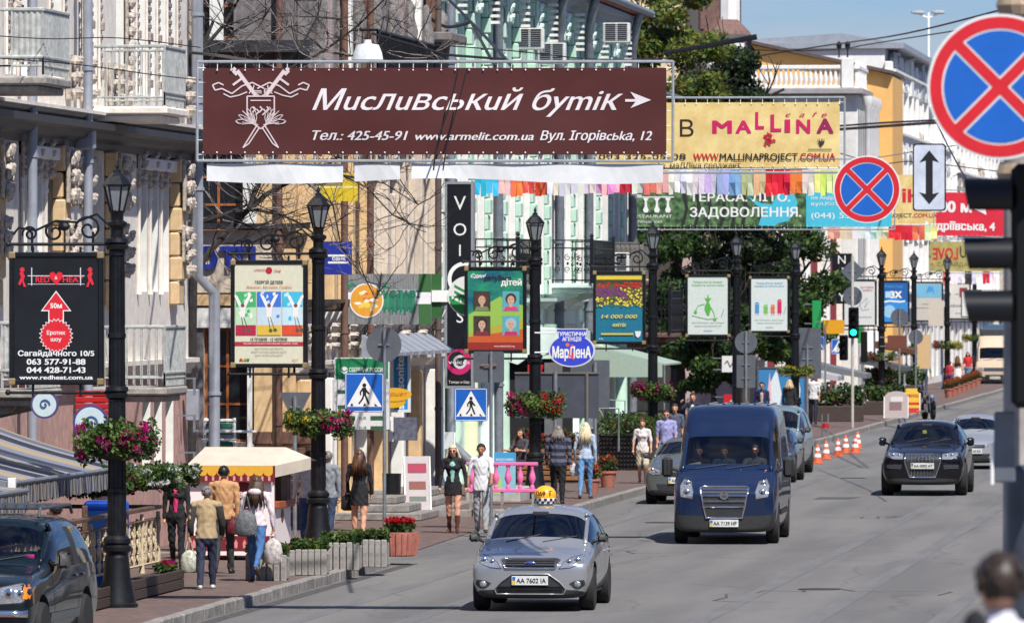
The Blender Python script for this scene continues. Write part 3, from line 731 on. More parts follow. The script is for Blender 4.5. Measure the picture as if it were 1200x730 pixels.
its+=[('T',(10,110,85),"РУСТАВІ",w*.13,0.03,.15,dict(bold=.03)),('C',(240,240,235),-w*.24,-.03,.36),('C',(235,165,55),-w*.24,-.03,.33)]
for i in range(26):
 a=rnd.random()*6.28;r_=rnd.random()*.24;x=-w*.24+r_*math.cos(a);z=-.05+r_*math.sin(a)
 its.append(('P',rnd.choice([(250,240,200),(245,215,90),(225,120,50),(250,250,235)]),[(x+rnd.uniform(.03,.1)*math.cos(b_*1.05),z+rnd.uniform(.02,.06)*math.sin(b_*1.05))for b_ in range(6)]))
for i in range(9):x=rnd.choice([-w*.45,-w*.38,-w*.02])+rnd.uniform(-.05,.05);its.append(('L',TEAL,[(x,.2+rnd.uniform(-.05,.1)),(x+rnd.uniform(-.09,.09),.36+rnd.uniform(-.1,.02))],.03))
pt(t,its,"print")
t,w,h=wsign("bank_sign","green and white bank rate board with a crossing sign in front of it","shop sign",392,419,456,503,150,pmat(238,240,238),th=.14,arm=.35)
pt(t,[('R',(20,130,80),-w/2+.02,h/2-.42,w/2-.02,h/2-.02),('C',WH,-w*.32,h/2-.25,.07),('L',(20,130,80),[(-w*.38,h/2-.24),(-w*.32,h/2-.28),(-w*.26,h/2-.24)],.02),('T',WH,"СБЕРБАНК РОССИИ",w*.1,h/2-.28,.085,dict(width=w*.66,bold=.02))]+[('R',(60,95,65),-w*.44,z,-w*.28,z+.07)for z in(-.0,-.3)]+[('R',(60,95,65),a,z,b_,z+.08)for z in(-.52,-.64-.08)for a,b_ in((-w*.44,-w*.12),(w*.16,w*.44))]+[('T',(90,120,100),"EUR",w*.02,-.51,.06),('T',(90,120,100),"RUB",w*.02,-.7,.06)])
t,w,h=wsign("shop_sign","blue vertical luggage shop sign with white letters beside the bank board","shop sign",458,414,481,483,165,pmat(40,150,215),frame=pmat(235,240,245),arm=.3)
m=MB();m.text("samsonite",(.07,-.02,0),(0,0,1),(-1,0,0),.17,width=h*.88,bold=.03);m.build("lettering",pmat(*WH,k=.95),t)
t=thing("oval_sign","small yellow oval cafe sign with red script left of the blue luggage sign","shop sign",atY(462,464,160))
m=MB();m.prism([(x*1.4,z*.55)for x,z in circ(.26,28)],(0,0,.03),(1,0,0),(0,0,1),(0,.06,0));m.prism([(x*1.05,z*.5)for x,z in circ(.26,28)],(-.04,.01,-.12),(1,0,0),(0,0,1),(0,.05,0));m.build("panel",pmat(240,185,40),t)
pt(t,[('T',(200,60,30),"Фуршет",0,0,.09,dict(shear=.3,width=.55))])
m=MB();m.tube([(-.35,.03,0),(-.6,.03,0)],.02,6);m.build("bracket",STEEL,t)
t,w,h=wsign("shop_sign","small weathered violet grey sign box on a bracket below the blue luggage sign","shop sign",461,489,488,516,166,mat("worn_violet",C(110,112,130),.6,0,.3,9),th=.2,frame=None,arm=.2)
m=MB();m.box(-w/2-.1,-w/2,0,.2,-h/2-.02,h/2+.02);m.build("side",WHITE,t)
t=thing("display_frame","white slanting display frame with green stripes in front of the dark orange-barred window","display stand",atY(257,522,151.2))
m=MB();
for a in(-.32,.32):m.tube([(a,0,-.9),(a*.9,.12,.55)],.03,6)
m.tube([(-.32,.1,.5),(.32,.1,.5)],.03,6);m.tube([(-.36,0,.12),(.36,0,.12)],.02,6);m.tube([(-.8,0,.28),(.75,0,.28)],.025,6);m.build("frame",WHITE,t)
m=MB()
for z in(.0,.22,.36):m.box(-.26,.26,.05,.07,z,z+.08)
m.build("stripe",pmat(30,120,90),t);m=MB();m.box(-.28,.28,.071,.09,-.4,.45);m.build("board",pmat(180,185,185),t)
MINT=mat("mint_stucco",(.46,.66,.53),.8,0,.08,4,.25,dirt=.3)
MINTL=mat("pale_mint_trim",(.66,.80,.74),.75,0,.06,6,.2,dirt=.2)
LIME=mat("lime_stucco",(.62,.70,.42),.8,0,.08,5,.2,dirt=.25)
GUTT=mat("zinc_roof_sheet",(.25,.28,.32),.5,.3,.15,5,dirt=.3)
X3,Y3=-21.5,176.0;P3=lambda px:yx(px,X3,Y3);EY=P3(736)
b3=thing("mint_green_house","long mint green house with white window jambs and iron balconies behind the posters","building",(X3,Y3,0))
cols=[(i*3.55+1.1)for i in range(15)if i*3.55+2.6<EY]
w2=[(c,c+1.15,5.4,8.6)for c in cols];w3=[(c+k_,c+k_+.6,9.4,11.7)for c in cols for k_ in(-.25,.75)]
wg=[(c-.2,c+1.9,.5,3.2)for c in cols]
m=MB();wall(m,0,EY,4.4,13.0,w2+w3,.36);m.add([(0,0,0),(-9,0,0),(-9,0,13),(0,0,13)],[(0,1,2,3)]);m.add([(0,EY,0),(-9,EY,0),(-9,EY,13),(0,EY,13)],[(3,2,1,0)])
m.build("wall",[MINT,JAMB],b3)
m=MB();wall(m,0,EY,0,4.4,wg,.5);m.build("ground_floor_wall",[MINTL,LIME],b3)
for w in w2+w3:window(b3,w,-.33)
for w in wg:window(b3,w,-.45,mat("dark_shop_frame2",(.05,.06,.06),.4),(1,0),"shop_window")
m=MB();m.prism([(.6,13.0),(.65,13.22),(.5,13.22),(-4,15.2),(-9,13.2),(-9,13.0)],(0,-.3,0),(1,0,0),(0,0,1),(0,EY+.5,0));m.build("roof",mat("red_roof_sheet",(.32,.06,.035),.6,.1,.2,5),b3)
m=MB();m.tube([(.68,-.4,13.12),(.68,EY+.3,13.12)],.11,10);m.build("gutter",GUTT,b3,smooth='auto')
cornice(b3,0,EY,12.5,.42,.45,GUTT,"eaves_cornice");cornice(b3,0,EY,8.95,.3,.22,MINTL,"string_course");cornice(b3,0,EY,4.3,.35,.3,MINTL,"string_course")
for i,c in enumerate(cols):
 yb=c-1.05
 for st,(z0,z1)in enumerate(((4.7,8.8),(9.2,12.3))):
  z=z0;k=0
  while z<z1:
   block(b3,"quoin_block",(.24 if k%2 else .18,.55,.38),(.002,yb,z),MINT,.03);z+=.40;k+=1
 m=MB();m.bbox(-.02,.22,c-.28,c-.1,4.7,8.75,.02);m.bbox(-.02,.22,c+1.25,c+1.45,4.7,8.75,.02);m.build("window_surround",JAMB,b3)
 m=MB();m.bbox(0,.3,c-.35,c+1.5,8.62,8.8,.02);m.build("lintel",MINTL,b3)
 m=MB();m.lathe([(.26,0),(.26,.3),(.2,.4),(.18,3.5),(.27,3.6),(.3,3.9)],12,(.12,yb+.25,0));m.build("column",[LIME,MINTL,MINT][i%3],b3,smooth='auto')
 if i%2:ornament(b3,(.25,yb+.28,11.6),.45,.8,.2,MINTL,i)
 else:
  m=MB()
  for k in range(7):m.box(.2,.45,yb+.1,yb+.35,12.4-k*.0-.16*k,12.47-.16*k)
  m.build("dentil_strip",JAMB,b3)
balcony(b3,P3(545),P3(545)+5,4.95,1.3,BLACKM,'iron',1.1,CONC)
balcony(b3,P3(637),P3(637)+6,5.0,1.3,BLACKM,'iron',1.15,MINTL)
balcony(b3,P3(700),P3(700)+5,5.1,1.3,mat("weathered_plank",(.20,.18,.16),.8,0,.3,9),'planks',1.1,BRWN)
balcony(b3,P3(726),P3(726)+4,3.55,1.5,BLACKM,'iron',1.25,BRWN)
for i,px in enumerate((568,641,676,728)):
 y=P3(px);pipe(b3,[(.6,y-.6,13.0),(.5,y-.6,12.6),(.34,y-.2,11.9),(.34,y,11.6),(.34,y,.6)],.13,GUTT)
pipe(b3,[(.3,P3(513),12),(.3,P3(513),1.2),(.9,P3(513),.6),(1.0,P3(513),.3)],.13,GUTT)
m=MB();m.bbox(0,2.0,P3(697),P3(697)+.15+6,10.45,10.53,.01);m.tube([(1.9,P3(697)+.2,10.45),(.05,P3(697)+.2,9.6)],.03,6);m.tube([(1.9,P3(697)+6,10.45),(1.9,P3(697)+6,8.4)],.03,6);m.build("sheet_canopy",GUTT,b3)
for i,(px,py,lab)in enumerate(((620,45,"air conditioner highest on the left of the mint facade, left of the zinc downpipe"),(646,62,"air conditioner just right of the zinc downpipe on the mint facade"),(722,38,"air conditioner sitting on the sheet canopy at the far end of the mint house"),(721,307,"low air conditioner between the iron and the plank balconies"),(494,55,"boxy air conditioner at the near end of the mint house, under the drooping cables"))):
 a=atX(px,py,X3+.45+(.8 if px>700 else 0));ac_unit((a.x,a.y,a.z-.3),0,lab,"air conditioners on the mint house")
t=thing("door_canopy","wavy mint green canopy over the dark shop entrance behind the blue oval travel sign","canopy",(X3,196,3.0))
pl=[(0,0),(0,.9),(1.9,.75),(1.9,.45),(1.6,.5),(1.3,.38),(1.0,.15),(.6,.1),(.3,-.1)]
m=MB();m.prism(pl,(0,0,0),(1,0,0),(0,0,1),(0,2.8,0));m.build("hood",MINTL,t)
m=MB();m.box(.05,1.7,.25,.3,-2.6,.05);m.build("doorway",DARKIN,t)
m=MB();m.box(1.0,1.45,-.05,.2,-2.4,-.05);m.build("door_post",mat("grey_door_post",(.15,.15,.16),.5),t)
m=MB();m.box(.55,.95,.1,.2,-.55,-.1);m.build("red_panel",pmat(190,30,40),t)
t=thing("shop_awning","pale glass and metal awning over the mint shop window behind the grey sign backs","awning",(X3,P3(690)+Y3,2.7))
m=MB();m.prism([(0,.55),(2.1,0),(2.1,-.35),(0,-.35)],(0,0,0),(1,0,0),(0,0,1),(0,.06,0));m.prism([(0,.6),(2.2,.03),(2.2,-.02),(0,.55)],(0,.07,0),(1,0,0),(0,0,1),(0,5,0));m.build("canopy",pmat(170,190,175),t)
m=MB();m.tube([(2.15,.1,0),(2.15,.1,-2.6)],.03,6);m.build("pole",STEEL,t)
t=thing("entrance_steps","three worn stone steps at the entrance left of the blonde woman in black","steps",(-20.6,160,0))
for i in range(3):
 m=MB();m.bbox(-1.4,1.5-i*.32,-2+i*.5,8,.013+i*.16,.173+i*.16-.004,.02);m.build("step",KERBM,t)
t=thing("stone_ledge","long pale stone ledge in front of the pink balustrade","ledge",gr(583,594,.02))
m=MB();m.bbox(-.72,.5,0,3.5,0,.42,.03);m.build("block",mat("pale_stone",(.45,.43,.40),.8,0,.15,5,.3),t)
t,w,h=wsign("vertical_sign","tall black vertical club sign reading VOICES with pink roundel near its foot","shop sign",521,213,555,455,178,mat("black_sign_face",(.012,.013,.018),.3),th=.3,frame=pmat(150,155,160),arm=.9)
its=[]
for s_,py,hh in(("V",246,.34),("O",276,.30),("I",300,.28),("S",378,.30)):
 its.append(('T',WH,s_,0.02,atY(540,py,178).z-t.location.z,hh,dict(bold=-.0)))
for r0 in range(12):pass
cz=atY(540,330,178).z-t.location.z
A=arc(.40,75,225,14,(.13,cz+.06));B_=arc(.31,225,75,14,(.13,cz+.06));its.append(('P',WH,A+B_))
pz=atY(540,424,178).z-t.location.z
its+=[('C',(205,30,110),.0,pz,.3),('C',BK,-.05,pz+.04,.2),('C',(215,215,220),.02,pz,.16),('C',BK,.02,pz,.1),('T',WH,"voices",0,pz-.05,.1,dict(width=.5)),('T',WH,"Танцы и бар",0,-h/2+.12,.06)]
pt(t,its)
t=thing("bank_roundel_sign","round green and white bank arrow sign on a white band beside the black vertical sign","shop sign",atY(548,347,171))
m=MB();m.prism(circ(.45,40),(0,0,0),(1,0,0),(0,0,1),(0,.12,0));m.build("disc",pmat(240,242,240),t)
pt(t,[('P',(25,150,70),arc(.42,180,360,20)),]+[('P',(25,140,80),[(-.3,.26-.13*i),(0,.1-.13*i),(.3,.26-.13*i),(.3,.2-.13*i),(0,.04-.13*i),(-.3,.2-.13*i)])for i in range(2)]+[('P',WH,[(-.36,.0),(0,-.16),(.36,.0),(.36,-.06),(0,-.22),(-.36,-.06)])],"emblem")
m=MB();m.box(-1.35,-.4,.02,.08,-.13,.13);m.build("band",WHITE,t)
m=MB();m.box(-1.2,-.6,.09,.12,-.5,.5);m.build("green_end_panel",pmat(50,105,50),t)
PALE=mat("pale_yellow_stucco",(.72,.56,.32),.85,0,.08,3,.2,dirt=.2)
WST=mat("white_stucco",(.78,.77,.74),.85,0,.06,4,.2,dirt=.2)
ORG=mat("orange_stucco",(.78,.44,.14),.85,0,.05,2,.1,dirt=.12)
GREYR=mat("grey_metal_roof",(.36,.39,.43),.5,.3,.1,2)
b4=thing("yellow_corner_house","tall pale yellow house with white corner bay and brown roof behind the trees","building",(-26,300,0))
w_=[(-8+i*2.4,-7+i*2.4,z,z+1.9)for i in range(3)for z in(2,5.4,8.8,12.2,14.9)]
mm=MB();wall(mm,-14,0,0,18.4,w_,.25);mm.v=[(v[1],-v[0],v[2])for v in mm.v];mm.build("wall",[PALE,WST],b4)
for w in w_:window(b4,w,.2,face='y')
bx=atY(848,345,299).x+26
m=MB();m.lathe([(.68,0),(.68,14.2),(.8,14.3),(.8,14.7),(.95,14.85)],8,(bx,.2,0),0,ang=R(22.5));m.build("corner_bay",WST,b4)
m=MB();m.lathe([(1.05,14.85),(.98,14.98),(.55,15.4),(.5,15.45)],8,(bx,.2,0),0,ang=R(22.5));m.bbox(bx-1.1,bx-.25,.1,3,15.0,16.4,.1);m.build("roof",mat("brown_tile_roof",(.20,.11,.09),.7,0,.2,6),b4)
m=MB();m.lathe([(.42,15.3),(.42,16.9),(.5,17.0)],8,(bx+.1,.4,0));m.build("drum",WST,b4)
for z in(13.4,12.4,11.4,10.2,8.8):
 m=MB();m.lathe([(.69,z),(.78,z+.06),(.78,z+.3),(.69,z+.36)],8,(bx,.2,0),ang=R(22.5));m.build("band",WST,b4)
pipe(b4,[(bx+.98,-.6,14.8),(bx+.98,-.6,13.6),(bx+.6,-.7,13.0),(bx+.6,-.7,8)],.09,BLACKM)
m=MB();m.box(-14,2,.3,30,18.4,18.7);m.box(-.01,0,.3,30,0,18.4);m.build("side_wall",PALE,b4)
m=MB();m.bbox(-14,0,-.3,0,15.5,15.9,.05);m.build("cornice",WST,b4)
X5,Y5=-20.5,345.0;z5=lambda py:atY(900,py,Y5).z;x5=lambda px:atY(px,345,Y5).x-X5
b5=thing("orange_hall","orange hall with sloping dark roof edge and white balustraded portico","building",(X5,Y5,0))
m=MB();g_=[(x5(862),0),(x5(1046),0),(x5(1046),z5(89)),(x5(1000),z5(78)),(x5(862),z5(49))]
m.prism(g_,(0,0,0),(1,0,0),(0,0,1),(0,8,0));m.build("wall",ORG,b5)
m=MB();m.prism([(x5(858),z5(47)),(x5(1047),z5(88)),(x5(1047),z5(84)),(x5(858),z5(43))],(0,-.4,0),(1,0,0),(0,0,1),(0,8.8,0));m.build("roof_edge",mat("dark_roof_edge",(.10,.07,.06),.6),b5)
m=MB();m.box(x5(862),x5(1000),8.1,24,0,z5(64));m.box(x5(870),x5(1000),9,24,z5(64),z5(50));m.build("rear_roof",GREYR,b5)
Yp=-7.0;xp=lambda px:atY(px,345,Y5+Yp).x-X5;zp=lambda py:atY(900,py,Y5+Yp).z
m=MB();m.bbox(xp(862),xp(1005),Yp,-.05,0,zp(111),.05);m.build("portico_wall",mat("white_plaster_portico",(.72,.71,.67),.8,0,.08,3,dirt=.2),b5)
m=MB();m.bbox(xp(860),xp(1012),Yp-.5,-.06,zp(111)+.004,zp(104),.03);m.build("portico_cornice",mat("grey_cornice",(.34,.32,.32),.8,0,.1,3),b5)
for i in range(5):
 px=990+i*9;m=MB();m.lathe([(.22,0),(.22,.4),(.17,.5),(.14,zp(128)),(.24,zp(124)),(.26,zp(113))],10,(xp(1003)+.5,Yp+.3+i*1.5,0));m.build("column",WST,b5,smooth='auto')
bal=MB();bal.lathe([(.09,0),(.09,.08),(.05,.14),(.11,.38),(.06,.62),(.05,.74),(.1,.8),(.1,.85)],8);balm=bal.mesh("baluster",WST,'auto')
zb=zp(104);n=14
m=MB();m.bbox(xp(866),xp(988),Yp,Yp+.25,zb+.85,zb+1.02,.02);m.bbox(xp(866),xp(988),Yp,Yp+.25,zb,zb+.1,.02);m.build("balustrade_rail",WST,b5)
for i in range(22):obj("baluster",balm,b5,(xp(868)+i*.22,Yp+.12,zb+.05))
m=MB();m.bbox(xp(986),xp(1000),Yp-.1,Yp+.4,zb,zb+1.35,.03);m.build("balustrade_pier",WST,b5)
m=MB();m.bbox(xp(1000),xp(1000)+.25,Yp+.4,0,zb+.85,zb+1.02,.02);m.bbox(xp(1000),xp(1000)+.25,Yp+.4,0,zb,zb+.1,.02);m.build("balustrade_rail",WST,b5)
for i in range(12):
 if i%2:obj("baluster",balm,b5,(xp(1000)+.12,Yp+.6+i*.5,zb+.05))
 else:block(b5,"balustrade_post",(.2,.22,1.2),(xp(1000)+.03,Yp+.5+i*.5,zb),WST,.02)
for px in(983,993):
 m=MB();m.lathe([(.05,0),(.03,.1),(.03,.3),(.1,.4),(.13,.6),(.02,.72)],8,(xp(px),Yp+.1,zb+1.36));m.build("roof_lantern",BLACKM,b5)
X6,Y6=-21.2,353.0
def row_house(name,label,y0,y1,ztop,wallm,trim,nbay,floors,seed,X=X6):
 g=random.Random(seed);b=thing(name,label,"building",(X,y0,0));Ly=y1-y0
 bw=Ly/nbay;ww=bw*.5;wins=[]
 for f_,(z0,z1)in enumerate(floors):
  for i in range(nbay):wins.append((i*bw+bw*.25,i*bw+bw*.25+ww,z0,z1))
 m=MB();wall(m,0,Ly,0,ztop,wins,.4);m.add([(0,0,0),(-9,0,0),(-9,0,ztop),(0,0,ztop)],[(0,1,2,3)]);m.build("wall",[wallm,trim],b)
 for w in wins:window(b,w,-.35,mull=(1,1))
 for z0,z1 in floors[1:]+[(ztop-.6,0)]:cornice(b,-.3,Ly,z0-.75,.55,.4,trim,"cornice",dent=.6)
 for i in range(nbay+1):
  m=MB();m.bbox(0,.38,i*bw-.25,i*bw+.25,4.2,ztop-.6,.04);m.build("pilaster",trim,b)
  if i<nbay:
   for z0,z1 in floors[1:]:
    ornament(b,(.05,i*bw+bw*.5,z1+.05),ww*1.2,.7,.4,ORN if g.random()<.3 else trim,g.randint(0,99))
    m=MB();m.bbox(0,.3,i*bw+bw*.15,i*bw+bw*.85,z0-.25,z0-.05,.02);m.build("sill",trim,b)
 m=MB();m.box(-9,.9,-.2,Ly,ztop,ztop+.25);m.prism([(.6,.25),(-2,.7),(-9,.25)],(0,0,ztop),(1,0,0),(0,0,1),(0,Ly,0));m.build("roof",GREYR,b)
 return b
FL=[(0.5,3.2),(5.2,7.6),(9.0,11.4),(12.6,14.6)]
row_house("white_terrace_house","ornate white house with grey rooftop right of the orange hall",Y6,405,16.0,WST,WST,12,FL,1)
row_house("cream_terrace_house","richly decorated cream house further up the street behind the arrow plate",405.5,455,14.6,CREAM,WST,11,[(0.5,3.2),(4.9,7.2),(8.4,10.6),(11.6,13.4)],2,-20.9)
row_house("sand_terrace_house","low sand coloured house at the far end of the visible street",455.5,560,12.5,CREAM,ORN,18,[(0.5,3.2),(4.9,7.0),(8.2,10.2)],3,-20.6)
for i,(px,py,w,h,lab)in enumerate(((1033,78,1.3,1.3,"grey boxy dormer nearest the orange hall roof"),(1050,84,1.5,1.4,"pale wide dormer in the middle of the roofline"),(1067,92,1.2,1.6,"stepped white dormer right of the pale wide one"),(1083,92,1.3,1.5,"white rooftop block beside the tall twin lamp mast"))):
 t=thing("roof_dormer",lab,"dormer",atY(px,py+10,356+i*10));m=MB();m.bbox(-w/2,w/2,0,2,-.8,h*.7,.03);m.build("box",[WST,GREYR][i%2==0],t)
 m=MB();m.bbox(-w/2-.12,w/2+.12,-.15,2.2,h*.7,h*.82,.03);m.build("cap",GREYR,t)
 m=MB();m.box(-.3,.3,-.01,0,-.3,.5);m.build("pane",GLASSB,t)
b7=thing("shaded_shop_house","low house with dark red and white columns behind the black vertical NJOY sign","building",(-22.5,292,0))
m=MB();wall(m,0,50,0,9.5,[(2+4*i,4+4*i,z,z+2.3)for i in range(12)for z in(.5,4.6)],.4);m.add([(0,0,0),(-3,0,0),(-3,0,9.5),(0,0,9.5)],[(0,1,2,3)]);m.build("wall",[mat("rose_stucco",(.50,.36,.33),.85,0,.1,4,dirt=.3),WST],b7)
for i in range(12):
 for z in(.5,4.6):window(b7,(2+4*i,4+4*i,z,z+2.3),-.35)
 block(b7,"pilaster",(.4,.6,9),(.0,.6+4*i,.1),[WST,mat("oxblood_paint",(.22,.03,.04),.6),CREAM][i%3],.04)
m=MB();m.box(-3,.6,-.2,50,9.5,9.8);m.build("roof",SLATE,b7)
def plain_row(name,label,y0,y1,X,h,wm,seed):
 b=thing(name,label,"building",(X,y1,.15),math.pi);Ly=y1-y0;nb=int(Ly/3.6);bw=Ly/nb;wins=[(i*bw+1.1,i*bw+2.5,z,z+2.0)for i in range(nb)for z in((.8,4.6,8.2)if h>11 else(.8,4.6))]
 m=MB();wall(m,0,Ly,0,h,wins,.3);m.add([(0,0,0),(-9,0,0),(-9,0,h),(0,0,h)],[(0,1,2,3)]);m.add([(0,Ly,0),(-9,Ly,0),(-9,Ly,h),(0,Ly,h)],[(3,2,1,0)]);m.build("wall",[wm,WST],b)
 for w in wins:window(b,w,-.28)
 cornice(b,0,Ly,h-.5,.5,.5,WST);m=MB();m.box(-9,.6,0,Ly,h,h+.25);m.build("roof",GREYR,b)
plain_row("cream_house","cream house across the street opposite the cafe terrace",60,118,14,12.5,CREAM,1);plain_row("rose_house","rose coloured house across the street opposite the corner house",118.5,170,14,11.5,MATS["pink_stucco"],2)
plain_row("ochre_house","ochre house across the street opposite the mint house",182,250,14,13,YEL,3);plain_row("pale_house","long pale house across the street opposite the orange hall",262,380,14,12.5,BEIG,4)
BARK=mat("bark",(.07,.055,.045),.9,0,.3,9,.6,stretch=(1,1,.2));BARKD=mat("dark_bark",(.035,.03,.028),.9,0,.3,9,.6)
def grow(mb,p,d,L_,r,depth,g,out,spread=.6,up=.15,kink=.25,kids=(2,3),shrink=.72):
 pts=[p];rr=[r];n=4;dd=d.normalized()
 for i in range(n):
  dd=(dd+Vector((g.uniform(-1,1),g.uniform(-1,1),g.uniform(-1,1)))*kink*.5+Vector((0,0,up*.3))).normalized()
  pts.append(pts[-1]+dd*L_/n);rr.append(r*(1-.32*(i+1)/n))
 mb.tube(pts,rr,7 if r>.05 else 4,cap=r>.05);out.append(pts[-1])
 if depth>0:
  for k in range(g.randint(*kids)):
   q=pts[g.randint(2,n)];nd=(dd+Vector((g.uniform(-1,1),g.uniform(-1,1),g.uniform(-.6,1)))*spread).normalized()
   grow(mb,q,nd,L_*shrink*g.uniform(.8,1.15),rr[-1]*.78,depth-1,g,out,spread,up,kink,kids,shrink)
def leafy_tree(name,label,base,h,r,seed,n,mats,wts,trunk_r=.22,crown0=.3,kinds=None,group=None,cl=26,leaf=.16,th=.5):
 g=random.Random(seed);t=thing(name,label,"tree",base,0,group);mb=MB();out=[]
 mb.tube([(0,0,-.1),(.05,0,h*.2),(-.1,.1,h*.42),(.1,0,h*.7)],[trunk_r*1.25,trunk_r,trunk_r*.75,trunk_r*.3],9)
 for k in range(7):
  a=k*2.4+g.random();z=h*(crown0+.08+.5*k/7);grow(mb,Vector((0,0,z)),Vector((math.cos(a),math.sin(a),.7)),r*.75,trunk_r*.4,2,g,out,.7)
 mb.build("trunk",BARK,t,smooth='auto')
 cls=[]
 for k in range(cl):
  u=g.random();z=h*(crown0+(1-crown0)*u);prof_=math.sin(math.pi*min(.97,.12+u*.88))**.6;a=g.random()*6.28;q=r*prof_*g.random()**.5
  s_=r*g.uniform(.22,.42);cls.append((q*math.cos(a),q*math.sin(a),z,s_,s_,s_*.62))
 me=leaves_mesh("crown",cls,n,leaf,mats,wts,seed);obj("crown",me,t);return t
CONI=[leafmat("needle_dark",(.018,.035,.018)),leafmat("needle_mid",(.035,.06,.025)),leafmat("needle_light",(.06,.09,.03))]
OLIVE=[leafmat("olive_leaf",(.09,.14,.035)),leafmat("yellow_leaf",(.25,.26,.05)),leafmat("russet_leaf",(.20,.13,.03)),leafmat("fresh_leaf",(.15,.22,.05))]
tb=lambda px,Y:Vector((atY(px,345,Y).x,Y,.15))
leafy_tree("broadleaf_tree","tall olive tree with yellowing top above the brown and yellow banners",tb(792,270),16.8,2.3,3,27000,OLIVE,(.2,.3,.06,.44),.2,.42,cl=90,leaf=.19)
leafy_tree("conifer_tree","dark feathery evergreen reaching over the yellow cafe banner",tb(872,275),13.0,2.2,8,28000,CONI,(.5,.3,.2),.18,.42,cl=70,leaf=.17)
leafy_tree("broadleaf_tree","dark dense tree behind the fourth lamp, its boughs over the brown balcony",tb(795,268),8.8,2.3,5,19000,LEAF,(.55,.35,.10),.2,.28,cl=40,leaf=.2)
leafy_tree("broadleaf_tree","dark green tree behind the gap between the two white plant posters",tb(868,280),8.2,2.3,6,16000,LEAF,(.55,.35,.10),.18,.25,cl=38,leaf=.2)
leafy_tree("broadleaf_tree","green tree right of the second white poster, left of the NJOY sign",tb(925,288),8.0,2.2,11,13000,LEAF,(.5,.35,.15),.18,.3,cl=34,leaf=.2)
leafy_tree("broadleaf_tree","low bushy tree above the blue van roof",tb(835,265),5,1.6,12,14000,LEAF,(.5,.35,.15),.1,.25,cl=26,leaf=.17)
k0_=leafy_tree("hillside_tree","spreading tree on the slope behind the photographer, nearest the road",(-14,-66,5),13,5,31,9000,LEAF,(.5,.35,.15),.3,.3,cl=40,leaf=.5,group="trees on the slope behind the photographer")
for i in range(15):clone(k0_,(-80+i*11+rnd.uniform(-3,3),-72-(i%3)*16,6+(i%3)*4),i*1.3,"spreading tree on the wooded slope behind the photographer")
g=random.Random(21)
base=Vector((atY(222,345,148).x,148,.15));t=thing("bare_tree","bare leafless tree with dark branches and pale twigs before the corner house","tree",base)
mb=MB();V_=lambda px,py,Y=148:atY(px,py,Y)-base
K=[V_(222,640),V_(223,480),V_(226,318)]
mb.tube([K[0],K[1],K[2]],[.13,.11,.09],9)
paths=[([(224,322),(250,290),(275,262),(292,245),(300,222),(309,205),(316,191)],.075),([(292,245),(312,228),(330,218),(352,208),(372,203)],.06),([(228,262),(262,252),(290,240)],.05),([(275,248),(300,246),(330,252),(352,262),(368,274)],.035),([(222,300),(224,240),(228,150),(236,60),(250,25)],.07),([(236,60),(262,30),(275,8),(290,-20)],.045),([(224,130),(250,66),(300,70),(330,85)],.03),([(316,191),(318,150),(330,100),(350,60),(372,20),(380,-15)],.035),([(372,203),(400,205),(430,220),(460,252),(480,262)],.022),([(372,203),(395,185),(420,120),(440,60),(450,20)],.03),([(350,60),(344,30),(345,0)],.015),([(330,85),(380,60),(420,30),(455,-5)],.03),([(380,60),(410,66),(450,60),(490,48)],.022),([(250,66),(270,40),(310,20),(330,-10)],.025),([(262,252),(300,268),(330,300),(345,330)],.02),([(352,208),(390,240),(400,290),(430,330),(440,350)],.02),([(400,205),(450,215),(490,240)],.018)]
tips=[]
for pth,r in paths:
 P_=[V_(a,b,148+(k%3)*.25)for k,(a,b)in enumerate(pth)];mb.tube(P_,[r*(1-.55*i/(len(P_)-1))for i in range(len(P_))],6);tips+=P_[1:]
mb.build("trunk",BARKD,t,smooth='auto')
tw=MB();twp=MB();o_=[]
for i,p in enumerate(tips):
 for k in range(4):
  grow(tw if g.random()<.55 else twp,p,Vector((g.uniform(-1,1),g.uniform(-.6,.6),g.uniform(-.5,1))),g.uniform(.4,1.0),.012,2,g,o_,.8,.05,.5,(2,3),.8)
tw.build("twigs",BARKD,t,kind='stuff');twp.build("pale_twigs",mat("pale_bark",(.30,.25,.23),.8,0,.2,9),t,kind='stuff')
def cloth(name,w,h,mt,parent,sag=.03,amp=.03,nx=36,nz=8,seed=0,scal=0):
 g=random.Random(seed);m=MB();V=[];ph=[g.random()*6 for _ in range(4)]
 for j in range(nz+1):
  for i in range(nx+1):
   u,v=i/nx,j/nz
   y=amp*(math.sin(u*9+v*2.5+ph[0])*.5+math.sin(u*23-v*5+ph[1])*.3+math.sin(v*7+u*4+ph[2])*.3)
   x=(u-.5)*w;z=(v-.5)*h-sag*(1-(2*u-1)**2)*(1-v)
   V.append((x,y,z))
 m.add(V,[(j*(nx+1)+i,j*(nx+1)+i+1,(j+1)*(nx+1)+i+1,(j+1)*(nx+1)+i)for j in range(nz)for i in range(nx)])
 o=m.build(name,mt,parent,smooth=True)
 f=lambda x,z:amp*(math.sin((x/w+.5)*9+(z/h+.5)*2.5+ph[0])*.5+math.sin((x/w+.5)*23-(z/h+.5)*5+ph[1])*.3+math.sin((z/h+.5)*7+(x/w+.5)*4+ph[2])*.3)
 return o,f
def drape(m,f,off=-.006):
 """lay print on the rippled cloth"""
 m.v=[(x,y+f(x,z)+off,z)for x,y,z in m.v];return m
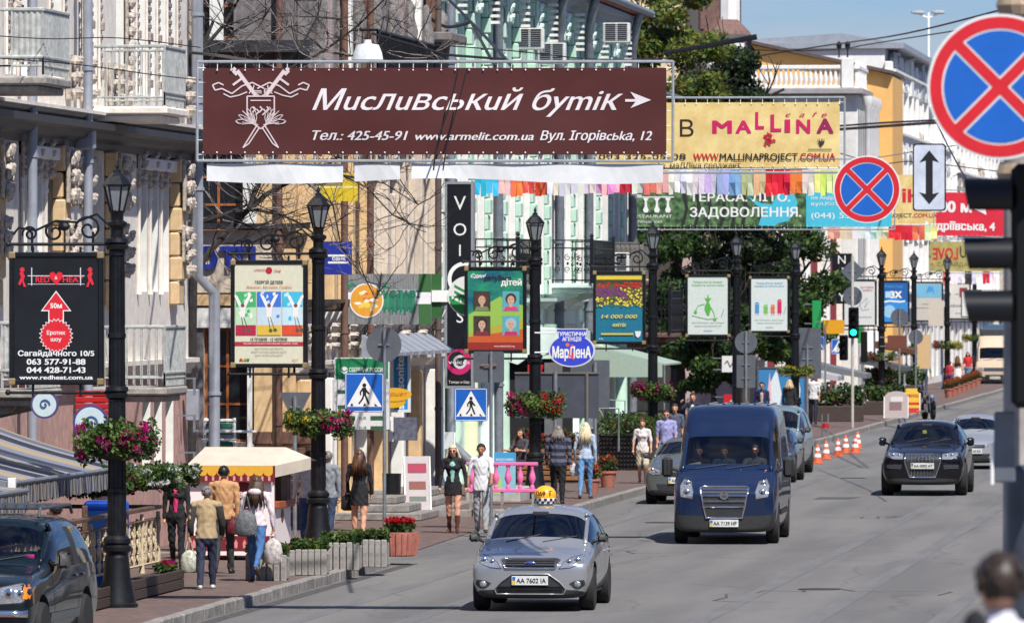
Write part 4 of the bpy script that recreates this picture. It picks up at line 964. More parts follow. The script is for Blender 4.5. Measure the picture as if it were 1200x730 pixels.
def banner(name,label,px0,py0,px1,py1,Y,mt,tilt=0,frame=True,seed=0,amp=.012):
 a=atY(px0,py1,Y);b=atY(px1,py0,Y);w,h=b.x-a.x,b.z-a.z
 t=thing(name,label,"banner",((a.x+b.x)/2,Y,(a.z+b.z)/2));t.rotation_euler=(0,tilt,0)
 o,f=cloth("cloth",w,h,mt,t,0.0,amp,seed=seed)
 if frame:
  m=MB();e_=.09
  for z in(h/2+e_,-h/2-e_):m.tube([(-w/2-e_,.03,z),(w/2+e_,.03,z)],.022,6)
  for x in(-w/2-e_,w/2+e_):m.tube([(x,.03,-h/2-e_),(x,.03,h/2+e_)],.022,6)
  m.build("frame",mat("pale_tube_frame",(.45,.47,.48),.45,.4),t)
  m=MB();n=int(w/.2)
  for i in range(n+1):
   x=-w/2+w*i/n
   for s_ in(1,-1):m.tube([(x,.02,s_*(h/2-.03)),(x,.03,s_*(h/2+e_))],.006,4);m.ball((x,-.005,s_*(h/2-.03)),.014,6,3)
  for i in range(int(h/.2)+1):
   z=-h/2+h*i/int(h/.2)
   for s_ in(1,-1):m.tube([(s_*(w/2-.03),.02,z),(s_*(w/2+e_),.03,z)],.006,4)
  m.build("lacing",WHITE,t,kind="stuff")
 return t,w,h,f
def lay(t,f,items,name="lettering"):
 m=MB();cols=[]
 for n_,(fn,c)in enumerate(items):
  if c not in cols:cols.append(c)
  k=len(m.v);f0=len(m.f);fn(m,cols.index(c));
  for i in range(k,len(m.v)):x,y,z=m.v[i];m.v[i]=(x,y+f(x,z)-.007-.0008*n_,z)
 return m.build(name,[pmat(*c,k=.92)for c in cols],t)
def line(m,pts,wd,c):
 for(ax,az),(bx,bz)in zip(pts,pts[1:]):
  d=math.hypot(bx-ax,bz-az)or 1;nx_,nz_=-(bz-az)/d*wd/2,(bx-ax)/d*wd/2
  m.flat([(ax+nx_,az+nz_),(ax-nx_,az-nz_),(bx-nx_,bz-nz_),(bx+nx_,bz+nz_)],(0,0,0),(1,0,0),(0,0,1),c)
BROWNC=mat("brown_banner_vinyl",C(88,38,33,.85),.5,0,.08,1.5)
t,w,h,f=banner("street_banner","long dark brown hunting boutique banner with white script and crest",238,79,781,182,110,BROWNC,R(.15),seed=2,amp=.022)
k_=w/543.0;bx=lambda px:(px-509.5)*k_;bz=lambda py:(130.5-py)*k_
W2=(236,228,228)
T=lambda s_,px,py,hpx,wpx,**kw:(lambda m,c:m.text(s_,(bx(px),0,bz(py)),h=hpx*k_,m=c,width=wpx*k_,align=-1,**kw))
its=[(T("Мucлuвcькuй бymiк",367,129,25,363,shear=.36,nib=(.012,.004)),W2),(T("Тел.: 425-45-91",367,164,11,112,shear=.28,nib=(.022,.008)),W2),(T("www.armelit.com.ua",488,164,9.5,138,shear=.28,nib=(.022,.008)),W2),(T("Вул. Ігорівcьkа, 12",634,164,11,130,shear=.28,nib=(.022,.008)),W2)]
its.append((lambda m,c:(m.flat([(bx(733),bz(119.5)),(bx(733),bz(116.5)),(bx(745),bz(116.5)),(bx(739),bz(108)),(bx(763),bz(117.5)),(bx(739),bz(127)),(bx(745),bz(119.5))],(0,0,0),(1,0,0),(0,0,1),c)),W2))
for px in(372,385):pass
def crest(m,c):
 ln=lambda pts,wd=1.3:line(m,[(bx(a),bz(b))for a,b in pts],wd*k_,c)
 ln([(290,113),(290,132),(293,142),(306,151),(318,142),(322,132),(322,113),(290,113)],1.6);ln([(294,118),(318,118)])
 for sg in(-1,1):
  X_=lambda v:306+sg*v
  ln([(X_(6),112),(X_(28),83)],4.5);ln([(X_(-4),104),(X_(10),97),(X_(22),101),(X_(34),110),(X_(46),104),(X_(54),106),(X_(57),100),(X_(50),97),(X_(44),100)],1.6)
  ln([(X_(16),108),(X_(26),112),(X_(36),114),(X_(44),110)],1.4)
  for k in range(6):
   a=R(8-17*k);ca,sa=math.cos(a),math.sin(a);Lp=27-k*1.2;ox,oy=X_(3+k*.5),146
   pet=[(ox+sg*(u*Lp*ca-v*sa*3.4),oy+(-u*Lp*sa*-1-v*ca*3.4)*1)for u,v in((.12,0),(.4,.8),(.7,1),(.9,.6),(1,0),(.9,-.6),(.7,-1),(.4,-.8),(.12,0))]
   pet=[(x_,146-(146-y_)*-1)if False else(x_,y_)for x_,y_ in pet];ln([(x_,292-y_ if y_>146 else y_)for x_,y_ in pet],.9);ln([(ox,oy),(ox+sg*Lp*.7*ca,oy-abs(Lp*.7*sa))],.7)
  ln([(X_(22),92),(X_(33),100)],2.6);ln([(X_(30),80),(X_(33),83),(X_(28),88)],4)
  ln([(X_(4),146),(X_(21),173),(X_(14),168),(X_(2),150)],1.5);ln([(X_(8),100),(X_(10),110),(X_(2),112)],1.2)
 for k in range(5):a=[297+4*k,125+3*(k%2)];ln([(a[0],a[1]),(a[0]+3,a[1]+3),(a[0]-1,a[1]+7)],1.6)
 m.text("Arm Elit",(bx(306),0,bz(110)),h=6*k_,m=c,bold=.02)
its.append((crest,(225,205,205)))
lay(t,f,its)
m=MB();w2_=w*.985;nx=40;V=[]
for i in range(nx+1):
 u=i/nx;x=-w2_/2+w2_*u;z0=-h/2-.13;V+=[(x,.05+.01*math.sin(u*30),z0),(x,.03+.02*math.sin(u*22),z0-.25-.04*math.sin(u*9))]
gaps={11,25}
fl_=MB();fl_.add(V,[(2*i,2*i+1,2*i+3,2*i+2)for i in range(nx)if i not in(12,17)]);fl_.build("white_flap",mat("white_cloth",(.66,.67,.67),.7,0,.06,3),t)
YEB=mat("yellow_textured_vinyl",C(225,205,140),.55,0,.2,2.5,c2=C(205,175,110))
t,w,h,f=banner("street_banner","yellow textured cafe banner with raspberry pink letters",700,120,984,197,143.5,YEB,0,seed=5)
k_=w/284.0;bx=lambda px:(px-842)*k_;bz=lambda py:(158.5-py)*k_
T=lambda s_,px,py,hpx,wpx,**kw:(lambda m,c:m.text(s_,(bx(px),0,bz(py)),h=hpx*k_,m=c,width=wpx*k_,align=-1,**kw))
RS=(200,15,95)
its=[(T("В",797,160,20,16,bold=.0),(45,30,30))]
for s_,px,py,hh,ww_ in(("M",836,156,15,21),("A",863,156,15,17),("L",886,151,20,9),("L",904,154,20,11),("I",921,155,15,4),("N",934,156,16,15),("A",958,156,17,18)):its.append((T(s_,px,py,hh,ww_,bold=.035),RS if px<950 else(150,15,80)))
for s_,px in(("c",921),("a",937),("f",952),("e",963)):its.append((T(s_,px,137,5.5,6,shear=.4,bold=.01),RS))
its+=[(T("093 325-05-08",702,187,7.5,102,bold=.005),(50,45,40)),(T("WWW.",813,188,8.5,31,bold=.02),(200,30,40)),(T("MALLINAPROJECT",844,188,8.5,91,bold=.012),(40,35,35)),(T(".COM.UA",936,188,8.5,43,bold=.02),(190,40,45)),(T("кафе, маЛЛіна проджект",760,197,7,108),(70,60,50))]
def rasp(m,c):
 for k in range(26):a=rnd.random()*6.28;r_=rnd.random();line(m,[(bx(900+7*r_*math.cos(a)),bz(163+8*r_*math.sin(a))),(bx(901+7*r_*math.cos(a)+2),bz(166+8*r_*math.sin(a)))],2*k_,c)
def tree_(m,c):
 for k in range(26):a=rnd.uniform(-.3,3.4);r_=rnd.random();line(m,[(bx(962),bz(172)),(bx(962+6*r_*math.cos(a)),bz(166-6*r_*math.sin(a)))],.5*k_,c)
 line(m,[(bx(947),bz(175.5)),(bx(975),bz(175.5))],1*k_,c)
its+=[(rasp,(205,25,60)),(tree_,(60,50,45))]
lay(t,f,its)
def pennants(label,px0,px1,py0,py1,Y,colours,n,seed,teeth=False):
 g=random.Random(seed);a=atY(px0,py1,Y);b=atY(px1,py0,Y);w,h=b.x-a.x,b.z-a.z
 t=thing("pennant_string",label,"bunting",((a.x+b.x)/2,Y,b.z))
 m=MB();m.tube([(-w/2-1,0,.05),(0,0,0),(w/2+1,0,.05)],.01,4);m.build("cord",WHITE,t)
 fw=w/n;ms={}
 for i in range(n):
  c=colours[int(i*len(colours)/n)];cc=tuple(int(min(250,max(0,v+g.uniform(-18,18))))//6*6 for v in c);x=-w/2+i*fw;hh=h*g.uniform(.9,1.06)
  y0,y1=g.uniform(-.05,.05),g.uniform(-.08,.08);m=MB()
  m.add([(x,0,0),(x+fw*1.0,0,0),(x+fw*.99,y0,-hh*.5),(x+fw*g.uniform(.9,1.04),y1,-hh),(x+fw*g.uniform(-.04,.08),y1*.5,-hh*g.uniform(.96,1.04)),(x,y0*.6,-hh*.5)],[(0,1,2,5),(5,2,3,4)])
  key=cc;m.build("paper_flag",pmat(*cc,rough=.8,k=.9),t)
 return t
PC=[(40,170,220),(60,180,225),(235,200,190),(240,130,60),(225,80,60),(220,90,50),(238,232,226),(238,234,226),(235,232,225),(236,220,226),(235,170,200),(230,150,190),(215,20,50),(240,240,240),(235,120,110),(240,170,160),(225,225,230),(240,240,240),(220,205,235),(195,185,230),(165,180,225),(130,170,220),(190,205,150),(225,200,150),(215,20,45),(215,15,45),(235,120,50),(225,225,215),(225,230,130),(215,225,150)]
pennants("long string of rainbow paper flags just under the brown and yellow banners",556,983,199,229,180,PC,60,3)
PC2=[(50,170,215),(90,180,215),(240,170,130),(225,110,90),(236,232,226),(240,235,235),(240,240,238),(235,205,215),(205,20,50),(240,238,235),(236,160,150),(240,200,190),(230,225,240),(215,225,240),(225,225,205),(215,20,45),(205,25,60),(225,120,80),(230,230,160)]
pennants("lower string of paper flags beneath the green restaurant banner",815,1098,264,281,300,PC2,40,5)
pennants("farthest string of paper flags under the olive banner on the right",1077,1168,318,333,400,[(60,180,220),(235,150,80),(230,100,60),(238,235,228),(238,235,230),(60,60,70),(238,235,230),(190,20,50),(240,235,235)],22,6)
GRB=mat("foliage_print_vinyl",C(95,130,80),.55,0,.3,4.5,c2=C(38,62,38),thr=(.42,.58))
t,w,h,f=banner("street_banner","green foliage restaurant banner with white capitals and turquoise bird",718,224,1045,266,240,GRB,0,frame=True,seed=9,amp=.003)
k_=w/327.0;bx=lambda px:(px-881.5)*k_;bz=lambda py:(245-py)*k_
T=lambda s_,px,py,hpx,wpx,**kw:(lambda m,c:m.text(s_,(bx(px),0,bz(py)),h=hpx*k_,m=c,width=wpx*k_,align=-1,**kw))
CY=(70,190,215)
def panel(m,c):m.flat([(bx(945),bz(266)),(bx(1045),bz(266)),(bx(1045),bz(224)),(bx(945),bz(224))],(0,0,0),(1,0,0),(0,0,1),c)
def bird(m,c):m.flat([(bx(a),bz(b))for a,b in((889,264),(893,252),(900,249),(886,240),(876,230),(892,238),(905,240),(911,228),(915,214),(921,216),(925,222),(931,228),(935,238),(932,250),(924,259),(912,262),(908,265))],(0,0,0),(1,0,0),(0,0,1),c)
def trunks(m,c):
 for a in(800,815,828,845,858,870,890):line(m,[(bx(a),bz(265)),(bx(a+5),bz(245)),(bx(a+2),bz(226))],4*k_,c)
def brush(m,c):
 line(m,[(bx(738),bz(231)),(bx(790),bz(231))],1.2*k_,c);line(m,[(bx(736),bz(229)),(bx(752),bz(229))],1.5*k_,c)
 for a in(743,757,770,783):m.flat([(bx(a-3.5),bz(232)),(bx(a+3.5),bz(232)),(bx(a+1),bz(236)),(bx(a+1.5),bz(242)),(bx(a+3.4),bz(246)),(bx(a+2),bz(249)),(bx(a-2),bz(249)),(bx(a-3.4),bz(246)),(bx(a-1.5),bz(242)),(bx(a-1),bz(236))][::-1],(0,0,0),(1,0,0),(0,0,1),c)
lay(t,f,[(trunks,(40,42,36)),(panel,CY),(bird,CY),(brush,WH),(T("RESTAURANT",740,255,3.5,48),WH),(T("Ресторан Тераса",748,261,3,28),WH),(T("ТЕРАСА. ЛІТО.",809,236,10,117,bold=.02),WH),(T("ЗАДОВОЛЕННЯ.",809,254,11,130,bold=.02),WH),(T("на Андріївському",951,234,4.5,60),WH),(T("вул.Козача",951,241,4.5,45),WH),(T("(044) 537-03-14",951,256,7,88),WH)])
t,w,h,f=banner("street_banner","pale yellow cafe banner half hidden behind the double arrow plate",1040,205,1100,263,318,YEB,0,frame=False,seed=11)
k_=w/60.0;bx=lambda px:(px-1070)*k_;bz=lambda py:(234-py)*k_
lay(t,f,[(T("іНА",1058,237,15,40,bold=.04),(210,25,60)),(T("ROJECT.",1042,255,5,28,bold=.02),(60,50,45)),(T("COM.UA",1071,255,5,27,bold=.02),(190,50,50))])
t,w,h,f=banner("street_banner","red banner with white distance lettering right of the arrow plate",1097,226,1200,277,310,mat("red_vinyl",C(212,40,60),.5,0,.06,2),R(1),frame=True,seed=12)
k_=w/103.0;bx=lambda px:(px-1148.5)*k_;bz=lambda py:(251.5-py)*k_
lay(t,f,[(T("200 м",1092,249,13,46,bold=.04),WH),(T("Андріївська, 4",1082,270,9.5,84,bold=.035),WH),((lambda m,c:m.flat([(bx(1140),bz(244)),(bx(1156),bz(252)),(bx(1154),bz(240))],(0,0,0),(1,0,0),(0,0,1),c)),WH)])
t,w,h,f=banner("street_banner","olive hand lettered banner with mirrored red letters, lowest on the right",1077,283,1200,318,385,mat("olive_vinyl",C(175,165,100),.6,0,.2,2),0,frame=True,seed=13)
k_=w/123.0;bx=lambda px:(px-1138.5)*k_;bz=lambda py:(300.5-py)*k_
lay(t,f,[(T("R",1083,302,15,8),(40,35,30)),((lambda m,c:m.text("LOVE",(bx(1108),0,bz(304)),(-1,0,0),(0,0,1),h=14*k_,m=c,width=29*k_,bold=.03)),(200,35,40)),(T("UTION",1125,302,15,40),(40,35,30)),(T("вул. САГАЙДАЧНОГО, 27",1082,312,4.5,90),(90,85,50))])
def wire(label,pts,r=.012,Ys=None,cat="cable",mt=None):
 P_=[atY(a,b,Y)for a,b,Y in pts];base=P_[0];t=thing("overhead_cable",label,cat,base);m=MB()
 dense=[]
 for i in range(len(P_)-1):
  for k in range(6):
   u=k/6;p0,p1,p2,p3=P_[max(i-1,0)],P_[i],P_[i+1],P_[min(i+2,len(P_)-1)]
   dense.append(.5*((2*p1)+(p2-p0)*u+(2*p0-5*p1+4*p2-p3)*u*u+(3*p1-p0-3*p2+p3)*u**3)-base)
 dense.append(P_[-1]-base);m.tube(dense,r,5);m.build("wire",mt or BLACK,t);return t
wire("cable sloping up across the sky towards the twin lamp mast",[(850,72,330),(960,55,300),(1060,40,260),(1200,5,200)],.03)
wire("cable with a knot crossing above the orange roof to the big round sign",[(860,58,330),(930,60,320),(985,58,310),(1020,52,300),(1110,38,260),(1200,24,200)],.025)
wire("thick pair of feeder cables behind the round signs",[(983,152,300),(1040,148,290),(1100,144,280),(1200,140,260)],.06)
wire("second feeder cable just under the thick pair",[(983,148,301),(1040,144,291),(1100,141,281),(1200,136,261)],.04)
wire("thin cable sagging under the balustrade towards the arrow plate",[(985,180,300),(1030,192,290),(1075,190,280),(1200,205,260)],.02)
wire("drooping black cable from the top edge to the mint house",[(478,-10,170),(500,18,172),(520,31,174),(535,31,175),(552,26,176)],.04)
wire("second drooping cable ending at the top of the brown banner",[(518,-8,160),(550,24,150),(575,50,135),(600,78,115)],.03)
wire("third cable running down behind the banner top from the mint house",[(552,26,176),(562,45,165),(580,78,150)],.035)
wire("thin cable stretched over the mint house facade behind the banner top",[(470,50,165),(600,60,170),(700,70,180),(790,68,190)],.015)
wire("dark pair of ropes running down in front of the brown banner",[(537,80,109.6),(528,120,109.6),(513,165,109.6),(508,200,109.6)],.012)
wire("second rope running down in front of the brown banner",[(547,80,109.6),(540,110,109.6),(525,165,109.6),(519,200,109.6)],.010)
wire("thin wires crossing the cream facade and downpipes",[(-10,42,118),(60,46,120),(140,45,122),(235,56,124)],.009)
wire("second thin wire crossing the cream facade lower down",[(-10,68,118),(90,76,120),(180,88,122),(235,94,124)],.009)
wire("dark branch like cable behind the banner top left",[(222,62,140),(260,66,138),(300,73,130)],.03)
wire("diagonal stay wire falling past the arrow plate",[(1098,145,200),(1118,185,190),(1140,222,180),(1160,240,170)],.02)
t=thing("street_boom","dark slanting boom sticking out of the trees above the yellow banner","lamp arm",atY(778,63,240));m=MB();m.tube([(0,0,0),(2.9,.3,.52)],[.06,.09],6);m.build("arm",BLACKM,t);
t=thing("street_light_mast","tall thin twin headed street light against the sky","street light",Vector((atY(1088,345,420).x,420,0)))
zt=atY(1088,15,420).z;m=MB();m.tube([(0,0,0),(0,0,zt)],[.14,.07],8);m.tube([(-.65,0,zt-.05),(0,0,zt-.3),(.65,0,zt-.05)],.05,6);m.build("pole",WHITE,t)
for s_ in(-1,1):m=MB();m.ball((s_*.55,0,zt),(.42,.2,.12),10,5);m.build("lamp_head",mat("grey_lamp_head",(.4,.42,.43),.4),t)
t=thing("hanging_street_lamp","white trapezoid street lamp hood poking above the brown banner","street light",atY(431,62,118))
m=MB();m.lathe([(.24,-.11),(.22,.0),(.17,.12),(.06,.14),(.05,.2)],12,flat=(1,.7));m.build("hood",mat("white_lamp_hood",(.75,.78,.80),.35),t,smooth='auto')
m=MB();m.lathe([(.23,-.16),(.245,-.11)],12,flat=(1,.7));m.build("lens",GREYP,t);m=MB();m.tube([(.02,0,.18),(.05,.1,.3),(1.2,.3,-.03),(2.1,.4,-.1)],.02,6);m.build("arm",BLACKM,t)
def make_lamp(label,loc):
 t=thing("street_lamp",label,"street lamp",loc,0,"cast iron lamp posts along the pavement")
 m=MB();m.lathe([(.31,0),(.31,.05),(.28,.07),(.27,.12),(.20,.45),(.175,.72)],16,ang=.2);m.build("base",BLACKM,t,smooth='auto')
 m=MB();m.lathe([(.175,.72),(.16,.78),(.21,.82),(.215,.88),(.18,.91),(.205,.94),(.2,.99),(.15,1.04)],20);m.build("base_ring",BLACKM,t,smooth='auto')
 m=MB();prf=[(.135,1.04)]
 for z,r in((1.7,.128),(3.1,.118),(3.95,.112),(5.15,.10)):prf+=[(r,z-.04),(r+.022,z-.03),(r+.022,z+.03),(r-.004,z+.04)]
 prf+=[(.095,5.5),(.10,5.55)]
 m.lathe(prf,18)
 for i in range(10):a=i*.628;m.tube([(.128*math.cos(a),.128*math.sin(a),1.1),(.098*math.cos(a),.098*math.sin(a),5.4)],.012,4)
 m.build("post",BLACKM,t,smooth='auto')
 for z in(3.12,5.28):
  m=MB();m.lathe([(.12,-.1),(.165,-.07),(.175,-.02),(.145,0),(.175,.03),(.165,.08),(.11,.11)],18,(0,0,z));m.build("collar",BLACKM,t,smooth='auto')
 m=MB();m.lathe([(.10,5.5),(.15,5.56),(.15,5.6),(.09,5.63),(.10,5.72),(.13,5.76)],14);m.build("lantern_cup",BLACKM,t,smooth='auto')
 l=MB()
 for i in range(6):
  a=i*math.pi/3;c,s_=math.cos(a),math.sin(a);l.tube([(.10*c,.10*s_,5.76),(.19*c,.19*s_,6.12)],.014,4)
 l.lathe([(.21,6.12),(.215,6.15),(.12,6.27),(.06,6.32),(.055,6.36),(.02,6.38),(.035,6.42),(.005,6.5)],6);l=l.build("lantern",BLACKM,t)
 m=MB();m.lathe([(.092,5.77),(.178,6.115)],6);m.build("glass",FROST,l)
 for z in(5.28,3.12):
  m=MB();m.tube([(-.12,0,z),(-1.58,0,z)],.024,8);m.ball((-1.61,0,z),.042,8,5);m.build("arm",BLACKM,t,smooth='auto')
 m=MB();z=5.30
 volute(m,(-.42,0,z+.20),.20,1.5,3.1,-1,.02,'xz',26);volute(m,(-.92,0,z+.16),.17,1.5,0.3,1,.02,'xz',26);volute(m,(-1.28,0,z+.13),.12,1.5,3.4,-1,.018,'xz',20)
 m.tube([(-.15,0,z+.28),(-.3,0,z+.42),(-.6,0,z+.3),(-.9,0,z+.32),(-1.2,0,z+.18),(-1.45,0,z+.22),(-1.53,0,z+.12)],.018,6)
 for x in(-.35,-1.25):m.tube([(x,0,z-.12),(x,0,z+.16)],.02,6)
 m.ball((-.78,0,z+.24),(.09,.05,.07),8,4);m.build("scrollwork",BLACKM,t)
 return t
LP=[(137,711),(373,642),(627,584),(765,547),(863,517),(932,501),(1033,476),(1071,465.5),(1110,456),(1142,447)]
LL=["street lamp nearest on the left, beside the dark green off-road car","street lamp among the concrete planters left of the crossing sign","street lamp behind the grey sign boards, over the striped top woman","street lamp carrying the tulip field poster","street lamp between the two white plant posters","street lamp with lime green basket right of the second white plant poster","street lamp left of the blue poster, beside the far traffic light","street lamp above the green shirted man with backpack","street lamp above the row of red pots","farthest street lamp, left of the cream minibus"]
lamps=[]
L0=gr(*LP[0],.15);lamps.append(make_lamp(LL[0],L0))
for(px,py),lab in zip(LP[1:],LL[1:]):lamps.append(clone(lamps[0],gr(px,py,.15),0,lab))
LS=[sc(gr(px,py,.15))for px,py in LP]
GOLD=mat("brass_corner",(.45,.33,.16),.45,.5)
def poster(i,label,bgm,w=1.39,h=1.93,dx=-.885,z=4.25,cat="poster"):
 b=lamps[i].location;t=thing("poster_case",label,cat,(b.x+dx,b.y-.06,b.z+z-.15+.1),0,"advertising cases hung on the lamp posts")
 f=MB();e_=.075
 f.bbox(-w/2,w/2,-.02,.12,h/2-e_,h/2,.015);f.bbox(-w/2,w/2,-.02,.12,-h/2,-h/2+e_,.015)
 f.bbox(-w/2,-w/2+e_,-.019,.119,-h/2+e_,h/2-e_,.012);f.bbox(w/2-e_,w/2,-.019,.119,-h/2+e_,h/2-e_,.012)
 f.build("frame",BLACKM,t)
 for sx in(-1,1):
  for sz in(-1,1):m=MB();m.bbox(min(sx*w/2,sx*(w/2-.09))-.004,max(sx*w/2,sx*(w/2-.09))+.004,-.03,.125,min(sz*h/2,sz*(h/2-.09))-.004,max(sz*h/2,sz*(h/2-.09))+.004,.012);m.build("corner_cap",GOLD,t)
 m=MB();m.box(-w/2+e_,w/2-e_,.003,.1,-h/2+e_,h/2-e_);m.build("panel",bgm,t)
 m=MB()
 for x in(-.35,.35):m.tube([(x,.05,h/2),(x,.05,h/2+.08)],.02,6);m.tube([(x,.05,-h/2),(x,.05,-h/2-.18)],.02,6)
 m.build("hanger",BLACKM,t)
 return t
t=poster(0,"black club advert with red arrow and white phone numbers",mat("black_poster_vinyl",(.013,.014,.017),.35,0,.2,2))
its=[('L',(220,220,222),[(-.42,.62),(.42,.62)],.012),('L',(220,220,222),[(-.42,.5),(.42,.5)],.008),('T',(225,40,60),"RED",-.2,.525,.085,dict(bold=.03)),('T',(225,40,60),"HEAT",.25,.525,.085,dict(bold=.03,width=.3)),('P',(225,30,50),[(.0,.48),(-.1,.6),(-.09,.66),(-.04,.68),(0,.64),(.04,.68),(.09,.66),(.1,.6)]),('T',WH,"&",0,.57,.05)]
for s_ in(-1,1):its+=[('L',(220,220,222),[(s_*.36,.48),(s_*.36,.74)],.014),('P',(225,40,60),[(s_*x,z)for x,z in((.5,.7),(.46,.62),(.48,.55),(.44,.46),(.48,.46),(.5,.54),(.53,.48),(.56,.5),(.52,.6),(.54,.66))]),('C',(225,40,60),s_*.5,.71,.035)]
rim=[(-.0,.38),(-.2,.12),(-.1,.12),(-.1,-.12),(.1,-.12),(.1,.12),(.2,.12)]
its+=[('P',WH,[(0,.405),(-.225,.105),(-.115,.105),(-.115,-.14),(.115,-.14),(.115,.105),(.225,.105)]),('P',(222,30,45),rim),('T',WH,"50м",0,.15,.075,dict(bold=.03))]
star=[((.24 if k%2 else .205)*math.cos(k*math.pi/24),(.24 if k%2 else .205)*math.sin(k*math.pi/24)-.25)for k in range(48)]
its+=[('P',WH,[(x*1.06,(z+.25)*1.06-.25)for x,z in star]),('P',(222,30,45),star),('T',WH,"Еротик",0,-.235,.06,dict(bold=.02)),('T',WH,"шоу",0,-.33,.06,dict(bold=.02)),('T',WH,"Сагайдачного 10/5",0,-.545,.078,dict(bold=.03,width=1.12)),('T',WH,"063 577-91-88",0,-.67,.085,dict(bold=.03,width=.86)),('T',WH,"044 428-71-43",0,-.79,.085,dict(bold=.03,width=.86)),('T',WH,"www.redheat.com.ua",0,-.885,.06,dict(bold=.03,width=1.08))]
pt(t,its)
CRM=pmat(232,230,205)
t=poster(1,"cream exhibition poster with three painted panels and red stripe",CRM)
its=[('C',(185,30,50),.0,.78,.06),('T',(185,60,70),"UNION",-.16,.76,.05),('T',(185,60,70),"live",.15,.74,.07,dict(shear=.4)),('T',(60,50,55),"ГЕОРГІЙ ДЕЛІЄВ",0,.54,.055,dict(bold=.02,width=.5)),('T',(200,110,50),"Живопис, Малюнок, Графіка",0,.455,.05,dict(shear=.2,width=.82))]
for i,(x0,x1,c1_,c2_,c3_)in enumerate(((-.6,-.235,(70,180,110),(190,225,190),(190,30,70)),(-.215,.22,(60,120,215),(200,220,235),(225,190,70)),(.24,.61,(70,190,225),(200,230,240),(225,80,45)))):
 its+=[('R',c2_,x0,-.38,x1,.40),('R',c1_,x0,.12,x1,.40),('R',c3_,x0,-.38,x1,-.2)]
 for k in range(14):
  a,b_=rnd.uniform(x0+.03,x1-.06),rnd.uniform(-.15,.38);its.append(('P',rnd.choice([c1_,c2_,(240,245,240)]),[(a,b_),(a+.05,b_+.02),(a+.04,b_+.07),(a-.01,b_+.05)]))
 cx_=(x0+x1)/2+(-.06 if i==0 else .06 if i==2 else 0)
 its+=[('P',(240,240,235),[(cx_-.05,.1),(cx_-.17,.36),(cx_-.1,.33),(cx_+.0,.14),(cx_+.1,.33),(cx_+.17,.36),(cx_+.05,.1),(cx_+.04,-.08),(cx_-.04,-.08)]),('C',(120,80,70),cx_,.15,.035),('L',(70,60,60),[(cx_-.02,-.05),(cx_+.02,-.28)],.012),('L',(70,60,60),[(cx_+.02,-.05),(cx_+.09,-.26)],.012),('C',(90,90,70),cx_+.03,-.3,.035),('C',(90,90,70),cx_+.11,-.29,.035)]
its+=[('T',(60,50,55),"14 ТРАВНЯ - 12 ЧЕРВНЯ",0,-.475,.05,dict(bold=.02,width=.66)),('R',(190,35,60),-.62,-.56,.62,-.5),('T',WH,"Музей сучасного мистецтва України, Київ",.03,-.545,.03,dict(width=.98))]
for z,w_ in((-.63,.52),(-.69,.64),(-.75,.5)):its.append(('T',(130,125,115),"відкриття виставки щодня від десятої",0,z,.03,dict(width=w_)))
its+=[('R',c,-.53+.045*k,-.84,-.49+.045*k,-.8)for k,c in enumerate(((190,50,40),(230,180,40),(120,170,60),(60,130,60)))]+[('T',(220,150,60),"арт",.48,-.84,.05,dict(shear=.3))]
pt(t,its)
GRAD=mat("green_gradient_print",C(40,160,90),.45,0,.2,1.2,c2=C(15,60,110),stretch=(1,1,1.6))
t=poster(2,"green and blue charity poster with four portrait photographs",GRAD)
its=[('P',(150,190,80),[(-.6,-.1),(.1,.3),(.62,.1),(.62,-.5),(-.6,-.6)]),('P',(180,170,60),[(-.6,-.5),(.62,-.2),(.62,-.6),(-.6,-.75)]),('R',(150,40,30),-.62,-.88,.62,-.72),('P',(200,90,40),[(-.6,-.6),(.62,-.42),(.62,-.72),(-.6,-.72)]),('T',WH,"Єдині",-.38,.72,.09,dict(shear=.3,bold=.02)),('T',(30,30,40),"рятуймо",.05,.66,.11,dict(bold=.03)),('T',WH,"дітей",.36,.55,.14,dict(bold=.03))]
for x,z,top,hair in((-.3,.2,(120,130,90),(90,50,30)),(.35,.2,(215,60,120),(70,45,35)),(-.3,-.35,(130,40,50),(50,35,30)),(.35,-.35,(200,40,90),(150,190,210))):
 its+=[('R',(60,55,50)if x<0 else(90,170,180),x-.19,z-.22,x+.19,z+.22),('P',top,[(x-.17,z-.215),(x-.12,z-.12),(x+.12,z-.12),(x+.17,z-.215)]),('C',hair,x,z+.05,.125),('P',(205,165,140),[(x+.08*math.cos(a/3),z+.02+.1*math.sin(a/3))for a in range(19)]),('R',(205,165,140),x-.03,z-.13,x+.03,z-.06),('C',(60,40,35),x-.03,z+.04,.011),('C',(60,40,35),x+.03,z+.04,.011),('L',(150,80,75),[(x-.025,z-.03),(x+.025,z-.03)],.01)]
its.append(('T',WH,"www.tabletochki.org",.2,-.82,.04));pt(t,its)
t=poster(3,"tulip field poster with yellow number on turquoise ground",pmat(20,120,150))
its=[('R',(60,60,45),-.62,.62,.62,.89),('R',(225,195,60),-.6,.74,.6,.84),('R',(90,80,60),-.62,.1,.62,.62)]
for k in range(330):
 z=rnd.uniform(.02,.66);x=rnd.uniform(-.6,.6);c=(200,50,40)if z>.52 else((140,50,140)if z>.28 and x<.15-(z-.4)*1.2 else rnd.choice([(235,205,60),(240,220,90),(90,120,50)]));r_=rnd.uniform(.02,.04)
 its.append(('P',c,[(x-r_,z),(x,z-r_*.8),(x+r_,z),(x,z+r_*.8)]))
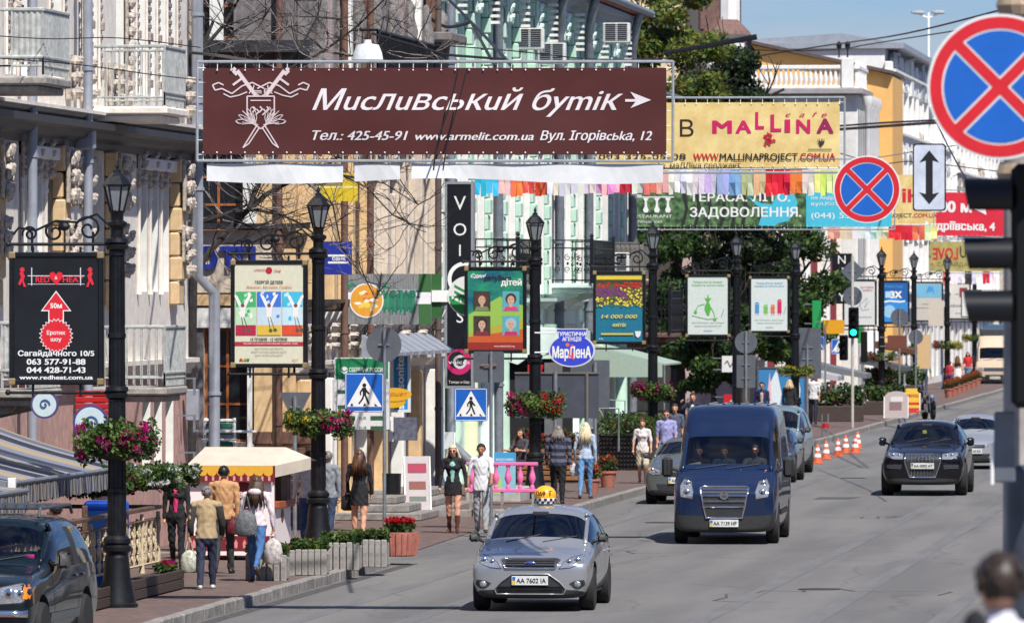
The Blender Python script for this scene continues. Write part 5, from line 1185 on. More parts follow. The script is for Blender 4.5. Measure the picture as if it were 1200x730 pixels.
its+=[('T',(215,200,90),"14 000 000",0,-.28,.1,dict(bold=.02,shear=.25,width=.95)),('T',(215,200,90),"квітів",0,-.5,.1,dict(bold=.03,shear=.25)),('R',(205,195,90),-.48,-.72,.38,-.67),('P',(230,230,230),[(.42,-.62),(.58,-.62),(.56,-.74),(.5,-.8),(.44,-.74)]),('T',WH,"Київ",-.48,-.84,.04)]
pt(t,its)
for i,lab,tc_,gc in((4,"white poster with green carrot like plant drawing",(90,170,80),(90,180,70)),(5,"white poster with little coloured vegetable figures in a row",(60,150,190),(200,60,90))):
 t=poster(i,lab,pmat(225,235,228))
 its=[('T',tc_,"Приєднуйся до зеленої",0,.70,.07,dict(width=.9)),('T',tc_,"планети та чистого міста",0,.6,.07,dict(width=1.0)),('T',(140,160,150),"сортуй сміття разом з нами та отримай",0,-.55,.05,dict(width=1.0)),('T',(140,160,150),"подарунки від організаторів акції",0,-.65,.05,dict(width=.85)),('T',(70,120,170),"eco.kiev",0,-.8,.06)]
 if i==4:its+=[('P',gc,[(-.03,.1),(-.09,-.0),(-.1,-.12),(-.02,-.3),(.04,-.3),(.1,-.1),(.08,.02),(.03,.1)]),('P',gc,[(-.02,.1),(-.1,.25),(-.02,.22),(0,.38),(.04,.22),(.12,.26),(.03,.1)]),('L',gc,[(-.1,.05),(-.3,0),(-.38,-.15)],.02),('L',gc,[(.1,-.05),(.2,-.25),(.22,-.4)],.02),('C',gc,-.38,-.2,.05),('C',gc,.22,-.42,.05),('L',(130,160,140),[(.42,-.35),(.5,-.1)],.025),('L',(160,190,150),[(-.5,-.3),(.0,-.42),(.3,-.38)],.02)]
 else:
  for x,c,hh in((-.42,(70,150,200),.3),(-.12,(120,190,90),.22),(.12,(220,120,70),.22),(.35,(210,40,90),.4)):its+=[('R',c,x-.07,-.28,x+.07,-.28+hh),('C',c,x,-.28+hh,.07),('C',WH,x-.02,-.28+hh,.012),('C',WH,x+.02,-.28+hh,.012),('L',c,[(x-.03,-.28),(x-.04,-.36)],.02),('L',c,[(x+.03,-.28),(x+.04,-.36)],.02)]
  its.append(('L',(130,190,130),[(.5,-.3),(.58,-.05)],.025))
 pt(t,its)
t=poster(6,"white line drawing poster behind the round sign back at the far light",pmat(228,232,230));pt(t,[('T',(210,90,90),"виставка",.3,.6,.09),('T',(210,90,90),"графіки",.3,.48,.09),('L',(120,130,135),[(-.1,.1),(.1,.35),(.0,-.1),(.3,.2),(.2,-.2),(.4,.1)],.015),('L',(120,130,135),[(-.3,-.3),(0,-.1),(.1,-.3),(.4,-.25)],.015),('T',(140,140,140),"вхід вільний",.2,-.6,.07)])
t=poster(7,"bright blue poster with white block letters",pmat(30,100,180));pt(t,[('P',(50,140,215),[(-.62,-.85),(.62,-.85),(.62,.0),(0,.25),(-.62,0)]),('T',(90,170,220),"Київстар",0,.65,.12,dict(width=.8)),('T',WH,"3X",.1,.2,.3,dict(bold=.05)),('R',(170,215,235),-.38,.2,-.12,.48),('L',WH,[(-.5,.0),(-.2,.06),(.3,.02),(.5,.06)],.07),('C',(150,200,230),-.2,-.4,.28)])
t=poster(8,"pale sky blue poster over cream blocks",pmat(210,205,195));pt(t,[('R',(120,180,210),-.62,.2,.62,.85),('P',(70,150,210),[(0,.75),(-.15,.4),(.15,.5),(.3,.3),(.2,.7)]),('L',(120,115,110),[(-.6,-.3),(.6,-.3)],.02)])
t=poster(9,"farthest small pale poster, partly behind the signal hoods",pmat(225,222,216));pt(t,[('R',(160,40,45),.1,.2,.5,.7),('T',(90,90,90),"афіша",-.1,-.3,.15)])
BOWL=mat("dark_basket",(.03,.028,.025),.8,0,.2,12)
def basket(label,loc,r,h,flows,n=1500,nf=320,seed=0,group="flower baskets ringing the lamp posts",bowl=True,split=True,droop=.3,name="flower_basket",cat="flower basket"):
 g=random.Random(seed);t=thing(name,label,cat,loc,0,group)
 if bowl:
  m=MB();m.lathe([(r*.25,-h*.42),(r*.55,-h*.3),(r*.7,-.02),(r*.72,.02)],16);m.build("bowl",BOWL,t)
 cl=[(r*.74*math.cos(a),r*.74*math.sin(a),h*g.uniform(-.18,.18),r*.36,r*.36,h*g.uniform(.36,.52))for a in[k*6.28/11 for k in range(11)]]+[(0,0,h*.2,r*.6,r*.6,h*.35)]
 obj("foliage",leaves_mesh("foliage",cl,int(n*1.5),.07,LEAF,(.2,.4,.4),seed,droop),t)
 for k,fl in enumerate(flows):
  fc=[]
  for j in range(20):
   a=g.random()*6.28
   if split and len(flows)>1:a=math.pi*(1 if k==0 else 0)+g.uniform(-1.3,1.3)if k<2 else a
   fc.append((r*.85*math.cos(a),r*.85*math.sin(a),h*g.uniform(-.3,.4),r*.16,r*.16,h*.14))
  obj("blossoms",leaves_mesh("blossoms",fc,int(nf*2.6)//len(flows),.065,[FLOW[fl],FLOW['dark']if fl in('pink','red')else FLOW[fl]],(.75,.25),seed+50+k),t)
 return t
BK_=[(0,2.42,.62,.62,('pink',),"basket of magenta petunias and pale leaves on the nearest lamp post"),(1,2.28,.62,.5,('yellow','pink'),"basket of yellow and wine flowers above the concrete planters"),(2,2.1,.66,.62,('pink','red'),"basket of pink geraniums below the grey sign boards"),(3,2.0,.58,.55,('pink','dark'),"reddish green basket on the lamp by the tulip poster"),(5,1.95,.62,.42,('yellow',),"lime green basket on the lamp above the navy dressed man"),(6,2.05,.75,.5,('pink','white'),"pink blossomed basket right of the far traffic light"),(7,2.1,.7,.45,('dark',),"dark violet basket above the green shirted man"),(8,2.15,.75,.45,('red','yellow'),"rusty coloured basket on the lamp over the red pots"),(9,2.3,.65,.42,('yellow',),"lime and yellow basket on the farthest lamp, left of the cream minibus")]
for i,z,r,h,fl,lab in BK_:
 b=lamps[i].location;basket(lab,(b.x,b.y,b.z+z-.15+.12),r,h,fl,1900 if i<4 else 900,420 if i<4 else 220,i)
for k,(px,py,Y,r,h,fl,n_,lab)in enumerate(((118,565,116.5,.55,.5,('dark',),1500,"dark trailing basket in the awning shade left of the lamp post"),(176,560,117,.50,.42,('white',),1500,"leafy basket with white blooms right of the nearest lamp post"),(210,555,119,.33,.3,('white',),1000,"small bright leafy basket above the woman in pink and black"),(24,578,112,.5,.3,('white',),1200,"white flowered greenery behind the roof rack of the off-road car"),(80,556,118,.4,.35,('dark',),900,"shaded basket in the middle of the cafe terrace"))):
 basket(lab,atY(px,py,Y),r,h,fl,n_,260,20+k,"hanging baskets of the cafe terrace")
def planter_concrete(px,py,w,label,fl=None,seed=0,mt=None,h=.45,tone=None):
 p=gr(px,py,.15);t=thing("planter",label,"planter",p,0,"planters on the pavement corner");mt=mt or CONC
 n=max(5,int(w/.1));
 me=MB();me.bbox(-.048,.048,-.03,.03,0,h,.012);sm=me.mesh("rib",mt)
 for i in range(n):obj("rib",sm,t,(-w/2+.05+i*(w-.1)/(n-1),-.02,rnd.uniform(-.012,.006)))
 m=MB();m.bbox(-w/2+.02,w/2-.02,.02,.5,0,h-.05,.03);m.build("trough",mt,t)
 cl=[(-w/2+w*(i+.5)/6,.2+rnd.uniform(-.1,.1),h+.06,w/9,.17,.13)for i in range(6)]
 obj("plants",leaves_mesh("plants",cl,800,.075,LEAF,(.2,.4,.4),seed),t)
 if fl:obj("blossoms",leaves_mesh("blossoms",[(a,b,c+.08,d,e_,.07)for a,b,c,d,e_,f_ in cl],500,.06,[FLOW[fl]],None,seed+3),t)
 return t
planter_concrete(361,674,.62,"ribbed grey planter with pale leaves, leftmost planter before the lamp post",seed=1,h=.42)
planter_concrete(398,668,.66,"ribbed concrete planter directly right of the lamp foot",seed=2,h=.46)
planter_concrete(432,664,.62,"ribbed concrete planter nearest the red flower tub",seed=3,h=.46)
planter_concrete(312,680,.66,"empty looking ribbed planter under the kiosk counter end",seed=4,h=.42)
p=gr(465,652,.15);t=thing("flower_tub","round terracotta tub of red flowers on the kerb corner","planter",p)
m=MB();m.lathe([(.26,0),(.30,.02),(.34,.38),(.34,.42),(.29,.42),(.28,.36)],28,(0,.3,0));
m.build("tub",mat("terracotta",(.42,.15,.11),.8,0,.15,7,.3),t,smooth='auto')
for i in range(20):a=i*.314;mm=MB();mm.tube([(.305*math.cos(a),.3+.305*math.sin(a),.02),(.352*math.cos(a),.3+.352*math.sin(a),.4)],.018,5);mm.build("rib",MATS["terracotta"],t)
cl=[(.16*math.cos(a),.3+.16*math.sin(a),.5,.14,.14,.1)for a in(0,1.2,2.4,3.6,4.8)]
obj("plants",leaves_mesh("plants",cl,700,.07,LEAF,(.5,.4,.1),5),t);obj("blossoms",leaves_mesh("blossoms",[(a,b,c+.12,d,e_,.06)for a,b,c,d,e_,_ in cl],600,.06,[FLOW['red']],None,6),t)
BLUES=mat("sign_blue",(.012,.12,.50),.35,0,.06,6,coat=.3);REDS=mat("sign_red",(.62,.02,.03),.35,0,.06,6,coat=.3);SWHITE=mat("sign_white",(.80,.80,.78),.4,0,.04,6)
def pole_to(t,base,top,r=.035,x=0,y=.06):
 m=MB();m.tube([(x,y,base),(x,y,top)],r,8);m.build("pole",STEEL,t,smooth='auto')
def rrect(w,h,r,n=5):
 P_=[]
 for cx,cz,a0 in((w/2-r,h/2-r,0),(-w/2+r,h/2-r,90),(-w/2+r,-h/2+r,180),(w/2-r,-h/2+r,270)):P_+=[(cx+r*math.cos(R(a0+90*k/n)),cz+r*math.sin(R(a0+90*k/n)))for k in range(n+1)]
 return P_
def man_walk(m,s,y,mi):
 q=lambda pts:m.flat([(a*s,b*s)for a,b in pts],(0,y,0),(1,0,0),(0,0,1),mi)
 m.flat([(x,z)for x,z in circ(.055*s,14,0,(0.0,.20*s))],(0,y,0),(1,0,0),(0,0,1),mi)
 q([(-.05,.14),(.05,.14),(.05,-.06),(-.04,-.06)]);q([(-.05,.13),(-.13,.02),(-.12,-.07),(-.08,-.07),(-.09,.0),(-.04,.06)]);q([(.04,.12),(.1,.03),(.15,-.02),(.12,-.05),(.06,0),(.03,.04)])
 q([(-.04,-.06),(.01,-.06),(-.03,-.18),(-.13,-.31),(-.17,-.29),(-.08,-.17)]);q([(.0,-.06),(.05,-.06),(.10,-.18),(.15,-.31),(.1,-.31),(.05,-.2)])
def crossing_sign(label,px,py,Y,base,size=.7,pole=True,back=None,px_pole=0):
 a=atY(px,py,Y);t=thing("crossing_sign",label,"road sign",(a.x,Y,a.z),0,"pedestrian crossing signs");s=size
 m=MB();m.prism(rrect(s,s,.04),(0,0,0),(1,0,0),(0,0,1),(0,.02,0));m.build("plate",BLUES,t)
 m=MB();m.prism(rrect(s,s,.04),(0,.021,0),(1,0,0),(0,0,1),(0,.01,0));m.build("back",BACKP,t)
 m=MB();e_=s/2-.012
 for q in((-e_,-e_,e_,-e_+.012),(-e_,e_-.012,e_,e_),(-e_,-e_,-e_+.012,e_),(e_-.012,-e_,e_,e_)):m.flat([(q[0],q[1]),(q[2],q[1]),(q[2],q[3]),(q[0],q[3])],(0,-.003,0),(1,0,0),(0,0,1),0)
 m.flat([(-.45*s,-.36*s),(.45*s,-.36*s),(0,.42*s)],(0,-.004,0),(1,0,0),(0,0,1),0)
 man_walk(m,s*.95,-.006,1)
 for x in(-.33,-.0,.3):m.flat([(x*s-.035*s,-.345*s),(x*s+.05*s,-.345*s),(x*s+.02*s-.06*s*(x>0),-.27*s),(x*s-.04*s*(x>0),-.27*s)],(0,-.006,0),(1,0,0),(0,0,1),1)
 m.build("symbol",[SWHITE,BLACK],t)
 if pole:pole_to(t,base-a.z,pole-a.z,x=px_pole)
 return t
def back_plate(t,shape,dx,dz,s,name="plate",y=0.09):
 m=MB();P_={'round':circ(s/2,32),'square':rrect(s,s,.05),'diamond':[(s*.5*math.cos(k*math.pi/2),s*.5*math.sin(k*math.pi/2))for k in range(4)],'yield':[(-s/2,s*.45),(s/2,s*.45),(.03,-s*.45),(-.03,-s*.45)]}[shape]if isinstance(shape,str)else rrect(shape[0],shape[1],.03)
 m.prism(P_,(dx,y,dz),(1,0,0),(0,0,1),(0,.015,0));m.build(name,BACKP,t)
 m=MB();w_=s*.3 if isinstance(shape,str)else shape[0]*.4
 for z in((0,)if isinstance(shape,str)else(-.2,.2)):m.box(dx-w_/2,dx+w_/2,y-.03,y-.002,dz+z-.015,dz+z+.015)
 m.build("clamp",STEEL,t)
p=gr(450,620,.15);Y=p.y;t=crossing_sign("crossing sign in front of the green bank board, below the big round sign back",427,460,Y,.15,.76,pole=atY(450,386,Y).z,px_pole=(atY(450,460,Y).x-atY(427,460,Y).x))
o=t.location;t2=thing("round_sign","round grey sign back above the bank board crossing sign","road sign",atY(449,404,Y));back_plate(t2,'round',0,0,.69,y=.10)
p=gr(577,612,.15);Y=p.y;t=crossing_sign("crossing sign above the blonde woman in black, beside the square sign back",552,474,Y,.15,.66,pole=atY(576,412,Y).z,px_pole=(atY(575,460,Y).x-atY(552,460,Y).x))
t2=thing("square_sign","square grey sign back in front of the charity poster's lower corner","road sign",atY(572,430,Y));back_plate(t2,'square',0,0,.62,y=.10)
m=MB();m.box(-.16,.16,.06,.09,.02,.06);m.build("bracket",mat("rusty_bracket",(.25,.15,.09),.8),t2)
Y=174.0;a=atY(652,464,Y);t=thing("direction_board","wide grey back of a road direction board behind the pink geranium basket","road sign",a)
w,h=(702-603)/sc(a),52/sc(a)
for x0,x1 in((-w/2,-w*.03),(-w*.02,w*.34),(w*.36,w/2)):m=MB();m.bbox(x0,x1,.09,.11,-h/2,h/2,.005);m.build("panel",mat("board_back",(.085,.095,.12),.5,.3,.1,4,dirt=.3),t)
m=MB();m.box(-w/2,w/2,.06,.115,h/2-.0,h/2+.04);m.tube([(-w/2+w*.86,.07,-h/2),(-w/2+w*.86,.07,h/2)],.035,6);m.build("rail",mat("brown_rail",(.16,.14,.12),.6),t)
pole_to(t,.15-a.z,h/2+.04,.05,-.03)
Y=175.5;a=atY(691,450,Y);t=thing("direction_board","taller grey sign board back right of and behind the wide one","road sign",a)
back_plate(t,(46/sc(a),56/sc(a)),0,0,.9,"panel");pole_to(t,.15-a.z,.5,.045,.12)
p=gr(345,627,.15);Y=p.y;a=atY(345,477,Y);t=thing("yield_sign","grey back of a give way triangle below the cream exhibition poster","road sign",a);back_plate(t,'yield',0,0,.62);pole_to(t,.15-a.z,.2,.04)
def far_sign(label,px,py,base_py,shape,s,extra=None,name="round_sign"):
 Y=gr(px,base_py,.15).y;a=atY(px,py,Y);t=thing(name,label,"road sign",a);back_plate(t,shape,0,0,s)
 if extra:back_plate(t,extra[0],0,extra[1],.5,"lower_plate",.095)
 pole_to(t,.15-a.z,s/2 if isinstance(shape,str)else .3,.04);return t
far_sign("round grey sign back between the two white plant posters",874,401,528,'round',.66,((.55,.95),-.85))
far_sign("blue grey board back with a pole right of the lamp with lime basket",946,414,500,(.95,1.75),.9,name="information_board")
far_sign("round grey sign back in front of the bright blue poster's right side",1054,372,478,'round',.72)
far_sign("round grey sign back low behind the lamp above the backpack man",1073,395,472,'round',.62)
Y=gr(999,500,.15).y;a=atY(999,318,Y)
t=thing("diamond_sign","grey diamond sign back above the far traffic light","road sign",a);back_plate(t,'diamond',0,0,.84)
t=thing("round_sign","small round sign back right under the grey diamond","road sign",atY(999,347,Y));back_plate(t,'round',0,0,.66)
crossing_sign("far crossing sign with a pole at its left edge, left of the signal heads",983,406,Y,.15,.52,pole=None,px_pole=0)
crossing_sign("farthest crossing sign, half behind the thin pole with white ring",958,402,gr(968,492,.15).y,.15,.5,pole=atY(968,380,gr(968,492,.15).y).z,px_pole=.28)
SIG=mat("signal_black",(.004,.0045,.005),.6,spec=.25)
def signal(t,dx,dz,s,lit=None,y=0):
 m=MB();m.bbox(dx-.16*s,dx+.16*s,y,y+.2,dz-.48*s,dz+.48*s,.03);m.build("housing",SIG,t)
 for k,z in enumerate((.3,0,-.3)):
  m=MB();n=16;P_=[(dx+.115*s*math.cos(R(a)),dz+z*s+.115*s*math.sin(R(a)))for a in range(-20,201,20)]
  m.add([(x,y,z_)for x,z_ in P_]+[(x,y-.2*s,z_+.01)for x,z_ in P_],[(i,i+1,i+1+len(P_),i+len(P_))for i in range(len(P_)-1)]);m.build("hood",SIG,t)
  lm=mat("green_signal_light",(.02,.9,.65),.3,emit=2.2)if(lit==k)else mat("dark_lens",(.02,.02,.02),.2)
  m=MB();m.ball((dx,y-.005,dz+z*s),(.1*s,.02,.1*s),14,6);m.build("lens",lm,t)
t=thing("traffic_light","far traffic light on a thin pole showing green","traffic light",gr(999,501,.15));zz=atY(1001,378,Y).z-.15
m=MB();m.tube([(0,0,0),(0,0,atY(999,300,Y).z-.15)],.05,8);m.build("pole",mat("pale_pole",(.5,.47,.42),.6,dirt=.4),t)
signal(t,.04,zz,1.1,2,-.12);signal(t,-.3,zz-.85,.9,None,-.1);m=MB();m.bbox(.28,.5,.0,.2,zz-1.35,zz-.3,.03);m.build("side_head",SIG,t)
t=thing("height_post","two thin barrier posts with red white ring beside the cones","barrier",gr(966,518,.0));m=MB()
for x in(-.07,.12):m.tube([(x,0,0),(x,0,.9)],.025,6)
m.build("post",STEEL,t);m=MB();m.box(-.1,.15,-.03,.03,.45,.6);m.build("red_band",pmat(200,40,45),t)
def nostop(label,loc,r,blur=0):
 t=thing("no_stopping_sign",label,"road sign",loc,0,"no stopping signs")
 m=MB();m.prism(circ(r,64),(0,0,0),(1,0,0),(0,0,1),(0,.02,0));m.build("plate",SWHITE,t)
 rr=r*.965;m=MB();A=circ(rr,64);B_=circ(r*.80,64)
 m.add([(x,-.003,z)for x,z in A]+[(x,-.003,z)for x,z in B_],[(i,(i+1)%64,(i+1)%64+64,i+64)for i in range(64)])
 w=r*.075
 for sg in(1,-1):
  c_=math.cos(R(45))*r*.805;line_=[(-c_,-sg*c_),(c_,sg*c_)];k0=len(m.v);line(m,line_,2*w,0);m.v[k0:]=[(x,-.0035-.0004*(sg+1),z)for x,y,z in m.v[k0:]]
 m.build("red_ring_and_cross",REDS,t)
 m=MB();q=r*.775;g=w+r*.028
 for k in range(4):
  a0=math.asin(g*math.sqrt(1)/q);n=14;base_=R(45+90*k);apex=(g*math.sqrt(2)*math.cos(base_+R(45)),g*math.sqrt(2)*math.sin(base_+R(45)))
  arc_=[(q*math.cos(base_+a0+(math.pi/2-2*a0)*i/n),q*math.sin(base_+a0+(math.pi/2-2*a0)*i/n))for i in range(n+1)]
  m.flat([apex]+arc_,(0,-.003,0),(1,0,0),(0,0,1),0)
 m.build("blue_field",BLUES,t)
 m=MB();m.box(-.12,.12,.021,.05,-.015,.015);m.build("clamp",STEEL,t);return t
nostop("huge blurred no stopping sign at the right edge",atY(1172,102,46),.435)
nostop("smaller no stopping sign left of the double arrow plate",atY(1016,222,80),.35)
a=atY(1089,208,80);t=thing("arrow_plate","white plate with black double headed arrow between the two round signs","road sign",a)
w,h=39/sc(a),79/sc(a);m=MB();m.prism(rrect(w,h,.035),(0,0,0),(1,0,0),(0,0,1),(0,.02,0));m.build("rim",BLACK,t)
m=MB();m.flat(rrect(w-.03,h-.03,.028),(0,-.002,0),(1,0,0),(0,0,1));m.build("face",mat("plate_face",C(205,212,225),.4),t)
q=h*.40;aw=w*.3;m=MB();m.flat([(0,q),(-aw,q*.55),(-aw*.35,q*.62),(-aw*.35,-q*.62),(-aw,-q*.55),(0,-q),(aw,-q*.55),(aw*.35,-q*.62),(aw*.35,q*.62),(aw,q*.55)],(0,-.004,0),(1,0,0),(0,0,1));m.build("arrow",BLACK,t)
wire("horizontal steel wire carrying the smaller round sign and the arrow plate",[(940,186,80.05),(1016,186,80.05),(1089,175,80.05),(1200,160,80.05)],.006,mt=STEEL)
pb=Vector((atY(1196,345,47).x,47,1.39));t=thing("signal_pole","thick blurred concrete pole carrying the signal and round sign at the right edge","pole",pb)
zt=atY(1184,-40,47).z-pb.z;m=MB();m.lathe([(.2,0),(.12,.15),(.11,zt)],18,(0,.2,0));m.build("shaft",mat("beige_pole_paint",(.36,.33,.31),.7,0,.2,3,dirt=.3),t,smooth='auto')
m=MB();z0=atY(1184,700,47).z-pb.z;z1=atY(1184,545,47).z-pb.z;m.lathe([(.16,-.1),(.16,z1-.04),(.12,z1)],18,(.06,.18,0));m.build("steel_foot",mat("dark_foot_paint",(.07,.08,.10),.4,.3),t,smooth='auto')
a0=atY(1171,480,46.6);m=MB();m.bbox(a0.x-pb.x-.03,a0.x-pb.x+.10,-.45,-.4,atY(1168,565,46.6).z-pb.z,atY(1168,482,46.6).z-pb.z,.01);m.build("side_plate",mat("side_plate_grey",(.13,.15,.18),.4),t)
m=MB();m.bbox(a0.x-pb.x-.05,a0.x-pb.x-.03,-.45,-.4,atY(1168,568,46.6).z-pb.z,atY(1168,520,46.6).z-pb.z,.004);m.build("plate_edge",WHITE,t)
for z_ in(atY(0,205,47).z,atY(0,10,47).z):m=MB();m.lathe([(.14,-.06),(.16,0),(.14,.06)],16,(0,.2,z_-pb.z));m.build("band",mat("beige_band",(.45,.33,.22),.6),t)
t=thing("traffic_light","near black signal heads seen from the side, three hoods pointing left","traffic light",(pb.x,46.4,atY(1184,300,46.4).z));s_=sc(t.location)
m=MB();m.bbox(-.03,.30,-.1,.22,-178/s_,108/s_,.04);m.build("housing",SIG,t)
for k,py in enumerate((230,299,361)):
 zc=(300-py)/s_;m=MB();P_=[(.13*math.cos(R(a)),.108*math.sin(R(a)))for a in range(-50,231,20)]
 L_=.30;A=[(-.02,y-.0,zc+z)for y,z in P_];B_=[(-.02-L_*(.86+.14*(z+.108)/.216),y*.98,zc+z-.0)for y,z in P_]
 n=len(P_);m.add(A+B_,[(i,i+1,i+1+n,i+n)for i in range(n-1)]);m.build("hood",mat("hood_blue_black",(.006,.008,.012),.45,spec=.35),t,smooth=True)
 m=MB();m.ball((-.03,0,zc),(.02,.11,.11),12,6);m.build("lens",mat("dark_lens",(.02,.02,.02),.2),t)
m=MB();m.tube([(.1,.05,100/s_),(.1,.05,105/s_)],.05,8);m.bbox(-.0,.2,.15,.3,.2,.3,.02);m.bbox(0,.2,.15,.3,-.5,-.4,.02);m.build("mount",SIG,t)
p=gr(628,584,.15);a=atY(670,407,p.y-6);t=thing("oval_travel_sign","blue oval travel agency sign with white name and small top tab","shop sign",a);s_=sc(a)
k_=1/s_;ov=[(x,z)for x,z in[(27.5*math.cos(R(q)),-4+19*math.sin(R(q)))for q in range(-235,56,8)]]
out=[(x*k_,z*k_)for x,z in ov]+[(19*k_,22*k_),(-19*k_,22*k_)]
m=MB();m.prism(out,(0,0,0),(1,0,0),(0,0,1),(0,.1,0));m.build("panel",pmat(225,225,235),t)
ins=[(x*.93,z*.93 if z<0 else z*.955)for x,z in out]
pt(t,[('P',(50,70,205),ins),('T',WH,"ТУРИСТИЧНА",0,13.5*k_,4.6*k_,dict(bold=.03,width=34*k_)),('T',WH,"АГЕНЦІЯ",0,7.5*k_,4.6*k_,dict(bold=.03,width=22*k_)),('T',WH,"МарЛенА",0,-12*k_,13*k_,dict(bold=.04,width=45*k_)),('C',(235,120,70),-5*k_,3*k_,2.2*k_),('L',(230,90,110),[(1*k_,3*k_),(-2*k_,-4*k_),(2*k_,-8*k_),(-4*k_,-12*k_)],2.5*k_),('L',(230,90,110),[(-4*k_,-8*k_),(3*k_,-14*k_)],2*k_)])
m=MB();m.tube([(-28*k_,.05,-6*k_),(-44*k_,.05,-6*k_)],.015,6);m.tube([(-20*k_,.05,17*k_),(-44*k_,.05,17*k_)],.015,6);m.build("bracket",WHITE,t)
t,w,h=wsign("vertical_sign","black vertical NJOY sign with white letters beyond the trees","shop sign",975,297,998,356,300,mat("black_sign_face",(.012,.013,.018),.3),th=.3,arm=.6)
its=[('T',WH,s_,0,atY(986,py,300).z-t.location.z,.34,dict(bold=.0))for s_,py in(("N",309),("J",323),("O",338),("Y",353))];pt(t,its)
for(px0,py0,px1,py1,Y,c,lab)in((965,375,989,391,280,(240,170,20),"orange yellow sign above the far crossing sign"),(1005,360,1011,402,330,(30,150,70),"slim green sign post behind the far lamp"),(1040,393,1062,408,300,(120,70,50),"brown shop fascia right of the far lamp basket"),(1126,340,1150,372,380,(238,238,232),"plain white sign above the woman in white"),(952,352,962,384,285,(30,165,85),"slim emerald shop sign left of the NJOY sign"),(846,417,862,436,262,(235,235,228),"white cafe sign with loops under the first plant poster"),(848,462,866,484,262,(200,30,35),"red drinks fridge above the blue van"),(887,430,945,482,266,(60,140,200),"blue and white wave painted stall wall behind the navy dressed man"),(1075,392,1090,432,330,(225,190,140),"peach coloured kiosk side behind the backpack man"),(1088,352,1106,382,345,(215,205,190),"cream block sign below the pale blue poster")):
 t,w,h=wsign("shop_sign",lab,"shop sign",px0,py0,px1,py1,Y,pmat(*c),th=.15,frame=(pmat(90,90,90)if py1-py0>30 and px1-px0>20 else None),arm=.3)
 if c==(60,140,200):pt(t,[('P',(225,235,240),[(-w*.05,-h/2),(w*.0,-h*.1),(-w*.1,h*.45),(-w*.25,h*.1),(-w*.3,-h/2)]),('P',(225,235,240),[(w*.1,-h/2),(w*.32,h*.45),(w*.38,h*.0),(w*.35,-h/2)]),('P',(235,190,200),[(-w*.3,-h*.2),(-w*.24,h*.4),(-w*.2,-h*.3)])],"waves")
 elif c[0]>220 and px0<900:pt(t,[('L',(90,90,90),[(-w*.3,0),(-w*.1,h*.2),(.05,-h*.2),(w*.3,h*.1)],.04)],"print")
 elif c==(200,30,35):pt(t,[('C',(235,225,225),.05,.0,w*.25)],"print")
TYRE=mat("tyre_rubber",(.018,.018,.019),.85,0,.2,12,.3);RIM=mat("alloy_rim",(.45,.46,.48),.3,.8,.1,8);TRIM=mat("black_plastic_trim",(.025,.026,.028),.6,0,.15,10);CHROME=mat("chrome",(.75,.76,.78),.12,1,.05,5)
LAMPG=mat("headlight_glass",(.55,.57,.60),.12,.6,.25,30,coat=1);AMBER=mat("amber_lens",(.75,.22,.02),.2,0,.1,9,coat=.5);SEAT=mat("seat_fabric",(.035,.035,.04),.85);PLATEW=mat("number_plate_white",(.72,.73,.70),.4)
def car_cage(S_):
 """S_: stations (y, [(x,z)*8] from bottom centre up to top centre) -> closed cage"""
 V,Fc,M_=[],[],[];n=8;ring=14
 for y,P_ in S_:
  for j in range(8):V.append((P_[j][0],y,P_[j][1]))
  for j in range(6,0,-1):V.append((-P_[j][0],y,P_[j][1]))
 return V,ring
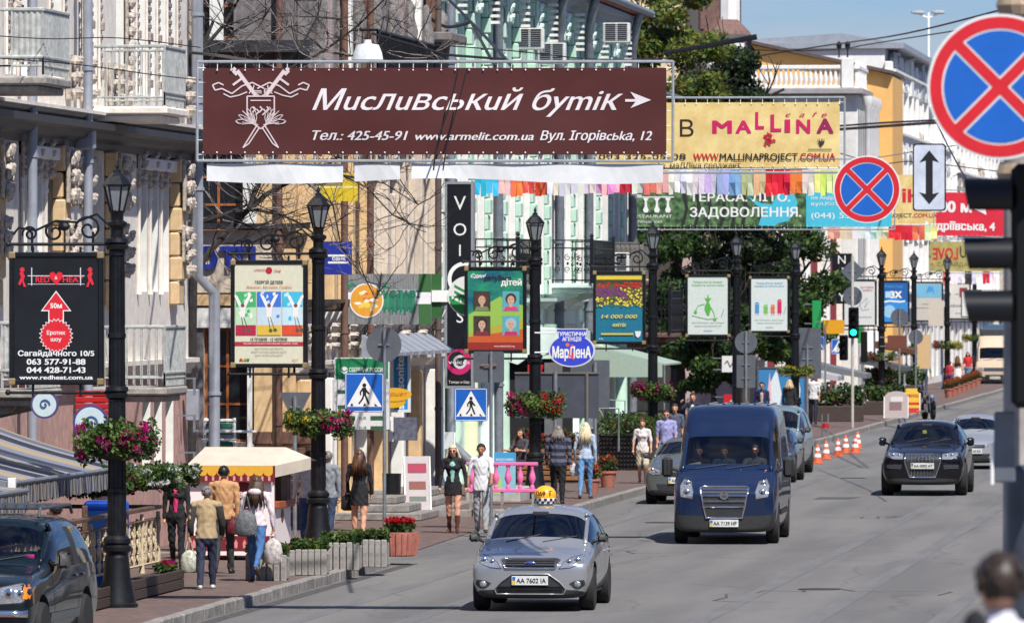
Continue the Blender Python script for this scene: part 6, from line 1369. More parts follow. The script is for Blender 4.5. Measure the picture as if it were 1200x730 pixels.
def build_body(name,S_,matf,mats,arches,parent,sub=2,names=None):
 V,ring=car_cage(S_);Fs=[];mi=[]
 for i in range(len(S_)-1):
  for j in range(ring):
   k=(j+1)%ring;seg=j if j<7 else 13-j
   Fs.append((i*ring+j,i*ring+k,(i+1)*ring+k,(i+1)*ring+j));mi.append(matf(i,seg))
 for i,flip in((0,1),(len(S_)-1,0)):
  for j in range(7):
   a,b=j,j+1;c,d=(ring-j-1)%ring,(ring-j)%ring
   if j==0:q=(0,1,13);
   elif j==6:q=(6,7,8)
   else:q=(a,b,ring-b,ring-a)
   q=tuple(i*ring+v for v in q);Fs.append(q if not flip else q[::-1]);mi.append(matf(-1 if i==0 else-2,j))
 me=bpy.data.meshes.new(name);me.from_pydata(V,[],Fs);
 for m in mats:me.materials.append(m)
 me.polygons.foreach_set('material_index',mi)
 bm=bmesh.new();bm.from_mesh(me);bmesh.ops.recalc_face_normals(bm,faces=bm.faces);bm.to_mesh(me);bm.free()
 o=bpy.data.objects.new(name,me);COL.objects.link(o)
 sm=o.modifiers.new('s','SUBSURF');sm.levels=sub;sm.render_levels=sub
 cuts=[]
 for(y,r,xin,xout)in arches:
  for sg in(-1,1):
   c=MB();n=28;
   A=[(sg*xin,y+r*math.cos(2*math.pi*k/n),r*1.0+(r*math.sin(2*math.pi*k/n))-.0)for k in range(n)];B_=[(sg*xout,b_,c_)for a_,b_,c_ in A]
   c.add(A+B_,[tuple(range(n))[::-1],tuple(range(n,2*n))]+[(k,(k+1)%n,(k+1)%n+n,k+n)for k in range(n)],len(mats)-1)
   cm=c.mesh("cut",mats);b2_=bmesh.new();b2_.from_mesh(cm);bmesh.ops.recalc_face_normals(b2_,faces=b2_.faces);b2_.to_mesh(cm);b2_.free()
   co=bpy.data.objects.new("cut",cm);COL.objects.link(co);cuts.append(co)
   bo=o.modifiers.new('b','BOOLEAN');bo.object=co;bo.operation='DIFFERENCE';bo.solver='EXACT'
 dg=bpy.context.evaluated_depsgraph_get();dg.update();ev=o.evaluated_get(dg);m2=bpy.data.meshes.new_from_object(ev)
 bpy.data.objects.remove(o)
 for c in cuts:bpy.data.objects.remove(c)
 bvh=BVHTree.FromPolygons([v.co[:]for v in m2.vertices],[tuple(p.vertices)for p in m2.polygons])
 nv=len(m2.vertices);co=np.zeros(nv*3);m2.vertices.foreach_get('co',co);co=co.reshape(-1,3)
 groups={}
 for p in m2.polygons:groups.setdefault(p.material_index,[]).append(tuple(p.vertices))
 outs={}
 spl=[]
 for g_,fs in groups.items():
  if names and g_<len(names)and names[g_]=='side_windows':
   spl+=[(g_,'side_window',[f for f in fs if co[f[0]][0]>0]),(g_,'side_window',[f for f in fs if co[f[0]][0]<=0])]
  else:spl.append((g_,names[g_]if names and g_<len(names)else 'body_part',fs))
 for g_,nm,fs in spl:
  used=sorted({v for f in fs for v in f});ix={v:k for k,v in enumerate(used)}
  mm=bpy.data.meshes.new(nm);mm.from_pydata([tuple(co[v])for v in used],[],[tuple(ix[v]for v in f)for f in fs]);mm.materials.append(mats[g_])
  mm.polygons.foreach_set('use_smooth',[True]*len(fs))
  try:mm.set_sharp_from_angle(angle=R(50))
  except Exception:pass
  mm.update();outs[nm]=obj(nm,mm,parent)
 return bvh,outs
def decal(bvh,poly,parent,name,mt,axis='front',off=.008,cuts=2,thick=0):
 """lay a flat outline onto the curved body: axis front (poly in x,z), right/left (poly in y,z), top (x,y)"""
 from mathutils.geometry import tessellate_polygon
 tri=tessellate_polygon([[Vector((a,b,0))for a,b in poly]]);bm=bmesh.new();vs=[bm.verts.new((a,b,0))for a,b in poly]
 for t in tri:
  try:bm.faces.new([vs[i]for i in t])
  except ValueError:pass
 for _ in range(cuts):bmesh.ops.subdivide_edges(bm,edges=[e for e in bm.edges if e.calc_length()>.05],cuts=1,use_grid_fill=True)
 bmesh.ops.triangulate(bm,faces=bm.faces)
 for v in bm.verts:
  a,b=v.co.x,v.co.y
  if axis=='front':o_,d=Vector((a,-5,b)),Vector((0,1,0))
  elif axis=='back':o_,d=Vector((a,12,b)),Vector((0,-1,0))
  elif axis=='right':o_,d=Vector((4,a,b)),Vector((-1,0,0))
  elif axis=='left':o_,d=Vector((-4,a,b)),Vector((1,0,0))
  else:o_,d=Vector((a,b,5)),Vector((0,0,-1))
  h=bvh.ray_cast(o_,d)
  v.co=(h[0]if h[0]else o_+d*5)-d*off
 me=bpy.data.meshes.new(name);bm.to_mesh(me);bm.free();me.materials.append(mt)
 me.polygons.foreach_set('use_smooth',[True]*len(me.polygons));return obj(name,me,parent)
def on(bvh,x,z,axis='front'):
 if axis=='front':h=bvh.ray_cast(Vector((x,-5,z)),Vector((0,1,0)))
 elif axis=='right':h=bvh.ray_cast(Vector((4,x,z)),Vector((-1,0,0)))
 elif axis=='top':h=bvh.ray_cast(Vector((x,z,5)),Vector((0,0,-1)))
 return h[0]if h[0]else Vector((x,0,z))
def wheel(t,x,y,r,w=.22,spokes=10,rimm=None):
 sg=1 if x>0 else-1;m=MB()
 prf=[(r*.62,-w/2),(r*.93,-w/2),(r,-w*.34),(r,w*.34),(r*.93,w/2),(r*.62,w/2)]
 m.lathe(prf,28);Mx=Matrix(((0,0,1,x),(0,1,0,y),(-1,0,0,r),(0,0,0,1)));m.xf(Mx);o=m.build("wheel",TYRE,t,smooth='auto')
 m=MB();m.lathe([(r*.66,w*.3),(r*.64,w*.42),(r*.58,w*.30),(r*.56,w*.05)],28);m.lathe([(r*.15,w*.1),(r*.15,w*.40),(r*.05,w*.43)],12)
 for k in range(spokes):a=k*2*math.pi/spokes;m.tube([(r*.1*math.cos(a),r*.1*math.sin(a),w*.36),(r*.6*math.cos(a),r*.6*math.sin(a),w*.30)],r*.05,4)
 m.lathe([(r*.6,.0),(r*.6,w*.06)],20,m=1)
 if sg<0:m.v=[(a,b,-c)for a,b,c in m.v];m.f=[f[::-1]for f in m.f]
 m.xf(Mx);m.build("rim",[rimm or RIM,TRIM],o,smooth='auto')
def plate(t,txt,y,z,x=0,w=.52,h=.115):
 m=MB();m.bbox(x-w/2-.01,x+w/2+.01,y-.012,y+.012,z-h/2-.01,z+h/2+.01,.003);o=m.build("number_plate",PLATEW,t)
 m=MB();m.text(txt,(x+.02,y-.015,z-h*.3),h=h*.62,width=w*.84,bold=.02);m.flat([(-w/2+x,z),(-w/2+.045+x,z),(-w/2+.045+x,z+h/2),(-w/2+x,z+h/2)],(0,y-.014,0),(1,0,0),(0,0,1),1);m.flat([(-w/2+x,z-h/2),(-w/2+.045+x,z-h/2),(-w/2+.045+x,z),(-w/2+x,z)],(0,y-.014,0),(1,0,0),(0,0,1),2)
 m.build("lettering",[BLACK,pmat(60,110,190),pmat(235,205,50)],o)
def car(name,label,loc,rz,p,paint,cat="car",group=None):
 t=thing(name,label,cat,loc,rz,group);g=lambda k,d=None:p.get(k,d)
 W,H_,L_,fo,gc=p['W']/2,p['H'],p['L'],p['fo'],g('gc',.18)
 zh,zc,yc,yr,yre,yt,zt,zb,wr=p['zh'],p['zc'],p['yc'],p['yr'],p['yre'],p['yt'],p['zt'],p['zb'],p['wr']/2
 def st(y,w,z0,zm,zbelt,x5,z5,z7,lo=.9):
  return(y-fo,[(0,z0),(w*.8,z0),(w*lo,z0+.07),(w,zm),(w*.985 if z5>zbelt+.1 else w*.96,zbelt),(x5,z5),(x5*.62,(z5+z7*2)/3+.0),(0,z7)])
 k=g('nose',.12)
 S_=[st(.0+k*.3,W*.87,gc+.06,(gc+zh)/2,zh-.20,W*.72,zh-.16,zh-.15),st(k,W*.965,gc,(gc+zh)/2,zh-.10,W*.82,zh-.07,zh-.05),st(k+.28,W*.985,gc-.01,.52,zh-.02,W*.80,zh+.02,zh+.04),st(fo,W,gc,.55,zb-(zb-zh)*.45,W*.80,(zh+zc)/2,(zh+zc)/2+.045),st(yc-.12,W,gc,.55,zb-.03,W*.80,zc-.05,zc-.01),st(yc,W,gc,.55,zb,W*.80,zc,zc+.03),st(yr,W,gc,.55,zb+.01,wr,H_-.12,H_-.035),st(yr+.18,W,gc,.55,zb+.015,wr+.02,H_-.10,H_-.01),st((yr+yre)/2-.04,W,gc,.55,zb+.02,wr+.03,H_-.09,H_),st((yr+yre)/2+.04,W,gc,.55,zb+.02,wr+.03,H_-.09,H_),st(yre-.25,W,gc,.55,zb+.04,wr+.01,H_-.11,H_-.015),st(yre,W*.99,gc,.55,zb+.05,wr-.03,H_-.15,H_-.05),st(yt,W*.96,gc+.02,.6,zt-.03,W*.78,zt,zt+.03),st(L_-.10,W*.92,gc+.05,.6,zt-.08,W*.74,zt-.06,zt-.04),st(L_,W*.82,gc+.12,.6,zt-.22,W*.62,zt-.2,zt-.2)]
 def mf(i,seg):
  if i==5 and seg in(5,6):return 1
  if i==11 and seg in(5,6):return 3
  if seg==4 and i in g('glass_i',(6,7,9,10)):return 2
  if seg==4 and i==5:return 2
  if seg==4 and i==8:return 4
  if seg in(0,1)or(g('low_trim')and seg==2 and i in(0,-1)):return 4
  return 0
 mats=[paint,CARGLASS,CARGLASS,CARGLASS,TRIM]
 r=p['r'];wb=p['wb']
 bvh,outs=build_body(name,S_,mf,mats,[(0,r*1.13,W-.30,W+.2),(wb,r*1.13,W-.30,W+.2)],t,2,["body","windscreen","side_windows","rear_window","lower_trim"])
 for x in(-W+.13,W-.13):
  for y in(0,wb):wheel(t,x,y,r,g('tw',.22),g('spokes',10),g('rimm'))
 m=MB();m.box(-W+.32,W-.32,-fo+.3,L_-fo-.3,gc+.05,gc+.12);m.box(-W+.1,W-.1,r*1.3,wb-r*1.3,gc+.04,gc+.1)
 m.bbox(-W*.82,W*.82,yc-fo+.0,yc-fo+.38,.5,zc-.03,.05);m.build("cabin_floor",DARKIN,t)
 seatrow=[yr-fo+.35]+([yr-fo+1.2]if g('rear',1)else[])
 for q,yy_ in enumerate(seatrow):
  for x in(-W*.42,W*.42):
   m=MB();m.bbox(x-.24,x+.24,yy_-.1,yy_+.42,.42,.60,.05);k0=len(m.v);m.bbox(x-.24,x+.24,0,.13,0,.60,.05);m.xf(Matrix.Translation((0,yy_+.42,.55))@Matrix.Rotation(R(14),4,'X').inverted()if False else Matrix.Translation((0,yy_+.40,.52)),k0)
   m.bbox(x-.13,x+.13,yy_+.44,yy_+.54,1.16,min(1.36,H_-.12),.04);m.build("seat",SEAT,t)
 m=MB();cx_=W*.42;pts=[(cx_+.18*math.cos(a*.4),yc-fo+.5+.06*math.sin(a*.4),zc-.07+.17*math.sin(a*.4))for a in range(17)];m.tube(pts,.014,5);m.build("steering_wheel",TRIM,t)
 m=MB();zz_=zc+(H_-zc)*.78;m.bbox(-.12,.12,yc-fo+(yr-yc)*.75+.08,yc-fo+(yr-yc)*.75+.11,zz_-.03,zz_+.03,.01);m.build("inner_mirror",TRIM,t)
 for sg in(-1,1):
  m=MB();a=(sg*W*.80,yc-fo+.02,zc+.0);b=(sg*(wr-.0),yr-fo,H_-.125);n_=6
  P_=[]
  for q in range(n_+1):
   u=q/n_;x=a[0]+(b[0]-a[0])*u;z=a[2]+(b[2]-a[2])*u;h=bvh.ray_cast(Vector((x,-5,z)),Vector((0,1,0)))[0]
   P_.append(h if h and h.y<yr-fo+.3 else Vector((x,a[1]+(b[1]-a[1])*u,z)))
  m.tube(P_,.035,6)
  m.build("pillar",paint,t,smooth=True)
 for sg in(-1,1):
  ym=yc-fo+.42;zm_=zb+.08;m=MB();m.tube([(sg*W*.85,ym,zm_-.05),(sg*(W-.02),ym,zm_)],.025,6);m.bbox(min(sg*(W-.04),sg*(W+.13)),max(sg*(W-.04),sg*(W+.13)),ym-.05,ym+.06,zm_-g('mh',.07)+.03,zm_+g('mh',.07)+.03,.04);m.build("wing_mirror",g('mirror',TRIM),t,smooth=True)
  m=MB();m.flat([(x,z)for x,z in circ(1,16)],(sg*(W+.045),ym+.064,zm_+.02),(.08,0,0),(0,0,.05));m.build("mirror_glass",CHROME,t)
 for ax,sg in(('right',1),('left',-1)):
  for y0 in(yc-fo+.12,(yr+yre)/2-fo,min(wb-.05,yre-fo+.1)):
   decal(bvh,[(y0-.008,gc+.14),(y0+.008,gc+.14),(y0+.008,zb-.02),(y0-.008,zb-.02)],t,"door_seam",TRIM,ax,.004,3)
  for y0 in((yr+yre)/2-fo-.2,min(wb-.25,yre-fo-.1)):
   q=on(bvh,y0,zb-.12,'right');m=MB();m.bbox(sg*q.x-.01,sg*q.x+.03,y0-.09,y0+.09,zb-.135,zb-.105,.008);m.build("door_handle",g('handle',paint),t)
 m=MB()
 for x in(-.45,.1):
  P_=[]
  for q in range(5):
   xx=x+.5*q/4;zz_=zc+.03+.10*q/4*(1 if x<0 else .8);h=on(bvh,xx,zz_);P_.append(h-Vector((0,.012,0)))
  m.tube(P_,.009,4)
 m.build("wiper",TRIM,t)
 return t,bvh
def mir(poly):return[(-x,z)for x,z in poly][::-1]
def lampset(t,bvh,poly,name="headlight",both=True,mt=None,inner=None,ind=None):
 for q in((poly,mir(poly))if both else(poly,)):
  o=decal(bvh,q,t,name,mt or LAMPG,'front',.01)
  cx_,cz_=sum(a for a,b in q)/len(q),sum(b for a,b in q)/len(q);sx=1 if cx_>0 else-1
  big=[(cx_+(a-cx_)*1.09,cz_+(b-cz_)*1.12)for a,b in q];decal(bvh,big,o,"bezel",TRIM,'front',.004)
  if inner:
   for(dx,dz,r_)in inner:
    h=on(bvh,cx_+sx*dx,cz_+dz);m=MB();m.ball((h.x,h.y-.005,h.z),(r_,.02,r_),14,6,0);m.ball((h.x,h.y-.014,h.z),(r_*.5,.02,r_*.5),10,5,1);m.build("reflector",[CHROME,TRIM],o,smooth=True)
  if ind:
   pp=[(cx_+sx*(ind[0]+a*ind[2]),cz_+ind[1]+b*ind[3])for a,b in((-1,-1),(1,-1),(1,1),(-1,1))]
   decal(bvh,pp,o,"indicator",AMBER if ind[4]else LAMPG,'front',.016)
def hbars(t,bvh,x0,x1,z0,z1,n,mt,name="grille_bar",taper=0,th=.012):
 for i in range(n):
  u=(i+.5)/n;z=z0+(z1-z0)*u;a,b=x0+taper*(1-u),x1-taper*(1-u);P_=[on(bvh,a+(b-a)*q/8,z)-Vector((0,.014,0))for q in range(9)]
  m=MB();m.tube(P_,th,4);m.build(name,mt,t)
def vbars(t,bvh,x0,x1,z0,z1,n,mt,name="grille_bar",th=.008):
 for i in range(n):
  x=x0+(x1-x0)*(i+.5)/n;P_=[on(bvh,x,z0+(z1-z0)*q/4)-Vector((0,.014,0))for q in range(5)];m=MB();m.tube(P_,th,4);m.build(name,mt,t)
def ring(t,bvh,poly,wd,mt,name,off=.014):
 m=MB();P_=[on(bvh,x,z)-Vector((0,off,0))for a,b in zip(poly,poly[1:]+poly[:1])for x,z in[(a[0]+(b[0]-a[0])*q/4,a[1]+(b[1]-a[1])*q/4)for q in range(4)]]
 P_.append(P_[0]);m.tube(P_,wd,5,cap=False);m.build(name,mt,t,smooth=True)
def paint(name,c,metal=.5,rough=.32):return mat(name,c,rough,metal,.04,60,coat=1 if max(c)>.06 else .75,spec=.5 if max(c)>.06 else .12)
def gpos(px,py):v=gr(px,py);return v
SILV=paint("silver_blue_paint",(.42,.43,.445),.6,.3)
FP=dict(W=1.84,H=1.53,L=4.34,fo=.86,gc=.19,zh=.83,zc=.98,yc=1.02,yr=1.95,yre=3.5,yt=4.12,zt=1.06,zb=.95,wr=1.36,r=.325,wb=2.64,nose=.14)
t,bv=car("taxi_car","silver hatchback taxi with yellow roof globe, nearest car on the road",gpos(627,714),R(0.8),FP,SILV,"car")
lampset(t,bv,[(.44,.645),(.60,.66),(.80,.735),(.82,.80),(.74,.835),(.60,.80),(.50,.74)],inner=[(.05,.01,.055),(-.07,-.01,.045)],ind=(.12,.03,.03,.035,0))
decal(bv,[(-.43,.765),(-.36,.655),(.36,.655),(.43,.765),(.38,.785),(-.38,.785)],t,"upper_grille",TRIM);ring(t,bv,[(-.44,.77),(-.37,.65),(.37,.65),(.44,.77),(.39,.79),(-.39,.79)],.012,CHROME,"grille_surround");hbars(t,bv,-.36,.36,.67,.77,3,BLACKM)
m=MB();h=on(bv,0,.715);m.ball((0,h.y-.015,.715),(.088,.02,.038),20,6,0);m.ball((0,h.y-.025,.715),(.075,.018,.029),20,6,1);m.build("badge",[CHROME,pmat(20,50,130)],t,smooth=True)
LI=[(-.27,.56),(.27,.56),(.44,.44),(.53,.34),(.50,.265),(-.50,.265),(-.53,.34),(-.44,.44)]
decal(bv,LI,t,"lower_grille",TRIM,'front',.006,3);ring(t,bv,LI,.010,SILV,"intake_rim");hbars(t,bv,-.48,.48,.275,.385,5,BLACKM,th=.007);vbars(t,bv,-.48,.48,.27,.39,16,BLACKM,th=.005)
for sg in(-1,1):
 decal(bv,[(sg*x,z)for x,z in((.58,.42),(.66,.46),(.80,.475),(.82,.40),(.74,.345),(.66,.35))][::sg],t,"fog_lamp_recess",TRIM);h=on(bv,sg*.70,.41);m=MB();m.ball((sg*.70,h.y-.01,.41),(.055,.03,.05),14,6);m.build("fog_lamp",LAMPG,t,smooth=True)
plate(t,"AA 7602 IA",on(bv,0,.46).y-.03,.465)
tx=thing("taxi_sign","yellow globe taxi sign with chequered band on the silver car roof","taxi sign",(t.location.x-.03,t.location.y+1.75,1.49))
m=MB();m.lathe([(.06,-.02),(.10,.03),(.155,.05),(.17,.13)],24);m.build("base",WHITE,tx,smooth='auto');m=MB();m.ball((0,0,.17),(.17,.17,.15),24,12);m.build("globe",mat("taxi_yellow",C(245,175,30),.35,0,.05,8,coat=.4),tx,smooth=True)
for k in range(24):
 for q in(0,1):
  if(k+q)%2:a0,a1=k*math.pi/12,(k+1)*math.pi/12;m=MB();z=.045+q*.04;r_=.172+.002*q;m.add([(r_*math.cos(a0),r_*math.sin(a0),z),(r_*math.cos(a1),r_*math.sin(a1),z),(r_*math.cos(a1),r_*math.sin(a1),z+.04),(r_*math.cos(a0),r_*math.sin(a0),z+.04)],[(0,1,2,3)]);m.build("check",BLACK,tx)
m=MB();m.text("069",(-.05,-.174,.17),h=.07,width=.14,bold=.03);m.text("Т",(.09,-.160,.17),h=.07,bold=.03);m.build("lettering",pmat(90,50,20),tx)
def van(name,label,loc,rz,W,H_,L_,pnt,wb,wr,zhood,zcowl,zhead,ybonnet,ycowl,yroof,group=None,cat="van",sub=2,zbelt=1.25,r=.34,fo=.95,ywin=None):
 t=thing(name,label,cat,loc,rz,group);w=W/2;gc=.22;wr=wr/2
 def st(y,ww,z0,zm,zbe,x5,z5,z7):return(y-fo,[(0,z0),(ww*.85,z0),(ww*.96,z0+.08),(ww,zm),(ww*.99,zbe),(x5,z5),(x5*.85,(z5*.2+z7*.8)),(0,z7)])
 S_=[st(.02,w*.90,gc+.05,.5,zhood-.26,w*.84,zhood-.2,zhood-.17),st(.12,w*.94,gc,.55,zhood-.12,w*.86,zhood-.08,zhood-.04),st(.4,w*.985,gc,.7,zhood+.02,w*.86,zhood+.04,zhood+.08),st(ycowl-.15,w,gc,.7,zcowl-.04,w*.86,zcowl-.05,zcowl-.02),st(ycowl,w,gc,.7,zbelt,w*.86,zcowl,zcowl+.03),st(yroof,w,gc,.7,zbelt+.02,wr,zhead,zhead+.05),st(yroof+.10,w,gc,.7,zbelt+.02,wr+.04,zhead+.16,zhead+.20),st(yroof+.40,w,gc,.7,zbelt+.02,wr+.08,H_-.12,H_-.03),st(yroof+.8,w,gc,.7,zbelt+.02,wr+.09,H_-.08,H_),st(yroof+1.2,w,gc,.7,zbelt+.02,wr+.09,H_-.08,H_),st(L_*.72,w,gc,.7,zbelt+.02,wr+.09,H_-.08,H_),st(L_-.12,w*.99,gc,.7,zbelt+.02,wr+.04,H_-.14,H_-.01),st(L_,w*.95,gc+.05,.7,zbelt,wr-.02,H_-.2,H_-.08)]
 def mf(i,seg):
  if i==4 and seg in(5,6):return 1
  if seg==4 and i in(4,5,6,7):return 2 if i!=7 else(2 if ywin else 0)
  if seg==4 and ywin and i in(9,10):return 2
  if seg in(0,1)or(seg==2 and i in(-1,0,1)):return 3
  return 0
 VG=glass_mat('van_glass',alpha=.34);bvh,outs=build_body(name,S_,mf,[pnt,VG,VG,TRIM],[(0,r*1.14,w-.32,w+.2),(wb,r*1.14,w-.32,w+.2)],t,sub,["body","windscreen","side_windows","lower_trim"])
 for x in(-w+.13,w-.13):
  for y in(0,wb):wheel(t,x,y,r,.23,8,GREYP)
 m=MB();m.box(-w+.34,w-.34,-fo+.3,L_-fo-.3,gc+.05,gc+.15);m.bbox(-w*.85,w*.85,ycowl-fo,ycowl-fo+.4,.7,zcowl-.03,.05);m.box(-w*.93,w*.93,yroof-fo+1.15,yroof-fo+1.2,gc+.2,zhead);m.build("cabin_floor",DARKIN,t)
 for x in(-w*.55,-w*.08,w*.5):m=MB();m.bbox(x-.23,x+.23,yroof-fo+.25,yroof-fo+.7,.7,.88,.05);m.bbox(x-.23,x+.23,yroof-fo+.68,yroof-fo+.82,.85,1.5,.05);m.bbox(x-.13,x+.13,yroof-fo+.7,yroof-fo+.8,1.52,1.72,.04);m.build("seat",SEAT,t)
 m=MB();pts=[(w*.5+.21*math.cos(a*.4),ycowl-fo+.5+.12*math.sin(a*.4),zcowl+.02+.16*math.sin(a*.4))for a in range(17)];m.tube(pts,.016,5);m.build("steering_wheel",TRIM,t)
 for sg in(-1,1):
  m=MB();P_=[]
  for q in range(7):
   u=q/6;x=sg*(w*.86+(wr-w*.86)*u);z=zcowl+(zhead-zcowl)*u;h=bvh.ray_cast(Vector((x*.985,-5,z)),Vector((0,1,0)))[0];P_.append(h or Vector((x,ycowl-fo,z)))
  m.tube(P_,.045,6);m.build("pillar",pnt,t,smooth=True)
  ym=ycowl-fo+.3;m=MB();m.tube([(sg*w*.95,ym,zcowl+.0),(sg*(w+.1),ym,zcowl+.05)],.03,6);m.bbox(min(sg*(w+.05),sg*(w+.26)),max(sg*(w+.05),sg*(w+.26)),ym-.06,ym+.06,zcowl-.12,zcowl+.26,.05);m.build("wing_mirror",TRIM,t,smooth='auto')
  ax='right' if sg>0 else 'left'
  for y0 in(yroof-fo+1.0,yroof-fo+2.1,ycowl-fo-.02):
   decal(bvh,[(y0-.01,gc+.2),(y0+.01,gc+.2),(y0+.01,zhead),(y0-.01,zhead)],t,"door_seam",TRIM,ax,.004,3)
  decal(bvh,[(.5,.52),(wb-.5,.52),(wb-.5,.62),(.5,.62)],t,"side_rubbing_strip",TRIM,ax,.012,3)
 m=MB()
 for x in(-w*.6,.0):
  P_=[on(bvh,x+.6*q/5,zcowl+.05+.08*q/5)-Vector((0,.015,0))for q in range(6)];m.tube(P_,.011,4)
 m.build("wiper",TRIM,t)
 return t,bvh
BLUEP=paint("dark_blue_paint",(.008,.018,.055),0,.28)
t,bv=van("delivery_van","tall dark blue delivery van with three people behind the windscreen",gpos(852,636),R(1.2),1.99,2.60,5.9,BLUEP,3.66,1.60,1.12,1.36,2.06,.5,.88,1.62,zbelt=1.35,r=.345)
lampset(t,bv,[(.60,.86),(.82,.90),(.84,1.10),(.78,1.22),(.64,1.18),(.59,1.0)],inner=[(.0,.09,.07),(.0,-.07,.07)])
GP=[(-.46,1.06),(-.34,.50),(.34,.50),(.46,1.06),(.4,1.09),(-.4,1.09)]
decal(bv,GP,t,"grille",TRIM,'front',.008,3);ring(t,bv,GP,.02,CHROME,"grille_surround");hbars(t,bv,-.44,.44,.66,1.08,4,CHROME,taper=.04,th=.022)
h=on(bv,0,.93);m=MB();m.lathe([(.085,0),(.085,.03)],24);m.xf(Matrix(((1,0,0,0),(0,0,-1,h.y-.02),(0,1,0,.93),(0,0,0,1))));b_=m.build("badge",CHROME,t)
m=MB();m.text("V",(0,h.y-.056,.945),h=.05,bold=.02);m.text("W",(0,h.y-.056,.875),h=.06,bold=.02);m.build("emblem",pmat(30,40,80),b_)
plate(t,"AA 7139 HP",on(bv,0,.40).y-.03,.40);vanT=t
m=MB();
for x in(-.5,-.2,.1,.4,.65):m.box(x,x+.05,1.9,4.6,2.575-x*x*.05,2.615-x*x*.05)
m.build("roof_rib",BLUEP,t)
m=MB();h=on(bv,-.62,1.47);m.add([(-.78,h.y+.06,1.39),(-.45,h.y+.02,1.39),(-.52,h.y+.22,1.53),(-.74,h.y+.26,1.49)],[(0,1,2,3)]);m.build("dashboard_paper",WHITE,t)
BLKP=paint("black_paint",(.004,.004,.006),0,.22)
QP=dict(W=1.98,H=1.74,L=5.05,fo=.95,gc=.26,zh=1.02,zc=1.20,yc=1.35,yr=2.15,yre=4.1,yt=4.8,zt=1.25,zb=1.13,wr=1.36,r=.39,wb=3.0,nose=.14,tw=.27,mirror=BLKP,mh=.10)
t,bv=car("suv_car","black sport utility car with tall bright edged grille in the far lane",gpos(1083.5,580),R(0),QP,BLKP)
lampset(t,bv,[(.46,.86),(.66,.86),(.86,.93),(.88,1.02),(.62,1.01),(.46,.98)],inner=[(.03,.0,.05),(-.10,.0,.045)])
GP=[(-.40,.98),(-.42,.80),(-.30,.44),(.30,.44),(.42,.80),(.40,.98)]
decal(bv,GP,t,"grille",TRIM,'front',.008,3);ring(t,bv,GP,.017,CHROME,"grille_surround");vbars(t,bv,-.38,.38,.80,.96,9,CHROME,th=.01);vbars(t,bv,-.30,.30,.46,.60,8,CHROME,th=.006);h=on(bv,0,.88)
m=MB()
for k in range(4):
 x=-.12+.08*k;m.tube([(x+.048*math.cos(a*.45),h.y-.035,.9+.048*math.sin(a*.45))for a in range(15)],.007,4)
m.build("badge",CHROME,t)
for sg in(-1,1):decal(bv,[(sg*x,z)for x,z in((.48,.74),(.84,.74),(.84,.66),(.5,.62))][::sg],t,"bumper_intake",TRIM);hbars(t,bv,*(sorted((sg*.5,sg*.84))),.64,.72,2,CHROME,th=.007)
plate(t,"AA 0092 AT",h.y-.05,.705)
m=MB()
for sg in(-1,1):m.tube([(sg*.66,1.3,1.68),(sg*.67,1.5,1.76),(sg*.66,2.9,1.76),(sg*.64,3.1,1.68)],.02,6)
m.build("roof_rail",CHROME,t)
m=MB();h=on(bv,-.02,1.5);m.bbox(-.10,.0,h.y+.03,h.y+.05,1.42,1.5,.01);m.build("hanging_tag",pmat(225,215,90),t);suvT=t
LSIL=paint("light_silver_paint",(.48,.49,.50),.5,.3)
CP=dict(W=1.75,H=1.45,L=4.5,fo=.92,gc=.17,zh=.78,zc=.98,yc=1.15,yr=2.05,yre=3.3,yt=3.95,zt=1.05,zb=.92,wr=1.14,r=.32,wb=2.7,nose=.16)
t,bv=car("saloon_car","light silver saloon car behind the black sport utility car",gpos(1141,549),R(0),CP,LSIL)
lampset(t,bv,[(.38,.62),(.58,.62),(.78,.70),(.80,.76),(.6,.74),(.42,.68)],inner=[(.06,.01,.035),(-.06,-.01,.03)]);decal(bv,[(-.36,.66),(.36,.66),(.34,.58),(-.34,.58)],t,"grille",TRIM);hbars(t,bv,-.35,.35,.60,.67,2,CHROME);decal(bv,[(-.5,.42),(.5,.42),(.42,.28),(-.42,.28)],t,"lower_grille",TRIM);plate(t,"AA 4518 KX",on(bv,0,.5).y-.03,.49)
GRYP=paint("grey_green_paint",(.12,.14,.135),.4,.35)
HP=dict(W=1.70,H=1.49,L=3.9,fo=.82,gc=.19,zh=.88,zc=1.04,yc=1.05,yr=1.85,yre=3.3,yt=3.7,zt=1.06,zb=.96,wr=1.15,r=.3,wb=2.45,nose=.14)
t,bv=car("hatchback_car","parked grey green hatchback between the pavement and the blue van",gpos(801,590),R(0),HP,GRYP)
lampset(t,bv,[(.44,.68),(.62,.66),(.76,.74),(.76,.84),(.64,.84),(.48,.76)],inner=[(.02,.02,.05),(-.08,-.02,.04)],ind=(.09,.04,.03,.03,1));decal(bv,[(-.34,.72),(.34,.72),(.3,.64),(-.3,.64)],t,"grille",TRIM);decal(bv,[(-.55,.46),(.55,.46),(.48,.3),(-.48,.3)],t,"lower_grille",TRIM);plate(t,"AA 2360 BC",on(bv,0,.54).y-.03,.54)
m=MB();m.bbox(.05,.4,.55,.6,1.02,1.25,.02);m.build("red_mascot_shape",pmat(190,40,50),t)
t,bv=car("dark_car","dark saloon mostly hidden behind the blue van",gpos(893,565),R(0),dict(CP,H=1.42),paint("charcoal_paint",(.03,.032,.036),.3,.3))
lampset(t,bv,[(.38,.62),(.58,.62),(.78,.70),(.80,.76),(.6,.74),(.42,.68)])
PBLU=paint("pale_blue_grey_paint",(.22,.30,.33),.45,.35)
